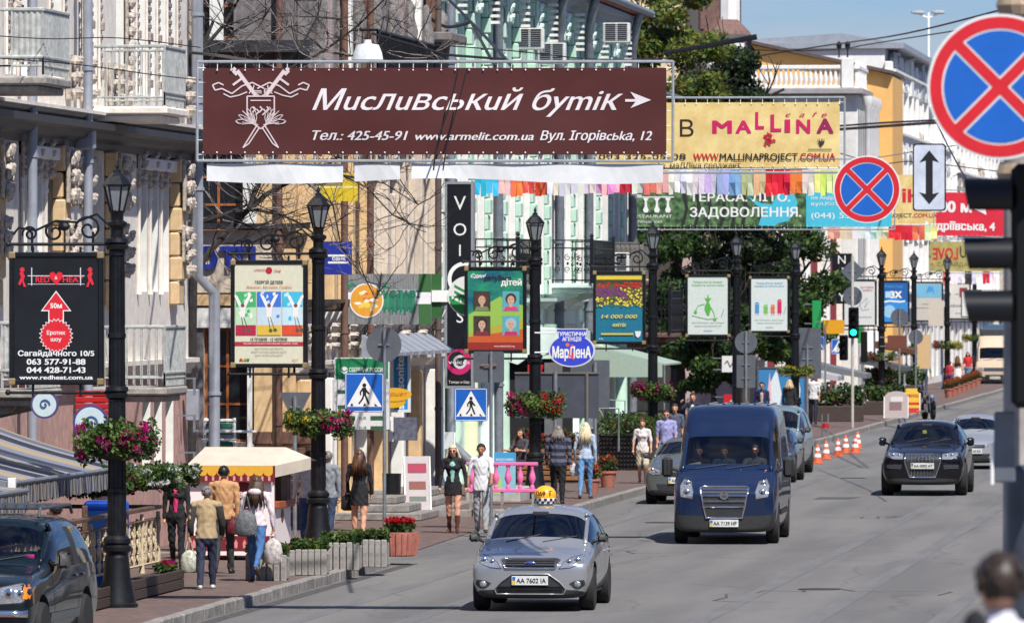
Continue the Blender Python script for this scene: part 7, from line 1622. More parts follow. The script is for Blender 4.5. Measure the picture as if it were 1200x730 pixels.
t,bv=car("compact_van","pale blue grey compact van behind the tall blue van",gpos(902,556),R(-1),dict(W=1.80,H=1.81,L=4.38,fo=.85,gc=.2,zh=.95,zc=1.12,yc=1.0,yr=1.75,yre=4.0,yt=4.3,zt=1.0,zb=1.05,wr=1.36,r=.32,wb=2.73,nose=.14),PBLU,"van")
lampset(t,bv,[(.52,.72),(.70,.72),(.82,.84),(.82,1.0),(.68,.98),(.55,.84)],inner=[(.0,.04,.06),(.02,-.07,.05)],ind=(.06,.08,.03,.04,1));decal(bv,[(-.42,.8),(.42,.8),(.36,.66),(-.36,.66)],t,"grille",TRIM);decal(bv,[(-.8,.5),(.8,.5),(.8,.34),(-.8,.34)],t,"bumper",TRIM);plate(t,"AA 9127 EE",on(bv,0,.42).y-.03,.42)
DGP=paint("bottle_green_paint",(.004,.010,.014),0,.22)
OP=dict(W=1.94,H=1.85,L=4.9,fo=.85,gc=.26,zh=1.08,zc=1.24,yc=1.45,yr=2.05,yre=4.3,yt=4.75,zt=1.18,zb=1.17,wr=1.5,r=.39,wb=2.85,nose=.10,tw=.27,spokes=6,mh=.11)
sp=gr(-34,776);t,bv=car("off_road_car","dark bottle green off-road car with roof rack cut by the lower left corner",sp,R(-1.5),OP,DGP)
lampset(t,bv,[(.52,.78),(.80,.80),(.90,.86),(.90,1.02),(.78,1.04),(.52,.98)],inner=[(-.08,.0,.07),(.06,.0,.05)],ind=(.13,.02,.04,.09,1));decal(bv,[(-.46,.98),(.46,.98),(.42,.78),(-.42,.78)],t,"grille",CHROME);hbars(t,bv,-.44,.44,.8,.96,4,TRIM)
h=on(bv,0,.62);m=MB();m.tube([(x,on(bv,x*.98,.66).y-.05,.66)for x in(-.9,-.7,-.35,0,.35,.7,.9)],.05,8);m.build("bumper_bar",CHROME,t,smooth=True);plate(t,"AA 5150 OO",on(bv,.0,.62).y-.1,.62)
m=MB()
for x in(-.62,.62):m.tube([(x,1.3,1.82),(x,1.4,1.93),(x,3.4,1.93),(x,3.55,1.82)],.022,6)
for y in(1.5,2.2,2.9,3.4):m.tube([(-.62,y,1.93),(.62,y,1.93)],.018,6)
for k in range(9):m.tube([(-.55+.14*k,1.45,1.94),(-.55+.14*k,3.4,1.94)],.008,4)
m.build("roof_rack",mat("grey_rack",(.10,.11,.12),.4,.5),t)
h=on(bv,.62,1.34);m=MB();m.box(.56,.68,h.y+.015,h.y+.02,1.30,1.36);m.build("windscreen_sticker",pmat(235,60,160),t);offT=t
for sg,ax in((1,'right'),(-1,'left')):decal(bv,[(.45,.50),(2.4,.50),(2.4,.62),(.45,.62)],t,"side_moulding",mat("grey_moulding",(.16,.18,.19),.4,.4),ax,.012,3)
CRP=paint("cream_paint",(.55,.44,.32),.05,.4)
t,bv=van("minibus","cream minibus with dark headboard coming from the far end of the street",gpos(1167,453),0,2.05,2.75,5.6,CRP,3.3,1.75,1.05,1.30,2.05,.5,.75,1.35,cat="minibus",zbelt=1.3,ywin=1)
lampset(t,bv,[(.62,.82),(.86,.82),(.86,.98),(.62,.98)]);decal(bv,[(-.58,.98),(.58,.98),(.58,.8),(-.58,.8)],t,"grille",TRIM);hbars(t,bv,-.56,.56,.82,.97,3,CHROME);decal(bv,[(-.98,.62),(.98,.62),(.98,.3),(-.98,.3)],t,"bumper",TRIM);plate(t,"AA 3312 AB",on(bv,0,.46).y-.04,.46)
m=MB();m.bbox(-.85,.85,.75,1.5,2.55,2.95,.06);m.build("headboard",mat("dark_headboard",(.05,.055,.06),.5),t)
t,bv=van("bus","dark blue bus standing behind the cream minibus",gpos(1156,441),0,2.3,3.0,7.5,paint("bus_blue",(.03,.08,.16),.1,.4),4.4,2.1,1.1,1.3,2.5,.4,.6,.9,cat="bus",zbelt=1.3,ywin=1,r=.4)
p=gr(1090,492);t=thing("motorcycle","dark cruiser motorcycle with chrome fork parked at the kerb in front of the backpack man","motorcycle",(p.x-.1,p.y+1.0,0),R(14))
def mwheel(y,r,w):
 m=MB();m.lathe([(r*.8,-w/2),(r*.95,-w/2),(r,0),(r*.95,w/2),(r*.8,w/2)],24);m.xf(Matrix(((0,0,1,0),(0,1,0,y),(-1,0,0,r),(0,0,0,1))));o=m.build("wheel",TYRE,t,smooth='auto')
 m=MB();
 for k in range(14):a=k*2*math.pi/14;m.tube([(0,y,r),(0,y+r*.82*math.cos(a),r+r*.82*math.sin(a))],.006,4)
 m.ball((0,y,r),.06,8,5);m.build("spokes",CHROME,o)
mwheel(-.8,.33,.11);mwheel(.8,.32,.16)
m=MB()
for sg in(-1,1):m.tube([(sg*.09,-.8,.33),(sg*.09,-.5,.95)],.025,8)
m.build("fork",CHROME,t);m=MB();m.ball((0,-.55,.86),(.1,.1,.1),12,8);m.build("headlight",LAMPG,t,smooth=True)
m=MB();m.tube([(-.42,-.3,1.1),(-.2,-.45,1.05),(0,-.5,.98),(.2,-.45,1.05),(.42,-.3,1.1)],.016,6);m.build("handlebar",CHROME,t)
for sg in(-1,1):m=MB();m.tube([(sg*.33,-.36,1.08),(sg*.38,-.4,1.25)],.008,4);m.ball((sg*.4,-.4,1.28),(.06,.015,.04),8,5);m.build("mirror",CHROME,t)
m=MB();m.ball((0,-.15,.82),(.15,.32,.14),14,8);m.build("fuel_tank",BLKP,t,smooth=True)
m=MB();m.ball((0,.35,.72),(.15,.32,.07),12,6);m.ball((0,.72,.78),(.12,.18,.06),10,6);m.build("seat",SEAT,t,smooth=True)
m=MB();m.bbox(-.14,.14,-.25,.25,.25,.62,.05);m.lathe([(.09,0),(.09,.3)],10,(0,-.12,.45));m.lathe([(.09,0),(.09,.28)],10,(0,.12,.45));m.build("engine",CHROME,t,smooth='auto')
m=MB();m.tube([(.16,-.1,.35),(.2,.3,.28),(.2,1.0,.3)],.045,8);m.tube([(-.16,-.1,.35),(-.2,.3,.28),(-.2,1.0,.3)],.045,8);m.build("exhaust",CHROME,t,smooth=True)
m=MB();pts=[(0,-.8+.37*math.cos(a),.33+.37*math.sin(a))for a in(.2,.7,1.2,1.7,2.2,2.8)];m.tube(pts,.06,6);pts=[(0,.8+.38*math.cos(a),.33+.38*math.sin(a))for a in(-.2,.3,.8,1.3,1.8,2.4)];m.tube(pts,.09,6);m.build("mudguard",BLKP,t,smooth=True)
t2=thing("helmet","dark round helmet hung on the parked motorcycle","helmet",(t.location.x-.32,t.location.y+.12,1.0));m=MB();m.ball((0,0,.12),(.13,.15,.13),14,8);m.build("shell",BLKP,t2,smooth=True)
CONE=mat("cone_orange",(.72,.12,.04),.5,0,.1,8)
def make_cone(label,loc):
 t=thing("traffic_cone",label,"traffic cone",loc,0,"orange traffic cones at the kerb");m=MB();m.bbox(-.16,.16,-.16,.16,0,.03,.01);m.build("foot",CONE,t)
 m=MB();m.lathe([(.13,.03),(.03,.52),(.02,.54)],14);m.build("cone_body",CONE,t,smooth='auto');m=MB()
 for z0,z1 in((.18,.28),(.36,.44)):m.lathe([(.1422-z0*.2041,z0),(.1422-z1*.2041,z1)],14)
 m.build("white_band",WHITE,t);return t
cn=None
for px,py,lab in((958,543,"nearest traffic cone, beside the pale blue van"),(968,538,"second traffic cone from the pale blue van"),(982,535,"traffic cone in the middle of the row, just off the kerb"),(991,531,"traffic cone just left of the last close pair"),(1002,531,"front cone of the close pair at the right end"),(1005,526,"rear cone of the close pair at the right end")):
 if cn is None:cn=make_cone(lab,gr(px,py))
 else:clone(cn,gr(px,py),0,lab)
SKIN=mat("skin",C(205,150,120),.55,0,.06,20);SKIND=mat("skin_tanned",C(170,115,85),.55,0,.06,20)
HAIRC={'brown':mat("hair_brown",(.038,.022,.014),.5,0,.3,30,stretch=(1,1,.2)),'dark':mat("hair_dark",(.018,.013,.011),.5,0,.4,30),'blonde':mat("hair_blonde",(.62,.47,.26),.5,0,.3,30,stretch=(1,1,.2)),'fair':mat("hair_fair",(.78,.68,.45),.5,0,.2,30,stretch=(1,1,.2)),'red':mat("hair_auburn",(.17,.07,.03),.5,0,.4,30,stretch=(1,1,.2)),'grey':mat("hair_grey",(.28,.24,.22),.6,0,.3,30),'chest':mat("hair_chestnut",(.11,.06,.03),.5,0,.4,30)}
def cloth_m(*c,rough=.85):return mat("cloth_%d_%d_%d"%c,C(*c,.85),rough,0,.14,14,.25)
def person(label,loc,rz,H_=1.72,top=(40,40,45),sleeve='long',bottom='trousers',bcol=(40,45,60),shoe=(30,28,28),hair=('short','brown'),arms=((8,6,12),(-8,6,12)),legs=((12,2),(-14,12)),lean=2,bulk=1.0,skin=None,boots=None,hem=None,inner=None,group=None,turn=0,female=False,hipz=None,sit=False,nod=0,stripes=None,glasses=False):
 skin=skin or SKIN;k=H_/1.72;t=thing("person",label,"person",loc,rz,group);L_=R(lean)
 mats=[skin,cloth_m(*top),cloth_m(*bcol),cloth_m(*shoe,rough=.5),cloth_m(*(inner or top)),cloth_m(*(boots or shoe),rough=.5),mat("dark_feature",(.02,.012,.01),.4),mat("lips",(.35,.10,.09),.5),cloth_m(*(stripes or top))]
 P_=[]
 def cap(A,B,ra,rb,m,fl=(1,1)):P_.append((Vector(A),Vector(B),ra,rb,fl,m))
 th,sh=.44*k,.42*k;hx=.088*k
 feet=[];leg=[]
 for s_,(a,b)in zip((-1,1),legs):
  a,b=R(a),R(b);h=Vector((s_*hx,0,0));kn=h+Vector((s_*.01,math.sin(a),-math.cos(a)))*th;an=kn+Vector((0,math.sin(a-b),-math.cos(a-b)))*sh;leg.append((h,kn,an,a-b));feet.append(an.z-.075*k)
 hz=-min(feet)if hipz is None else hipz
 up=lambda v:v+Vector((0,0,hz))
 tm=2 if bottom in('trousers',)else 0
 for s_,(h,kn,an,sa)in zip((-1,1),leg):
  h,kn,an=up(h),up(kn),up(an);bmat=2 if bottom=='trousers' else 0;bl=1.0*bulk
  if bottom=='shorts':cap(h,h.lerp(kn,.95),.095*k*bl,.088*k*bl,2);cap(h.lerp(kn,.9),kn,.06*k,.052*k,0)
  else:cap(h,kn,(.088 if not female else .086)*k*bl,.062*k*bl,bmat)
  w_=1.25 if(bottom=='trousers' and not female)else 1.0
  cap(kn,kn.lerp(an,.35),.056*k*w_,.055*k*w_,bmat if not(boots and False)else 5)
  cap(kn.lerp(an,.35),an,.055*k*w_,(.038 if w_==1 else .052)*k,5 if boots else bmat)
  ft=Matrix.Rotation(max(-.6,min(.5,sa*.8))if not sit else 0,3,'X');fd=Vector((s_*.15,math.cos(sa*.7),math.sin(sa*.7)if sa<0 else 0)).normalized()
  heel=an+Vector((0,-.03*k,-.04*k));cap(heel,heel+fd*.10*k+Vector((0,0,-.002)),.042*k,.040*k,3);cap(heel+fd*.10*k,heel+fd*.165*k+Vector((0,0,-.012*k)),.040*k,.028*k,3)
 rot=Matrix.Rotation(-L_,3,'X');T3=lambda x,y,z:up(rot@Vector((x,y,z))*1.0)
 b=bulk*k;f_=.66
 hemz=-.05 if hem is None else hem
 cap(T3(0,0,-.04*k),T3(0,0,.06*k),.15*b*(1.06 if female else 1),.148*b,2 if hem is None or bottom=='dress' else 1,(1,f_))
 cap(T3(0,0,.06*k),T3(0,0,.20*k),.145*b,(.115 if female else .14)*b,1,(1,f_))
 cap(T3(0,0,.20*k),T3(0,.0,.36*k),(.118 if female else .142)*b,.150*b,1,(1,f_+.04));cap(T3(0,0,.36*k),T3(0,-.01*k,.46*k),.152*b,.135*b,1,(1,f_))
 cap(T3(-.12*k,-.01,.475*k),T3(.12*k,-.01,.475*k),.066*b,.066*b,1)
 if female:cap(T3(-.06*k,.075*k,.34*k),T3(.06*k,.075*k,.34*k),.055*k,.055*k,1)
 if inner:cap(T3(0,.085*b,.08*k),T3(0,.095*b,.42*k),.045*k,.05*k,4,(1,.5))
 if hem is not None and bottom!='trousers_tuck':
  hb=hz+hem*k
  cap(T3(0,0,.14*k),Vector((0,T3(0,0,hem*k).y*.5,hb)),.135*b,(.185 if bottom in('skirt','dress')else .16)*b,2 if bottom=='skirt' else 1,(1,.74))
 n_core=len(P_);nk=T3(0,0,.50*k);hd=T3(0,(.02+.05*math.sin(R(nod)))*k,.655*k);cap(nk,T3(0,.005,.57*k),.056*k,.052*k,0)
 tr=Matrix.Rotation(R(turn),3,'Z')
 hv=lambda x,y,z:hd+tr@Vector((x*k,y*k,z*k))
 cap(hv(0,-.012,.02),hv(0,-.005,.035),.082*k,.082*k,0,(.9,1.08));cap(hv(0,.025,-.05),hv(0,.015,0),.052*k,.07*k,0,(.92,1))
 cap(hv(0,.088,-.005),hv(0,.104,-.028),.012*k,.015*k,0)
 for s_ in(-1,1):cap(hv(s_*.074,-.01,.0),hv(s_*.077,-.012,-.03),.015*k,.011*k,0,(.5,1))
 hands=[];
 for s_,(a,o_,bd)in zip((-1,1),arms):
  a,o_,bd=R(a),R(o_),R(bd);shd=T3(s_*.175*b,-.01,.475*k)
  d1=Vector((s_*math.sin(o_),math.sin(a)*math.cos(o_),-math.cos(a)*math.cos(o_)));el=shd+d1*.285*k
  d2=Vector((s_*math.sin(o_)*(.3 if bd<1 else-.35),math.sin(a+bd),-math.cos(a+bd))).normalized();wr_=el+d2*.245*k
  sm={'long':(1,1),'short':(1,0),'none':(0,0)}[sleeve]
  cap(shd,el,.052*b,.043*b,sm[0]);cap(el,wr_,(.042 if sm[1]else .037)*b,(.032 if sm[1]else .025)*b,sm[1])
  if sleeve=='short':cap(el+(shd-el)*.25,el,.037*k,.036*k,0)
  hn=wr_+d2*.05*k;cap(wr_,hn,.024*k,.034*k,0,(1,1));hands.append((hn,d2))
 mb=MB()
 for A,B,ra,rb,fl,m in P_:
  d=B-A;n=12;pts=[]
  if fl!=(1,1):
   V=[];ax=[(-.98,.2),(-.8,.6),(-.45,.9),(0,1.0),None,(0,1.0),(.45,.9),(.8,.6),(.98,.2)]
   rows=[(A+Vector((0,0,-ra*.95*min(fl)if d.z>=0 else ra*.95*min(fl))),.25*ra),(A+Vector((0,0,(-.7 if d.z>=0 else .7)*ra*min(fl))),.72*ra),(A,ra),(A.lerp(B,.5),(ra+rb)/2),(B,rb),(B+Vector((0,0,(.7 if d.z>=0 else-.7)*rb*min(fl))),.72*rb),(B+Vector((0,0,(.95 if d.z>=0 else-.95)*rb*min(fl))),.25*rb)]
   if abs(d.z)>.25 and m in(1,2)and rb>ra:rows=rows[:5]
   for c_,r_ in rows:
    for j in range(14):a=2*math.pi*j/14;V.append((c_.x+r_*fl[0]*math.cos(a),c_.y+r_*fl[1]*math.sin(a),c_.z))
   q=len(rows);mb.add(V,[(i*14+j,i*14+(j+1)%14,(i+1)*14+(j+1)%14,(i+1)*14+j)for i in range(q-1)for j in range(14)]+[tuple(range(14))[::-1],tuple((q-1)*14+j for j in range(14))])
  else:
   dn=d.normalized()if d.length>1e-6 else Vector((0,0,1))
   mb.tube([A-dn*ra*.95,A-dn*ra*.6,A,B,B+dn*rb*.6,B+dn*rb*.95],[ra*.3,ra*.8,ra,rb,rb*.8,rb*.3],n)
 me=mb.mesh("body",mats);o=bpy.data.objects.new("body",me);COL.objects.link(o)
 md=o.modifiers.new('r','REMESH');md.mode='VOXEL';md.voxel_size=.0145*max(1,k)
 s2_=o.modifiers.new('s','SMOOTH');s2_.factor=.5;s2_.iterations=3
 dg=bpy.context.evaluated_depsgraph_get();dg.update();m2=bpy.data.meshes.new_from_object(o.evaluated_get(dg));bpy.data.objects.remove(o)
 n=len(m2.polygons);ctr=np.zeros(n*3);m2.polygons.foreach_get('center',ctr);ctr=ctr.reshape(-1,3);best=np.full(n,1e9);mi=np.zeros(n,np.int32);bi=np.zeros(n,np.int32)
 for ii,(A,B,ra,rb,fl,m)in enumerate(P_):
  A_,B_=np.array(A),np.array(B);d=B_-A_;ll=max(d@d,1e-9);tt=np.clip((ctr-A_)@d/ll,0,1);q=(ctr-A_-tt[:,None]*d);q[:,0]/=fl[0];q[:,1]/=fl[1]
  dist=np.linalg.norm(q,axis=1)/(ra+(rb-ra)*tt);w_=dist<best;best[w_]=dist[w_];mi[w_]=m;bi[w_]=ii
 hd_z=T3(0,0,.50*k).z
 if not sit:
  zz=ctr[:,2];core=bi<n_core
  zt1=hz+{'skirt':.07,'dress':(hem or 0)}.get(bottom,.03 if hem is None else hem)*k
  up_=core&(zz>zt1)&(zz<hd_z-.01)&(mi!=4);mi[up_]=1
  lo_=core&(zz<=zt1)&((mi==1)|(mi==4))
  if bottom=='skirt':mi[core&(zz<=zt1)&(zz>hz+hem*k)]=2;mi[core&(zz<=hz+hem*k)&(mi==2)]=0
  elif bottom=='dress':mi[lo_|(core&(zz<=zt1)&(mi==2))]=0
  else:mi[lo_]=2
  if inner:mi[(mi==4)&((np.abs(ctr[:,0])>.018+.055*np.clip((zz-hz-.05)/(.45*k),0,1))|(zz<hz+.05))]=1
 if stripes:
  zz=ctr[:,2];mi[(mi==1)&(np.floor(zz/.075).astype(int)%2==0)]=8
 vco=np.zeros(len(m2.vertices)*3);m2.vertices.foreach_get('co',vco);vn=np.zeros(len(m2.vertices)*3);m2.vertices.foreach_get('normal',vn);q3=vco.reshape(-1,3);fz=len(label)
 wr_a=np.sin(q3[:,2]*41+6*np.sin(q3[:,0]*17+fz)+4*np.sin(q3[:,1]*13))*.5+np.sin(q3[:,0]*53+q3[:,2]*23+fz+3*np.sin(q3[:,2]*9))*.5
 wr_a=np.where(q3[:,2]<hd_z-.02,wr_a,0)*.0075*(np.abs(q3[:,2]-.04)>.05);vco=(q3+vn.reshape(-1,3)*wr_a[:,None]).ravel();allv=[tuple(v)for v in vco.reshape(-1,3)]
 fin=MB();fin.v=allv;fin.f=[tuple(p.vertices)for p in m2.polygons];fin.m=mi.tolist();bpy.data.meshes.remove(m2)
 for(hn,d2),s_ in zip(hands,(-1,1)):
  side=Vector((0,1,0))if abs(d2.y)<.8 else Vector((0,0,1));side=(side-d2*side.dot(d2)).normalized();inn=Vector((-s_,0,0));inn=(inn-d2*inn.dot(d2)-side*inn.dot(side));inn=inn.normalized()if inn.length>.1 else d2.cross(side)
  for q,ln in enumerate((.068,.076,.072,.058)):
   p0=hn+d2*.012*k+side*(q-1.5)*-.017*k;p1=p0+(d2*.9+inn*.25)*ln*.5*k;p2=p1+(d2*.6+inn*.8)*ln*.33*k;p3=p2+(d2*.1+inn)*ln*.28*k
   fin.tube([p0,p1,p2,p3],[.0095*k,.009*k,.008*k,.006*k],6,0)
  p0=hn-d2*.015*k+side*.026*k;fin.tube([p0,p0+(side*.7+d2*.7)*.032*k,p0+(side*.5+d2*1.0+inn*.5)*.052*k],[.012*k,.010*k,.007*k],6,0)
 for s_ in(-1,1):e_=hv(s_*.031,.076,.012);fin.ball(e_,(.011*k,.008*k,.006*k),6,4,6);e_=hv(s_*.032,.08,.03);fin.ball(e_,(.017*k,.006*k,.003*k),6,3,6)
 e_=hv(0,.079,-.052);fin.ball(e_,(.022*k,.008*k,.006*k),8,4,7)
 if glasses:
  for s_ in(-1,1):fin.ball(hv(s_*.034,.088,.012),(.028*k,.008,.019*k),8,4,6)
 fin.build("body",mats,t,smooth=True)
 hs,hc=hair;hm=HAIRC.get(hc,HAIRC['brown'])
 if hs!='bald':
  m=MB();g=random.Random(hash(label)%999 if False else len(label));c0=hv(0,-.02,.035)
  n1,n2=18,11;V=[];keep={}
  for i in range(n2+1):
   a=math.pi*i/n2-math.pi/2
   for j in range(n1):
    tt=2*math.pi*j/n1;r_=1+.05*math.sin(j*5+i*3);v=tr@Vector((.086*math.cos(a)*math.cos(tt)*r_,.104*math.cos(a)*math.sin(tt)*r_,.098*math.sin(a)*r_))*k;V.append(c0+v)
  F_=[]
  for i in range(n2):
   for j in range(n1):
    zc_=math.sin(math.pi*(i+.5)/n2-math.pi/2);yc_=math.sin(2*math.pi*(j+.5)/n1)
    if(yc_>.25 and zc_<.42)or(zc_<(-.55 if hs=='short' else-.8))or(yc_>-.3 and zc_<-.15 and hs=='short'):continue
    F_.append((i*n1+j,i*n1+(j+1)%n1,(i+1)*n1+(j+1)%n1,(i+1)*n1+j))
  m.add(V,F_)
  for q in range(70 if hs=='short' else 20):
   a,el_=g.uniform(0,6.28),g.uniform(-.3,1.5);dv=Vector((.086*math.cos(a)*math.cos(el_),.102*math.sin(a)*math.cos(el_),.096*math.sin(el_)))
   if dv.y>.03 and dv.z<.03:continue
   p0=c0+tr@dv*k*.97;fl_=Vector((g.uniform(-.3,.3),-.5+g.uniform(-.3,.3),-.5))*.03*k;m.tube([p0,p0+tr@dv*k*.10+fl_*.5,p0+tr@dv*k*.06+fl_*1.3],[.008*k,.007*k,.002*k],4)
  if hs in('long','mid','tail'):
   Lh={'long':.38,'mid':.2,'tail':.34}[hs]*k;nst=46
   for q in range(nst):
    a=math.pi*(1.0+(q/nst)*1.0)if hs!='tail' else math.pi*(1.35+.3*q/nst);x,y=.085*math.cos(a)*1.05,.10*math.sin(a)
    p0=hv(x*.8,y*.8-.01,.07);p1=hv(x*1.12,y*1.08-.02,-.02);ln=Lh*g.uniform(.8,1.05);off=Vector((g.uniform(-.03,.03),g.uniform(-.02,.02),0))*k
    p2=p1+Vector((x*.25,-.045 if y<-.03 else-.02,-ln*.45))+off*.5;p3=p2+Vector((x*.1,.005,-ln*.5))+off
    m.tube([p0,p1,p2,p3],[.014*k,.019*k,.017*k,.005*k],5)
  m.build("hair",hm,t,smooth=True)
 return t,[Matrix.Translation(Vector(loc))@Matrix.Rotation(rz,4,'Z')@h for h,_ in hands]
def bag(label,p,w,h,c,handle=.2,name="bag",rz=0,plastic=False):
 t=thing(name,label,"bag",p,rz);m=MB();mt=mat("bag_%d_%d_%d"%c,C(*c,.9),.45 if plastic else .7,0,.3,16,.4)
 m.lathe([(w*.30,-h),(w*.46,-h*.92),(w*.5,-h*.55),(w*.42,-h*.22),(w*.22,-.03),(w*.06,0)],12,(0,0,-handle),flat=(1,.45));m.build("sack",mt,t,smooth='auto')
 m=MB();m.tube([(-w*.22,0,-handle-.06),(-.02,0,-.01),(.02,0,-.01),(w*.22,0,-handle-.06)],.01,5);m.build("handle",mt,t);return t
away,toward=0,math.pi
def g2(px,py,z=.15):return gr(px,py,z)
person("woman in black jacket over pink top walking towards us under the baskets",g2(207,668),toward,1.68,(28,26,30),'long','trousers',(25,27,32),hair=('mid','brown'),inner=(235,50,120),female=True,hem=-.02,legs=((10,4),(-10,14)))
t,hnd=person("old man in beige vest with dark sleeves carrying a white bag",g2(242,690),away+.1,1.62,(185,160,122),'long','trousers',(48,54,78),(235,230,225),('short','grey'),((-12,12,10),(14,10,15)),((-8,12),(14,3)),lean=8,bulk=1.16,hem=-.08)
bag("white patterned carrier bag in the left hand of the old man",hnd[0],.28,.36,(215,218,200),.16,plastic=True)
m=MB()
for s_ in(-1,1):
 a_,o_=(R(-12),R(12))if s_<0 else(R(14),R(10));k=1.62/1.72;z0=.88*k+.475*k;sh_=Vector((s_*.203*k,.05,z0-.01));d1=Vector((s_*math.sin(o_),math.sin(a_)*math.cos(o_),-math.cos(a_)*math.cos(o_)));el_=sh_+d1*.285*k;d2=Vector((-s_*.05,math.sin(a_+.2),-math.cos(a_+.2))).normalized()
 m.tube([sh_+Vector((0,0,.05)),sh_,el_,el_+d2*.2*k],[.03,.066,.058,.044],10)
m.build("sleeves",cloth_m(55,52,50),t,smooth=True)
person("man in tan orange jacket partly hidden behind the old man",g2(262,672),away,1.78,(205,155,108),'long','trousers',(60,60,60),hair=('short','dark'),bulk=1.1,hem=-.05,legs=((-12,14),(12,2)))
tb_=thing("safety_vest_bin","bright orange box between the beige vest man and the kiosk front","box",g2(262,655));m=MB();m.bbox(-.16,.2,0,.3,0,.85,.03);m.build("box",pmat(235,95,50),tb_)
bag("dark red handbag at the side of the man in tan jacket",g2(274,672)+Vector((0,-.1,.95)),.2,.26,(120,20,40),.05)
t,hnd=person("long haired woman in pale pink hoodie and blue jeans with shoulder bag",g2(300,681),away-.05,1.72,(240,222,228),'long','trousers',(70,115,170),(70,50,45),('long','chest'),((4,12,18),(-6,14,20)),((18,2),(-22,34)),female=True,hem=.0,bulk=1.02)
m=MB();m.ball((0,-.11,1.42),(.11,.05,.06),12,6);m.build("hood",cloth_m(240,222,228),t,smooth=True)
bag("grey patterned shoulder bag on the back of the woman in pale pink hoodie",g2(290,681)+Vector((.0,-.16,1.36)),.36,.42,(120,125,128),.22,"handbag")
bag("clear plastic carrier bag in the right hand of the woman in jeans",hnd[1]+Vector((0,0,.0)),.3,.42,(225,215,210),.12,plastic=True)
t,hnd=person("person in white jacket half hidden by the second lamp post",g2(362,640),away+.1,1.75,(228,230,238),'long','trousers',(60,95,150),hair=('short','dark'),bulk=1.05,hem=-.05,arms=((2,12,10),(5,8,10)))
person("person in grey jacket and dark jeans right behind the second lamp post",g2(384,638),away-.1,1.72,(140,145,152),'long','trousers',(45,60,90),hair=('short','grey'),bulk=1.05,hem=-.05)
t,hnd=person("woman with auburn hair in a short black dress carrying a dark bag",g2(421,634),away,1.70,(22,23,28),'long','dress',(22,23,28),(30,28,28),('long','red'),((6,10,30),(-4,8,15)),((6,2),(-8,10)),female=True,hem=-.26)
bag("black handbag held by the woman in the black dress",hnd[0]+Vector((0,0,.1)),.26,.32,(30,30,32),.1,"handbag")
t,hnd=person("blonde woman in black jacket, skirt and brown boots walking towards us",g2(531,624,.02),toward,1.74,(30,28,34),'long','skirt',(22,20,26),(90,45,35),('mid','fair'),((2,14,14),(0,12,12)),((10,4),(-8,8)),female=True,hem=-.2,inner=(150,215,200),boots=(95,50,40),glasses=True)
t,hnd=person("dark haired man in white shirt and light grey trousers beside the blonde woman",g2(564,624,.02),toward,1.76,(238,238,242),'short','trousers',(175,178,182),(60,60,50),('short','dark'),((20,8,30),(-2,14,20)),((8,2),(-10,6)),hem=-.12,skin=SKIND)
person("woman in grey top sitting at the terrace beyond the pink flowers",atY(611,530,176)*1-Vector((0,0,.75)),toward-.5,1.66,(75,72,82),'short','trousers',(40,40,50),hair=('mid','brown'),legs=((85,88),(85,88)),sit=True,arms=((35,10,60),(35,10,60)),hipz=.55)
person("broad woman in dark striped top waiting behind the third lamp post",gr(654,590,.15),away,1.70,(38,42,60),'long','trousers',(25,25,30),hair=('mid','grey'),bulk=1.3,hem=-.1,stripes=(95,98,120),legs=((3,1),(-3,2)))
t,hnd=person("fair haired woman in pale blue blouse and tight jeans walking away",g2(686,584),away,1.72,(185,200,225),'long','trousers',(105,155,205),(90,60,50),('long','fair'),((4,12,22),(-6,8,18)),((-12,10),(12,1)),female=True,hem=-.02)
bag("white paper bag held by the fair haired woman",hnd[0],.22,.3,(225,230,235),.06)
person("woman in cream blouse and knee length trousers coming down by the steps",g2(753,566),toward,1.56,(232,220,218),'short','shorts',(225,210,185),(170,110,70),('short','red'),((5,10,15),(-5,12,15)),((12,2),(-10,12)),female=True,hem=-.05)
person("man in lilac shirt with backpack straps and sunglasses behind the grey hatchback",g2(781,565),toward,1.78,(165,165,215),'short','trousers',(60,60,80),hair=('short','brown'),hem=-.05,glasses=True,bulk=1.08,inner=None)
person("young man in dark patterned shirt just behind the man in lilac",g2(791,555),toward,1.80,(85,90,110),'short','trousers',(50,50,60),hair=('short','brown'),hem=-.05)
person("man in dark suit holding a phone to his ear above the van roof",g2(812,533),toward,1.78,(35,40,60),'long','trousers',(35,40,55),hair=('short','brown'),arms=((10,8,10),(30,40,125)),inner=(235,235,240))
person("man in navy jacket standing before the blue and white wave painted stall",g2(893,512),toward,1.78,(32,38,78),'long','trousers',(40,40,60),hair=('short','brown'),inner=(210,180,170),glasses=True)
person("person in black walking away right of the wave painted stall",g2(925,505),away,1.74,(35,33,36),'long','trousers',(28,28,30),hair=('mid','blonde'))
person("person in white patterned shirt and dark trousers beside the thin poles",g2(953,497),away,1.76,(225,225,225),'short','trousers',(35,40,60),hair=('short','dark'),hem=-.05)
t,hnd=person("man in green shirt with a grey backpack walking away above the motorcycle",g2(1083,466),away,1.76,(70,150,110),'short','trousers',(70,75,90),hair=('short','brown'),bulk=1.08,arms=((4,16,12),(-6,18,12)))
bp_=thing("backpack","grey backpack worn by the man in green shirt","backpack",t.location+Vector((0,-.17,1.2)));m=MB();m.ball((0,0,0),(.17,.11,.24),14,8);m.ball((0,-.08,-.06),(.12,.06,.12),10,6);m.build("sack",cloth_m(70,85,90),bp_,smooth=True)
person("woman in short white dress walking by the red flower pots",g2(1122,461),away,1.74,(240,240,240),'none','dress',(240,240,240),(200,150,120),('long','red'),legs=((8,2),(-8,8)),female=True,hem=-.28)
person("child in red top beside the woman in white",g2(1113,459),away,1.45,(200,40,60),'short','trousers',(50,60,110),hair=('short','brown'))
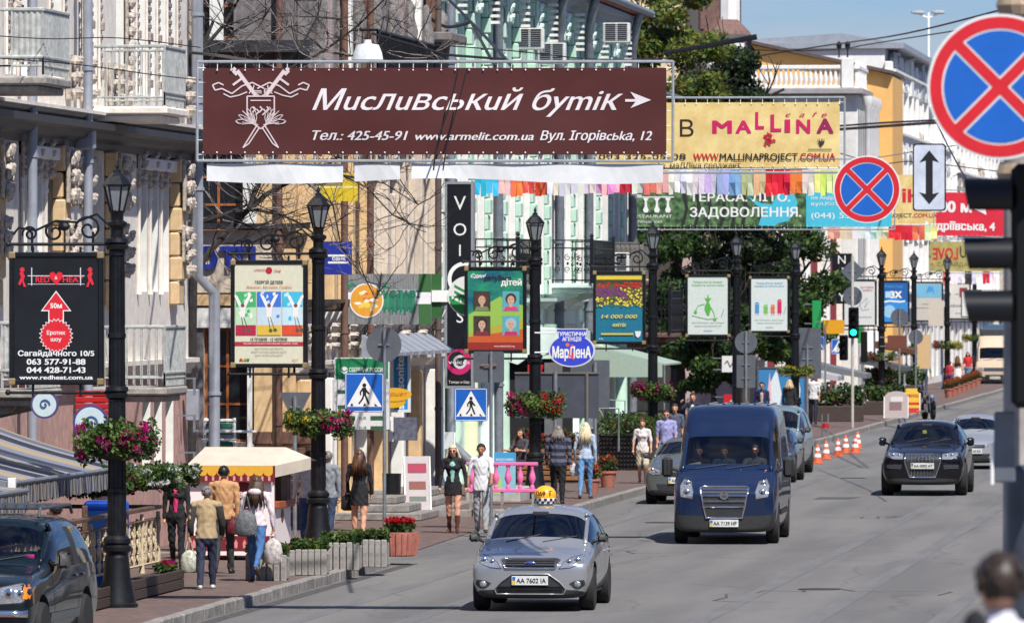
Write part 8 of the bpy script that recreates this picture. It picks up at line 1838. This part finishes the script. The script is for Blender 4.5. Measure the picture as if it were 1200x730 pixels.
person("far person in bright red top left of the cream minibus",g2(1134,452),toward,1.7,(220,50,50),'short','trousers',(90,150,190),hair=('mid','brown'))
person("seated guest in pink shirt at the cafe behind the off-road car",atY(66,612,109)-Vector((0,0,1.1)),away+.8,1.7,(225,170,190),'short','trousers',(40,40,50),hair=('short','dark'),legs=((85,88),(85,88)),sit=True,hipz=.6,arms=((35,10,60),(35,10,60)))
def rider(label,veh,x,y,z,top,armup=True,hc='dark'):
 v=veh.location;person(label,(v.x+x,v.y+y,z),toward,1.72,top,'long','trousers',(40,40,50),hair=('short',hc),legs=((97,45),(97,45)),sit=True,hipz=.55,arms=((55,12,25),(55,12,25))if armup else((30,8,50),(30,8,50)))
rider("driver of the blue van with hands on the wheel",vanT,.50,.45,.52,(150,150,155));rider("middle passenger of the blue van in grey",vanT,-.10,.55,.50,(95,110,130),False);rider("dark dressed passenger on the left seat of the blue van",vanT,-.58,.55,.50,(40,42,50),False,'brown')
rider("driver of the black sport utility car",suvT,.42,1.2,.02,(35,35,40))
pf=Vector((atY(1180,345,24).x,24,2.36))
zt=atY(1180,641,24).z
t,hnd=person("out of focus man in white shirt with black straps at the lower right corner",pf,away+.5,(zt-2.36)/1.0,(228,228,240),'long','trousers',(50,50,60),hair=('short','brown'),arms=((20,8,40),(20,8,40)),lean=4,bulk=1.05,turn=-10)
m=MB()
kk=(zt-2.36)/1.72
for s_ in(-1,1):m.tube([(s_*.12*kk,-.13*kk,1.18*kk),(s_*.13*kk,-.11*kk,1.40*kk),(s_*.12*kk,-.0,1.475*kk),(s_*.12*kk,.13*kk,1.38*kk)],.03,6)
m.build("backpack_strap",cloth_m(25,25,30),t,smooth=True)
KC=mat("kiosk_white_panel",C(235,225,222),.5,0,.04,3);KM=pmat(130,30,45);KO=pmat(245,185,60)
a=g2(222,656);b_=g2(323,656);t=thing("market_kiosk","small street kiosk with cream roof, orange scalloped valance and maroon stripes","kiosk",((a.x+b_.x)/2,a.y,.15),R(-3))
w=b_.x-a.x;s_=sc(a);h=(656-545)/s_;D=1.5
m=MB();m.bbox(-w/2,w/2,0,.05,.08,h,.005);m.build("front_panel",KC,t)
m=MB();m.bbox(w/2-.03,w/2,.05,D,.25,h*.55,.005);m.build("side_panel",KC,t);m=MB();m.bbox(w/2-.1,w/2+.08,.05,D,h*.55,h*.62,.01);m.build("counter",pmat(170,90,55),t)
m=MB();m.bbox(w/2-.035,w/2+.005,.05,D,.12,.245,.005);m.build("side_band",pmat(150,75,50),t)
m=MB();
for x,y in((-w/2+.02,.02),(w/2-.02,.06),(-w/2+.02,D),(w/2-.02,D)):m.box(x-.02,x+.02,y-.0,y+.04,0,h)
m.build("post",STEEL,t)
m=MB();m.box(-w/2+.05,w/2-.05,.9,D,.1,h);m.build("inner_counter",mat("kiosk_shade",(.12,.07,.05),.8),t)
rf=.30;m=MB();m.add([(-w/2-.04,-.10,h),(w/2+.04,-.10,h),(w/2+.06,D*.5,h+rf),(-w/2+.12,D*.5,h+rf),(-w/2-.04,D+.2,h),(w/2+.45,D+.1,h+.05)],[(0,1,2,3),(3,2,5,4)]);m.add([(w/2+.04,-.10,h),(w/2+.5,D*.5,h+.12),(w/2+.45,D+.1,h+.05),(w/2+.06,D*.5,h+rf)],[(0,1,3),(1,2,3)])
m.add([(w/2+.04,-.1,h),(w/2+.04,-.1,h-.2),(w/2+.5,D*.5,h-.08),(w/2+.5,D*.5,h+.12)],[(0,1,2,3)]);m.build("roof_cover",mat("cream_awning_cloth",(.54,.48,.39),.8,0,.08,3,.2),t)
m=MB();n=9;
V=[(-w/2,-.105,h-.01),(w/2,-.105,h-.01)]
m.add([(-w/2-.03,-.103,h),(w/2+.03,-.103,h),(w/2+.03,-.103,h-.28),(-w/2-.03,-.103,h-.28)],[(3,2,1,0)],0)
for i in range(n):
 cx=-w/2+w*(i+.5)/n;r_=w/n/2;m.flat([(cx+r_*math.cos(R(q)),h-.11-.07*max(0,-math.sin(R(q)))+0)for q in range(180,361,15)]+[(cx+r_,h+.0),(cx-r_,h+.0)],(0,-.107,0),(1,0,0),(0,0,1),1)
for i in range(12):cx=-w/2+w*(i+.5)/12;m.flat([(cx-.02,h-.26),(cx+.02,h-.26),(cx+.02,h-.19),(cx,h-.17),(cx-.02,h-.19)],(0,-.105,0),(1,0,0),(0,0,1),2)
m.build("valance",[KM,KO,pmat(235,170,160)],t)
m=MB();m.flat([(-w/2,.16),(w/2,.16),(w/2,.42),(-w/2,.42)],(0,-.004,0),(1,0,0),(0,0,1),0)
for i in range(10):cx=-w/2+w*(i+.5)/10;m.flat([(x+cx,z)for x,z in((-.025,.21),(.025,.21),(.03,.30),(0,.36),(-.03,.30))],(0,-.006,0),(1,0,0),(0,0,1),1)
m.flat([(-.14+.1,.95),(.42-.05,.95),(.40,1.28),(.2,1.36),(0.0,1.28)],(0,-.005,0),(1,0,0),(0,0,1),0);m.flat([(-.12,.74),(.4,.74),(.4,.90),(-.12,.9)],(0,-.005,0),(1,0,0),(0,0,1),0)
m.text("Львівські",(.14,-.008,1.08),h=.12,m=2,width=.62,bold=.03);m.text("сирники",(.16,-.008,.93),h=.12,m=2,width=.5,bold=.03);m.text("солодка крамниця",(.16,-.008,.58),h=.06,m=0,width=.42)
m.build("print",[KM,pmat(235,150,140),pmat(248,235,205)],t)
m=MB();m.prism(circ(.12,20,0,(0,0)),(w/2+.003,.75,.75),(0,1,0),(0,0,1),(.004,0,0));m.build("side_emblem",pmat(120,70,45),t)
FX=-18.3;y0,y1=103.0,117.5;CRF=mat("cream_cast_iron",(.62,.50,.32),.6,0,.15,10,dirt=.3);WD=mat("dark_oiled_wood",(.075,.05,.04),.6,0,.3,10,.3,stretch=(.3,1,6));WD2=mat("brown_wood_rail",(.16,.09,.055),.6,0,.3,9,.3)
t=thing("terrace_fence","cafe fence of cream cast iron panels under a dark wooden rail beside the lamp foot","fence",(FX,y0,.15))
Ly=y1-y0;m=MB();m.bbox(-.06,.06,0,Ly,1.24,1.30,.01);m.bbox(-.04,.04,0,Ly,1.08,1.11,.01);m.build("handrail",WD2,t)
for i in range(10):
 y=Ly*i/9;m=MB();m.lathe([(.05,.3),(.035,.4),(.04,.55),(.025,.65),(.025,.85),(.045,.95),(.03,1.2)],8,(0,y,0));m.build("post",CRF,t,smooth='auto')
pm=MB()
for q in range(3):
 y=.28+q*.5;pm.lathe([(.02,.42),(.03,.5),(.02,.6),(.045,.66),(.02,.74),(.02,.9),(.035,.98),(.02,1.08)],6,(0,y,0))
 for z,sg in((.55,1),(.75,-1),(.92,1)):
  volute(pm,(0,y+.09,z),.08,1.2,2,sg,.016,'yz',11);volute(pm,(0,y-.09,z),.08,1.2,1,-sg,.016,'yz',11)
pm.tube([(0,.02,.42),(0,1.58,.42)],.02,5);pmesh=pm.mesh("cast_panel",CRF,'auto')
for i in range(9):obj("cast_panel",pmesh,t,(0,Ly*i/9,0))
for i in range(2):o=obj("cast_panel",pmesh,t,(-.05-1.6*i,Ly,0));o.rotation_euler=(0,0,R(90))
m=MB();m.bbox(-3.3,-.061,Ly-.05,Ly+.05,1.24,1.30,.01);m.build("end_rail",WD2,t)
t=thing("planter_box","long dark wooden planter box at the foot of the cafe fence","planter",(FX+.05,y0,.15))
for z in(.02,.17):
 for k in range(6):block(t,"board",(.04,Ly/6-.02,.14),(.32,k*Ly/6,z),WD,.008)
for z in(.02,.17):block(t,"board",(.36,.04,.14),(-.02,Ly,z),WD,.008)
m=MB();m.box(0,.32,0,Ly,.02,.28);m.build("soil",mat("soil",(.04,.03,.02),.95),t)
obj("plants",leaves_mesh("plants",[(.16,13.4+.25*i,.36,.13,.14,.09)for i in range(5)],700,.06,LEAF[:2],None,3),t);obj("blossoms",leaves_mesh("blossoms",[(.18,13.5+.25*i,.42,.11,.12,.05)for i in range(4)],260,.05,[FLOW['red'],FLOW['dark']],None,4),t)
m_aw=mat("striped_awning_cloth",C(170,175,190),.8,0,.1,4);n_=m_aw.node_tree;b_=n_.nodes['Principled BSDF']
tcn=n_.nodes.new("ShaderNodeTexCoord");sx=n_.nodes.new("ShaderNodeSeparateXYZ");mm_=n_.nodes.new("ShaderNodeMath");mm_.operation='MULTIPLY';mm_.inputs[1].default_value=.16;fr_=n_.nodes.new("ShaderNodeMath");fr_.operation='FRACT';cr=n_.nodes.new("ShaderNodeValToRGB");cr.color_ramp.interpolation='CONSTANT'
els=[(0,(58,63,82)),(.1,(150,157,178)),(.22,(205,182,138)),(.34,(170,173,185)),(.42,(45,50,68)),(.56,(180,180,185)),(.62,(112,122,150)),(.72,(200,176,130)),(.82,(185,186,190)),(.9,(88,96,120))]
cr.color_ramp.elements[0].position=0;cr.color_ramp.elements[0].color=(*C(*els[0][1],.5),1);cr.color_ramp.elements[1].position=els[1][0];cr.color_ramp.elements[1].color=(*C(*els[1][1],.5),1)
for p_,c_ in els[2:]:e_=cr.color_ramp.elements.new(p_);e_.color=(*C(*c_,.5),1)
n_.links.new(tcn.outputs['Object'],sx.inputs[0]);n_.links.new(sx.outputs[1],mm_.inputs[0]);n_.links.new(mm_.outputs[0],fr_.inputs[0]);n_.links.new(fr_.outputs[0],cr.inputs[0]);n_.links.new(cr.outputs[0],b_.inputs['Base Color'])
m_vl=m_aw.copy();m_vl.name="narrow_striped_valance";[nd for nd in m_vl.node_tree.nodes if nd.type=='MATH' and nd.operation=='MULTIPLY' and abs(nd.inputs[1].default_value-.16)<.01][0].inputs[1].default_value=2.6
def awning(label,ya,yb,xo,zi,zo):
 t=thing("cafe_awning",label,"awning",(X1,ya,0));Lw=yb-ya;m=MB();n=10;V=[]
 for i in range(n+1):
  u=i/n;x=xo*u;z=zi+(zo-zi)*u-.10*math.sin(u*math.pi);V+=[(x,0,z),(x,Lw,z)]
 m.add(V,[(2*i,2*i+2,2*i+3,2*i+1)for i in range(n)]);m.build("cloth",m_aw,t,smooth=True)
 m=MB();k=int(Lw/.12);V=[]
 for i in range(k+1):y=Lw*i/k;V+=[(xo+.01,y,zo),(xo+.02+.02*math.sin(i*1.3),y,zo-.30-.02*math.cos(i*2.1))]
 m.add(V,[(2*i,2*i+1,2*i+3,2*i+2)for i in range(k)])
 k=int(xo*.45/.06);V=[]
 m.build("valance",m_vl,t)
 m=MB();
 for yy_ in(0,):
  V=[];kk=14
  for i in range(kk+1):u=.55+.45*i/kk;x=xo*u;z=zi+(zo-zi)*u-.10*math.sin(u*math.pi);V+=[(x,yy_,z),(x,yy_-.015*math.sin(i*2),z-.30)]
  m.add(V,[(2*i,2*i+1,2*i+3,2*i+2)for i in range(kk)])
 m.build("end_valance",mat("grey_ribbed_cloth",C(150,150,152),.85,0,.4,26,stretch=(18,1,.3)),t)
 m=MB();m.tube([(xo,0,zo),(xo,Lw,zo)],.035,8);m.tube([(0,.04,zi-.5),(xo,.04,zo)],.025,6);m.tube([(0,Lw-.05,zi-.5),(xo,Lw-.05,zo)],.025,6);m.build("arm",STEEL,t)
 m=MB();m.bbox(xo-.05,xo+.06,-.03,.08,zo-.08,zo+.08,.01);m.build("end_cap",WHITE,t)
 return t
awning("wide striped awning reaching to the basket, blue, grey and mustard stripes",107.5,118.5,3.15,3.05,2.02)
awning("lower nearer striped awning at the left edge with ribbed grey valance",98.5,106.5,3.55,2.7,1.95)
awning("small grey ribbed awning right of the nearest lamp post",119.3,121.8,3.0,2.35,1.95)
t=thing("cafe_pergola","brown wooden posts and dark plank screen of the cafe terrace","pergola",(-18.9,104,.15));
for i in range(5):block(t,"post",(.08,.08,1.4),(.1,i*3.1,0),WD2,.01)
for i in range(16):block(t,"plank",(.04,.78,1.0),(.02,i*.84,.03),WD,.006)
for(px,py,Y)in((96,640,113),(58,660,108)):
 q=atY(px,345,Y);t=thing("cafe_table","round cafe table, the %s one on the shaded terrace"%("right" if px>90 else "left"),"table",(-20.3,Y,.15));m=MB();m.lathe([(.4,.72),(.4,.75)],20);m.build("table_top",WD2,t);m=MB();m.lathe([(.22,0),(.03,.04),(.03,.72)],10);m.build("leg",BLACKM,t)
t=thing("ice_cream_freezer","bright blue freezer box glimpsed through the cafe terrace","freezer",(atY(121,345,114).x,114,.15));m=MB();m.bbox(-.3,.3,0,.6,0,1.45,.04);m.build("box",pmat(25,95,215),t);m=MB();m.bbox(-.27,.27,-.02,.0,.9,1.3,.01);m.build("lid",pmat(90,150,235),t)
PK=mat("pink_balustrade_paint",C(225,110,165),.6,0,.06,8);a=gr(541,590,.3);b_=gr(622,585,.3)
t=thing("pink_balustrade","pink painted balustrade in front of the blue and green cafe board","balustrade",(a.x,161.4,.15));w=(atY(625,345,161.4)-atY(541,345,161.4)).x;zt_=atY(0,541,161.4).z-.15;zb_=atY(0,572,161.4).z-.15
m=MB();m.bbox(0,w,-.06,.06,zt_-.05,zt_+.02,.01);m.build("top_rail",PK,t);m=MB();m.bbox(0,w,-.05,.05,zb_-.05,zb_+.02,.01);m.build("bottom_rail",PK,t)
bb=MB();hh=zt_-zb_-.06;bb.lathe([(.05,0),(.05,.05),(.03,.09),(.075,.22),(.06,.3),(.028,.42),(.045,.46),(.045,hh)],12);bbm=bb.mesh("baluster",PK,'auto')
for i in range(6):obj("baluster",bbm,t,(.12+i*(w-.24)/5,0,zb_+.02))
m=MB();
for x in(.1,w/2,w-.1):m.box(x-.03,x+.03,-.03,.03,0,zb_-.05)
m.build("foot",KERBM,t)
t,w,h=wsign("cafe_board","blue, white and green cafe board leaning behind the pink balustrade","board",579,530,604,578,165,pmat(150,205,225));pt(t,[('R',(70,160,210),-w/2,h*.22,w/2,h/2),('T',WH,"морозиво",0,h*.3,.07,dict(width=w*.8)),('P',(170,215,110),[(-w/2,-h/2),(-w*.1,-h/2),(-w*.2,-h*.05),(-w/2,-.02)])],"print")
t=thing("terrace_planter_wall","brown slatted terrace wall with red geraniums behind the fair haired woman","planter",(atY(604,345,185).x,185,.15));w=1.55
for k in range(6):block(t,"slat",(w,.04,.10),(0,0,.05+k*.13),mat("orange_brown_slat",(.30,.13,.05),.6,0,.2,9),.01)
m=MB();m.box(0,w,.05,.5,0,.82);m.build("box",WD,t)
cl=[(w*(i+.5)/12,.2,1.0+rnd.uniform(-.1,.15),.2,.2,.22)for i in range(12)];obj("plants",leaves_mesh("plants",cl,2600,.08,LEAF,(.5,.35,.15),9),t);obj("blossoms",leaves_mesh("blossoms",[(a,b-.05,c+.05,d,e,.2)for a,b,c,d,e,f in cl],700,.06,[FLOW['red'],FLOW['dark']],None,10),t)
t=thing("flowering_hedge","dark lattice planter fence with red flowers right of the fair haired woman","planter",(atY(702,345,198).x,198,.15))
m=MB()
for i in range(14):m.box(i*.09,i*.09+.02,0,.03,.0,.95);
for i in range(9):m.box(0,1.2,-.01,.02,.05+i*.11,.07+i*.11)
m.build("lattice",BLACKM,t,kind='stuff');m=MB();m.box(0,1.2,.05,6,0,.9);m.build("box",WD,t)
cl=[(.1+1.1*(i%4)/3,.4+(i//4)*1.6,1.12+rnd.uniform(-.05,.1),.25,.7,.26)for i in range(16)];obj("plants",leaves_mesh("plants",cl,3600,.09,LEAF,(.55,.35,.10),11),t);obj("blossoms",leaves_mesh("blossoms",cl,420,.06,[FLOW['red'],FLOW['dark']],None,12),t)
def pot(label,px,py,s=1.0,fl='red',seed=0):
 t=thing("flower_pot",label,"flower pot",gr(px,py,.15),0,"potted red flowers");m=MB();m.lathe([(.11*s,0),(.16*s,.26*s),(.18*s,.26*s),(.18*s,.3*s),(.14*s,.3*s)],14);m.build("pot",mat("terracotta",(.42,.15,.11),.8),t,smooth='auto')
 obj("plants",leaves_mesh("plants",[(0,0,.42*s,.2*s,.2*s,.18*s)],500,.07,LEAF,None,seed),t);obj("blossoms",leaves_mesh("blossoms",[(0,0,.5*s,.2*s,.2*s,.13*s)],130,.06,[FLOW[fl]],None,seed+1),t);return t
pot("flower pot by the thin pole right of the fair haired woman's feet",694,578,1.1,seed=31);pot("larger flower pot at the corner of the dark lattice fence",712,571,1.3,seed=33)
pc=None
for i in range(7):
 px=1112+i*5.5;lab=["nearest of the red pots in a row on the kerb below the lamp","second red pot of the kerb row","third red pot of the kerb row, below the woman in white","middle red pot of the kerb row","fifth red pot of the kerb row","next to last red pot of the kerb row","last red pot of the kerb row, nearest the cream minibus"][i]
 p=gr(px,466-i*2.2,.15)
 if pc is None:pc=pot(lab,px,466,1.35,seed=40);pc['group']="red pots along the kerb"
 else:clone(pc,p,0,lab,"red pots along the kerb")
t=thing("litter_bin","small black litter bin on a post behind the crossing sign pole","litter bin",gr(459,598,.15));m=MB();m.lathe([(.2,0),(.2,.03),(.03,.05),(.03,.3)],14);m.build("stand",BLACKM,t,smooth='auto');m=MB();m.lathe([(.15,.28),(.19,.32),(.2,.75),(.21,.78),(.18,.78),(.17,.4)],16);m.build("drum",BLACKM,t,smooth='auto')
def aboard(label,px,py,w,h,c,items=None,lean=.16,rz=0,arch=False):
 t=thing("sandwich_board",label,"sandwich board",gr(px,py,.15),rz);m=MB()
 M=Matrix.Rotation(R(-9),4,'X')
 o_=[(-w/2,0),(w/2,0)]+([(w/2*math.cos(R(q)),h*.8+h*.2*math.sin(R(q)))for q in range(0,181,20)]if arch else[(w/2,h),(-w/2,h)])
 m.prism(o_,(0,0,0),(1,0,0),(0,0,1),(0,.03,0));m.xf(M);m.build("front_leaf",pmat(*c),t)
 m=MB();m.prism(o_,(0,0,0),(1,0,0),(0,0,1),(0,.03,0));m.xf(Matrix.Translation((0,h*.32,0))@Matrix.Rotation(R(9),4,'X'));m.build("back_leaf",pmat(200,200,200),t)
 m=MB()
 for x in(-w/2-.03,w/2):m.box(x,x+.03,-.02,.04,0,h*(.8 if arch else 1))
 m.xf(M);m.build("frame",WHITE,t)
 if items:
  m=MB();cols=[]
  for it in items:
   if it[1]not in cols:cols.append(it[1])
   k0=len(m.v)
   if it[0]=='R':m.flat([(it[2],it[3]),(it[4],it[3]),(it[4],it[5]),(it[2],it[5])],(0,-.006,0),(1,0,0),(0,0,1),cols.index(it[1]))
   else:m.text(it[2],(it[3],-.01,it[4]),h=it[5],m=cols.index(it[1]),bold=.02)
  m.xf(M);m.build("print",[pmat(*c_)for c_ in cols],t)
 return t
aboard("pink and grey menu board leaning behind the woman in black dress",490,598,.52,1.15,(205,195,195),[('R',(180,60,90),-.2,.8,.2,1.0),('R',(120,130,120),-.18,.2,.18,.3),('R',(150,90,80),-.18,.45,.18,.62)],rz=.3)
aboard("glass fronted poster stand by the entrance steps",520,570,.45,1.3,(210,215,218),[('R',(120,120,120),-.15,.6,.15,.9)])
aboard("pale arched sandwich board left of the red and yellow one",1050,490,.85,1.0,(190,175,170),[('R',(140,110,110),-.25,.3,.2,.6),('R',(220,215,215),-.2,.62,.25,.8)],arch=True)
aboard("red and yellow striped sandwich board beside the motorcycle",1068,484,.62,.95,(235,190,50),[('R',(205,40,35),-.31,0,.31,.2),('R',(205,40,35),-.31,.32,.31,.42),('T',(200,60,40),"меню",0,.62,.15)])
aboard("small pink and white board beside the far terrace",1010,480,.4,.8,(240,235,235),[('R',(225,80,90),-.12,.2,.0,.6),('R',(225,80,90),.05,.1,.13,.35)])
for(px,py,wpx,lab,c,Y)in((985,425,60,"grey sloping umbrella over the far terrace right of the crossing sign",(120,125,130),300),(1035,418,55,"dark grey sloping awning beneath the blue poster",(85,88,92),320),(962,432,40,"white edged awning under the farthest crossing sign",(190,190,195),285),(1120,372,30,"orange red awning near the far end behind the last posters",(205,80,45),440),(1048,400,46,"brown wooden canopy left of the peach kiosk",(105,62,40),330)):
 a=atY(px-wpx/2,py,Y);b_=atY(px+wpx/2,py+wpx*.22,Y);t=thing("shop_awning",lab,"awning",a);m=MB();dx=b_.x-a.x;dz=b_.z-a.z
 m.prism([(0,0),(dx,dz),(dx,dz-.18),(0,-.3)],(0,0,0),(1,0,0),(0,0,1),(0,3.5,0));m.build("cloth",pmat(*c),t);m=MB();m.tube([(dx-.1,.1,dz-.1),(dx-.1,.1,.15-a.z)],.04,6);m.build("pole",GREYP,t)
for(px,py,w,h,lab,fl)in((1010,486,3.0,1.15,"green hedge planter along the far terrace below the pink basket",None),(975,494,2.2,1.25,"dark planter with white and pink blooms left of the far traffic light",'white'),(1048,470,2.2,1.5,"dense green shrub row behind the pale arched board",None),(1030,476,1.2,1.6,"shrub with mauve flowers right beside the far traffic light",'pink')):
 p=gr(px,py,.15);t=thing("hedge_planter",lab,"planter",(p.x,p.y,.15));m=MB();m.bbox(-w/2,w/2,0,.6,0,h*.45,.02);m.build("box",WD,t)
 cl=[(-w/2+w*(i+.5)/9,.3,h*.72+rnd.uniform(-.1,.1),w/10,.35,h*.3)for i in range(9)];obj("plants",leaves_mesh("plants",cl,1800,.14,LEAF,(.45,.35,.2),int(px)),t)
 if fl:obj("blossoms",leaves_mesh("blossoms",cl,300,.12,[FLOW[fl],FLOW['pink']],None,int(px)+1),t)
t=thing("steps_wall","white low stair wall with handrail behind the woman in cream blouse","stair wall",(atY(728,345,205).x,205,.15));m=MB();m.prism([(0,0),(1.4,0),(1.4,.35),(.9,.95),(0,.95)],(-1,0,0),(1,0,0),(0,0,1),(0,3,0));m.build("block",CONC,t)
for i in range(4):m=MB();m.bbox(.4,1.6,.1+i*.3,3.5,i*.16,i*.16+.155,.01);m.build("step",KERBM,t)
m=MB();m.tube([(.1,0,0),(.1,0,1.7),(-.9,0,1.75)],.02,6);m.build("handrail",STEEL,t)
t=thing("terrace_rail","thin grey rail frame above the flowering terrace","railing",(atY(650,345,178).x,178,.15));m=MB();m.tube([(0,0,.9),(0,0,1.9),(1.5,0,1.9),(1.5,0,.9)],.025,6);m.build("bar",STEEL,t)
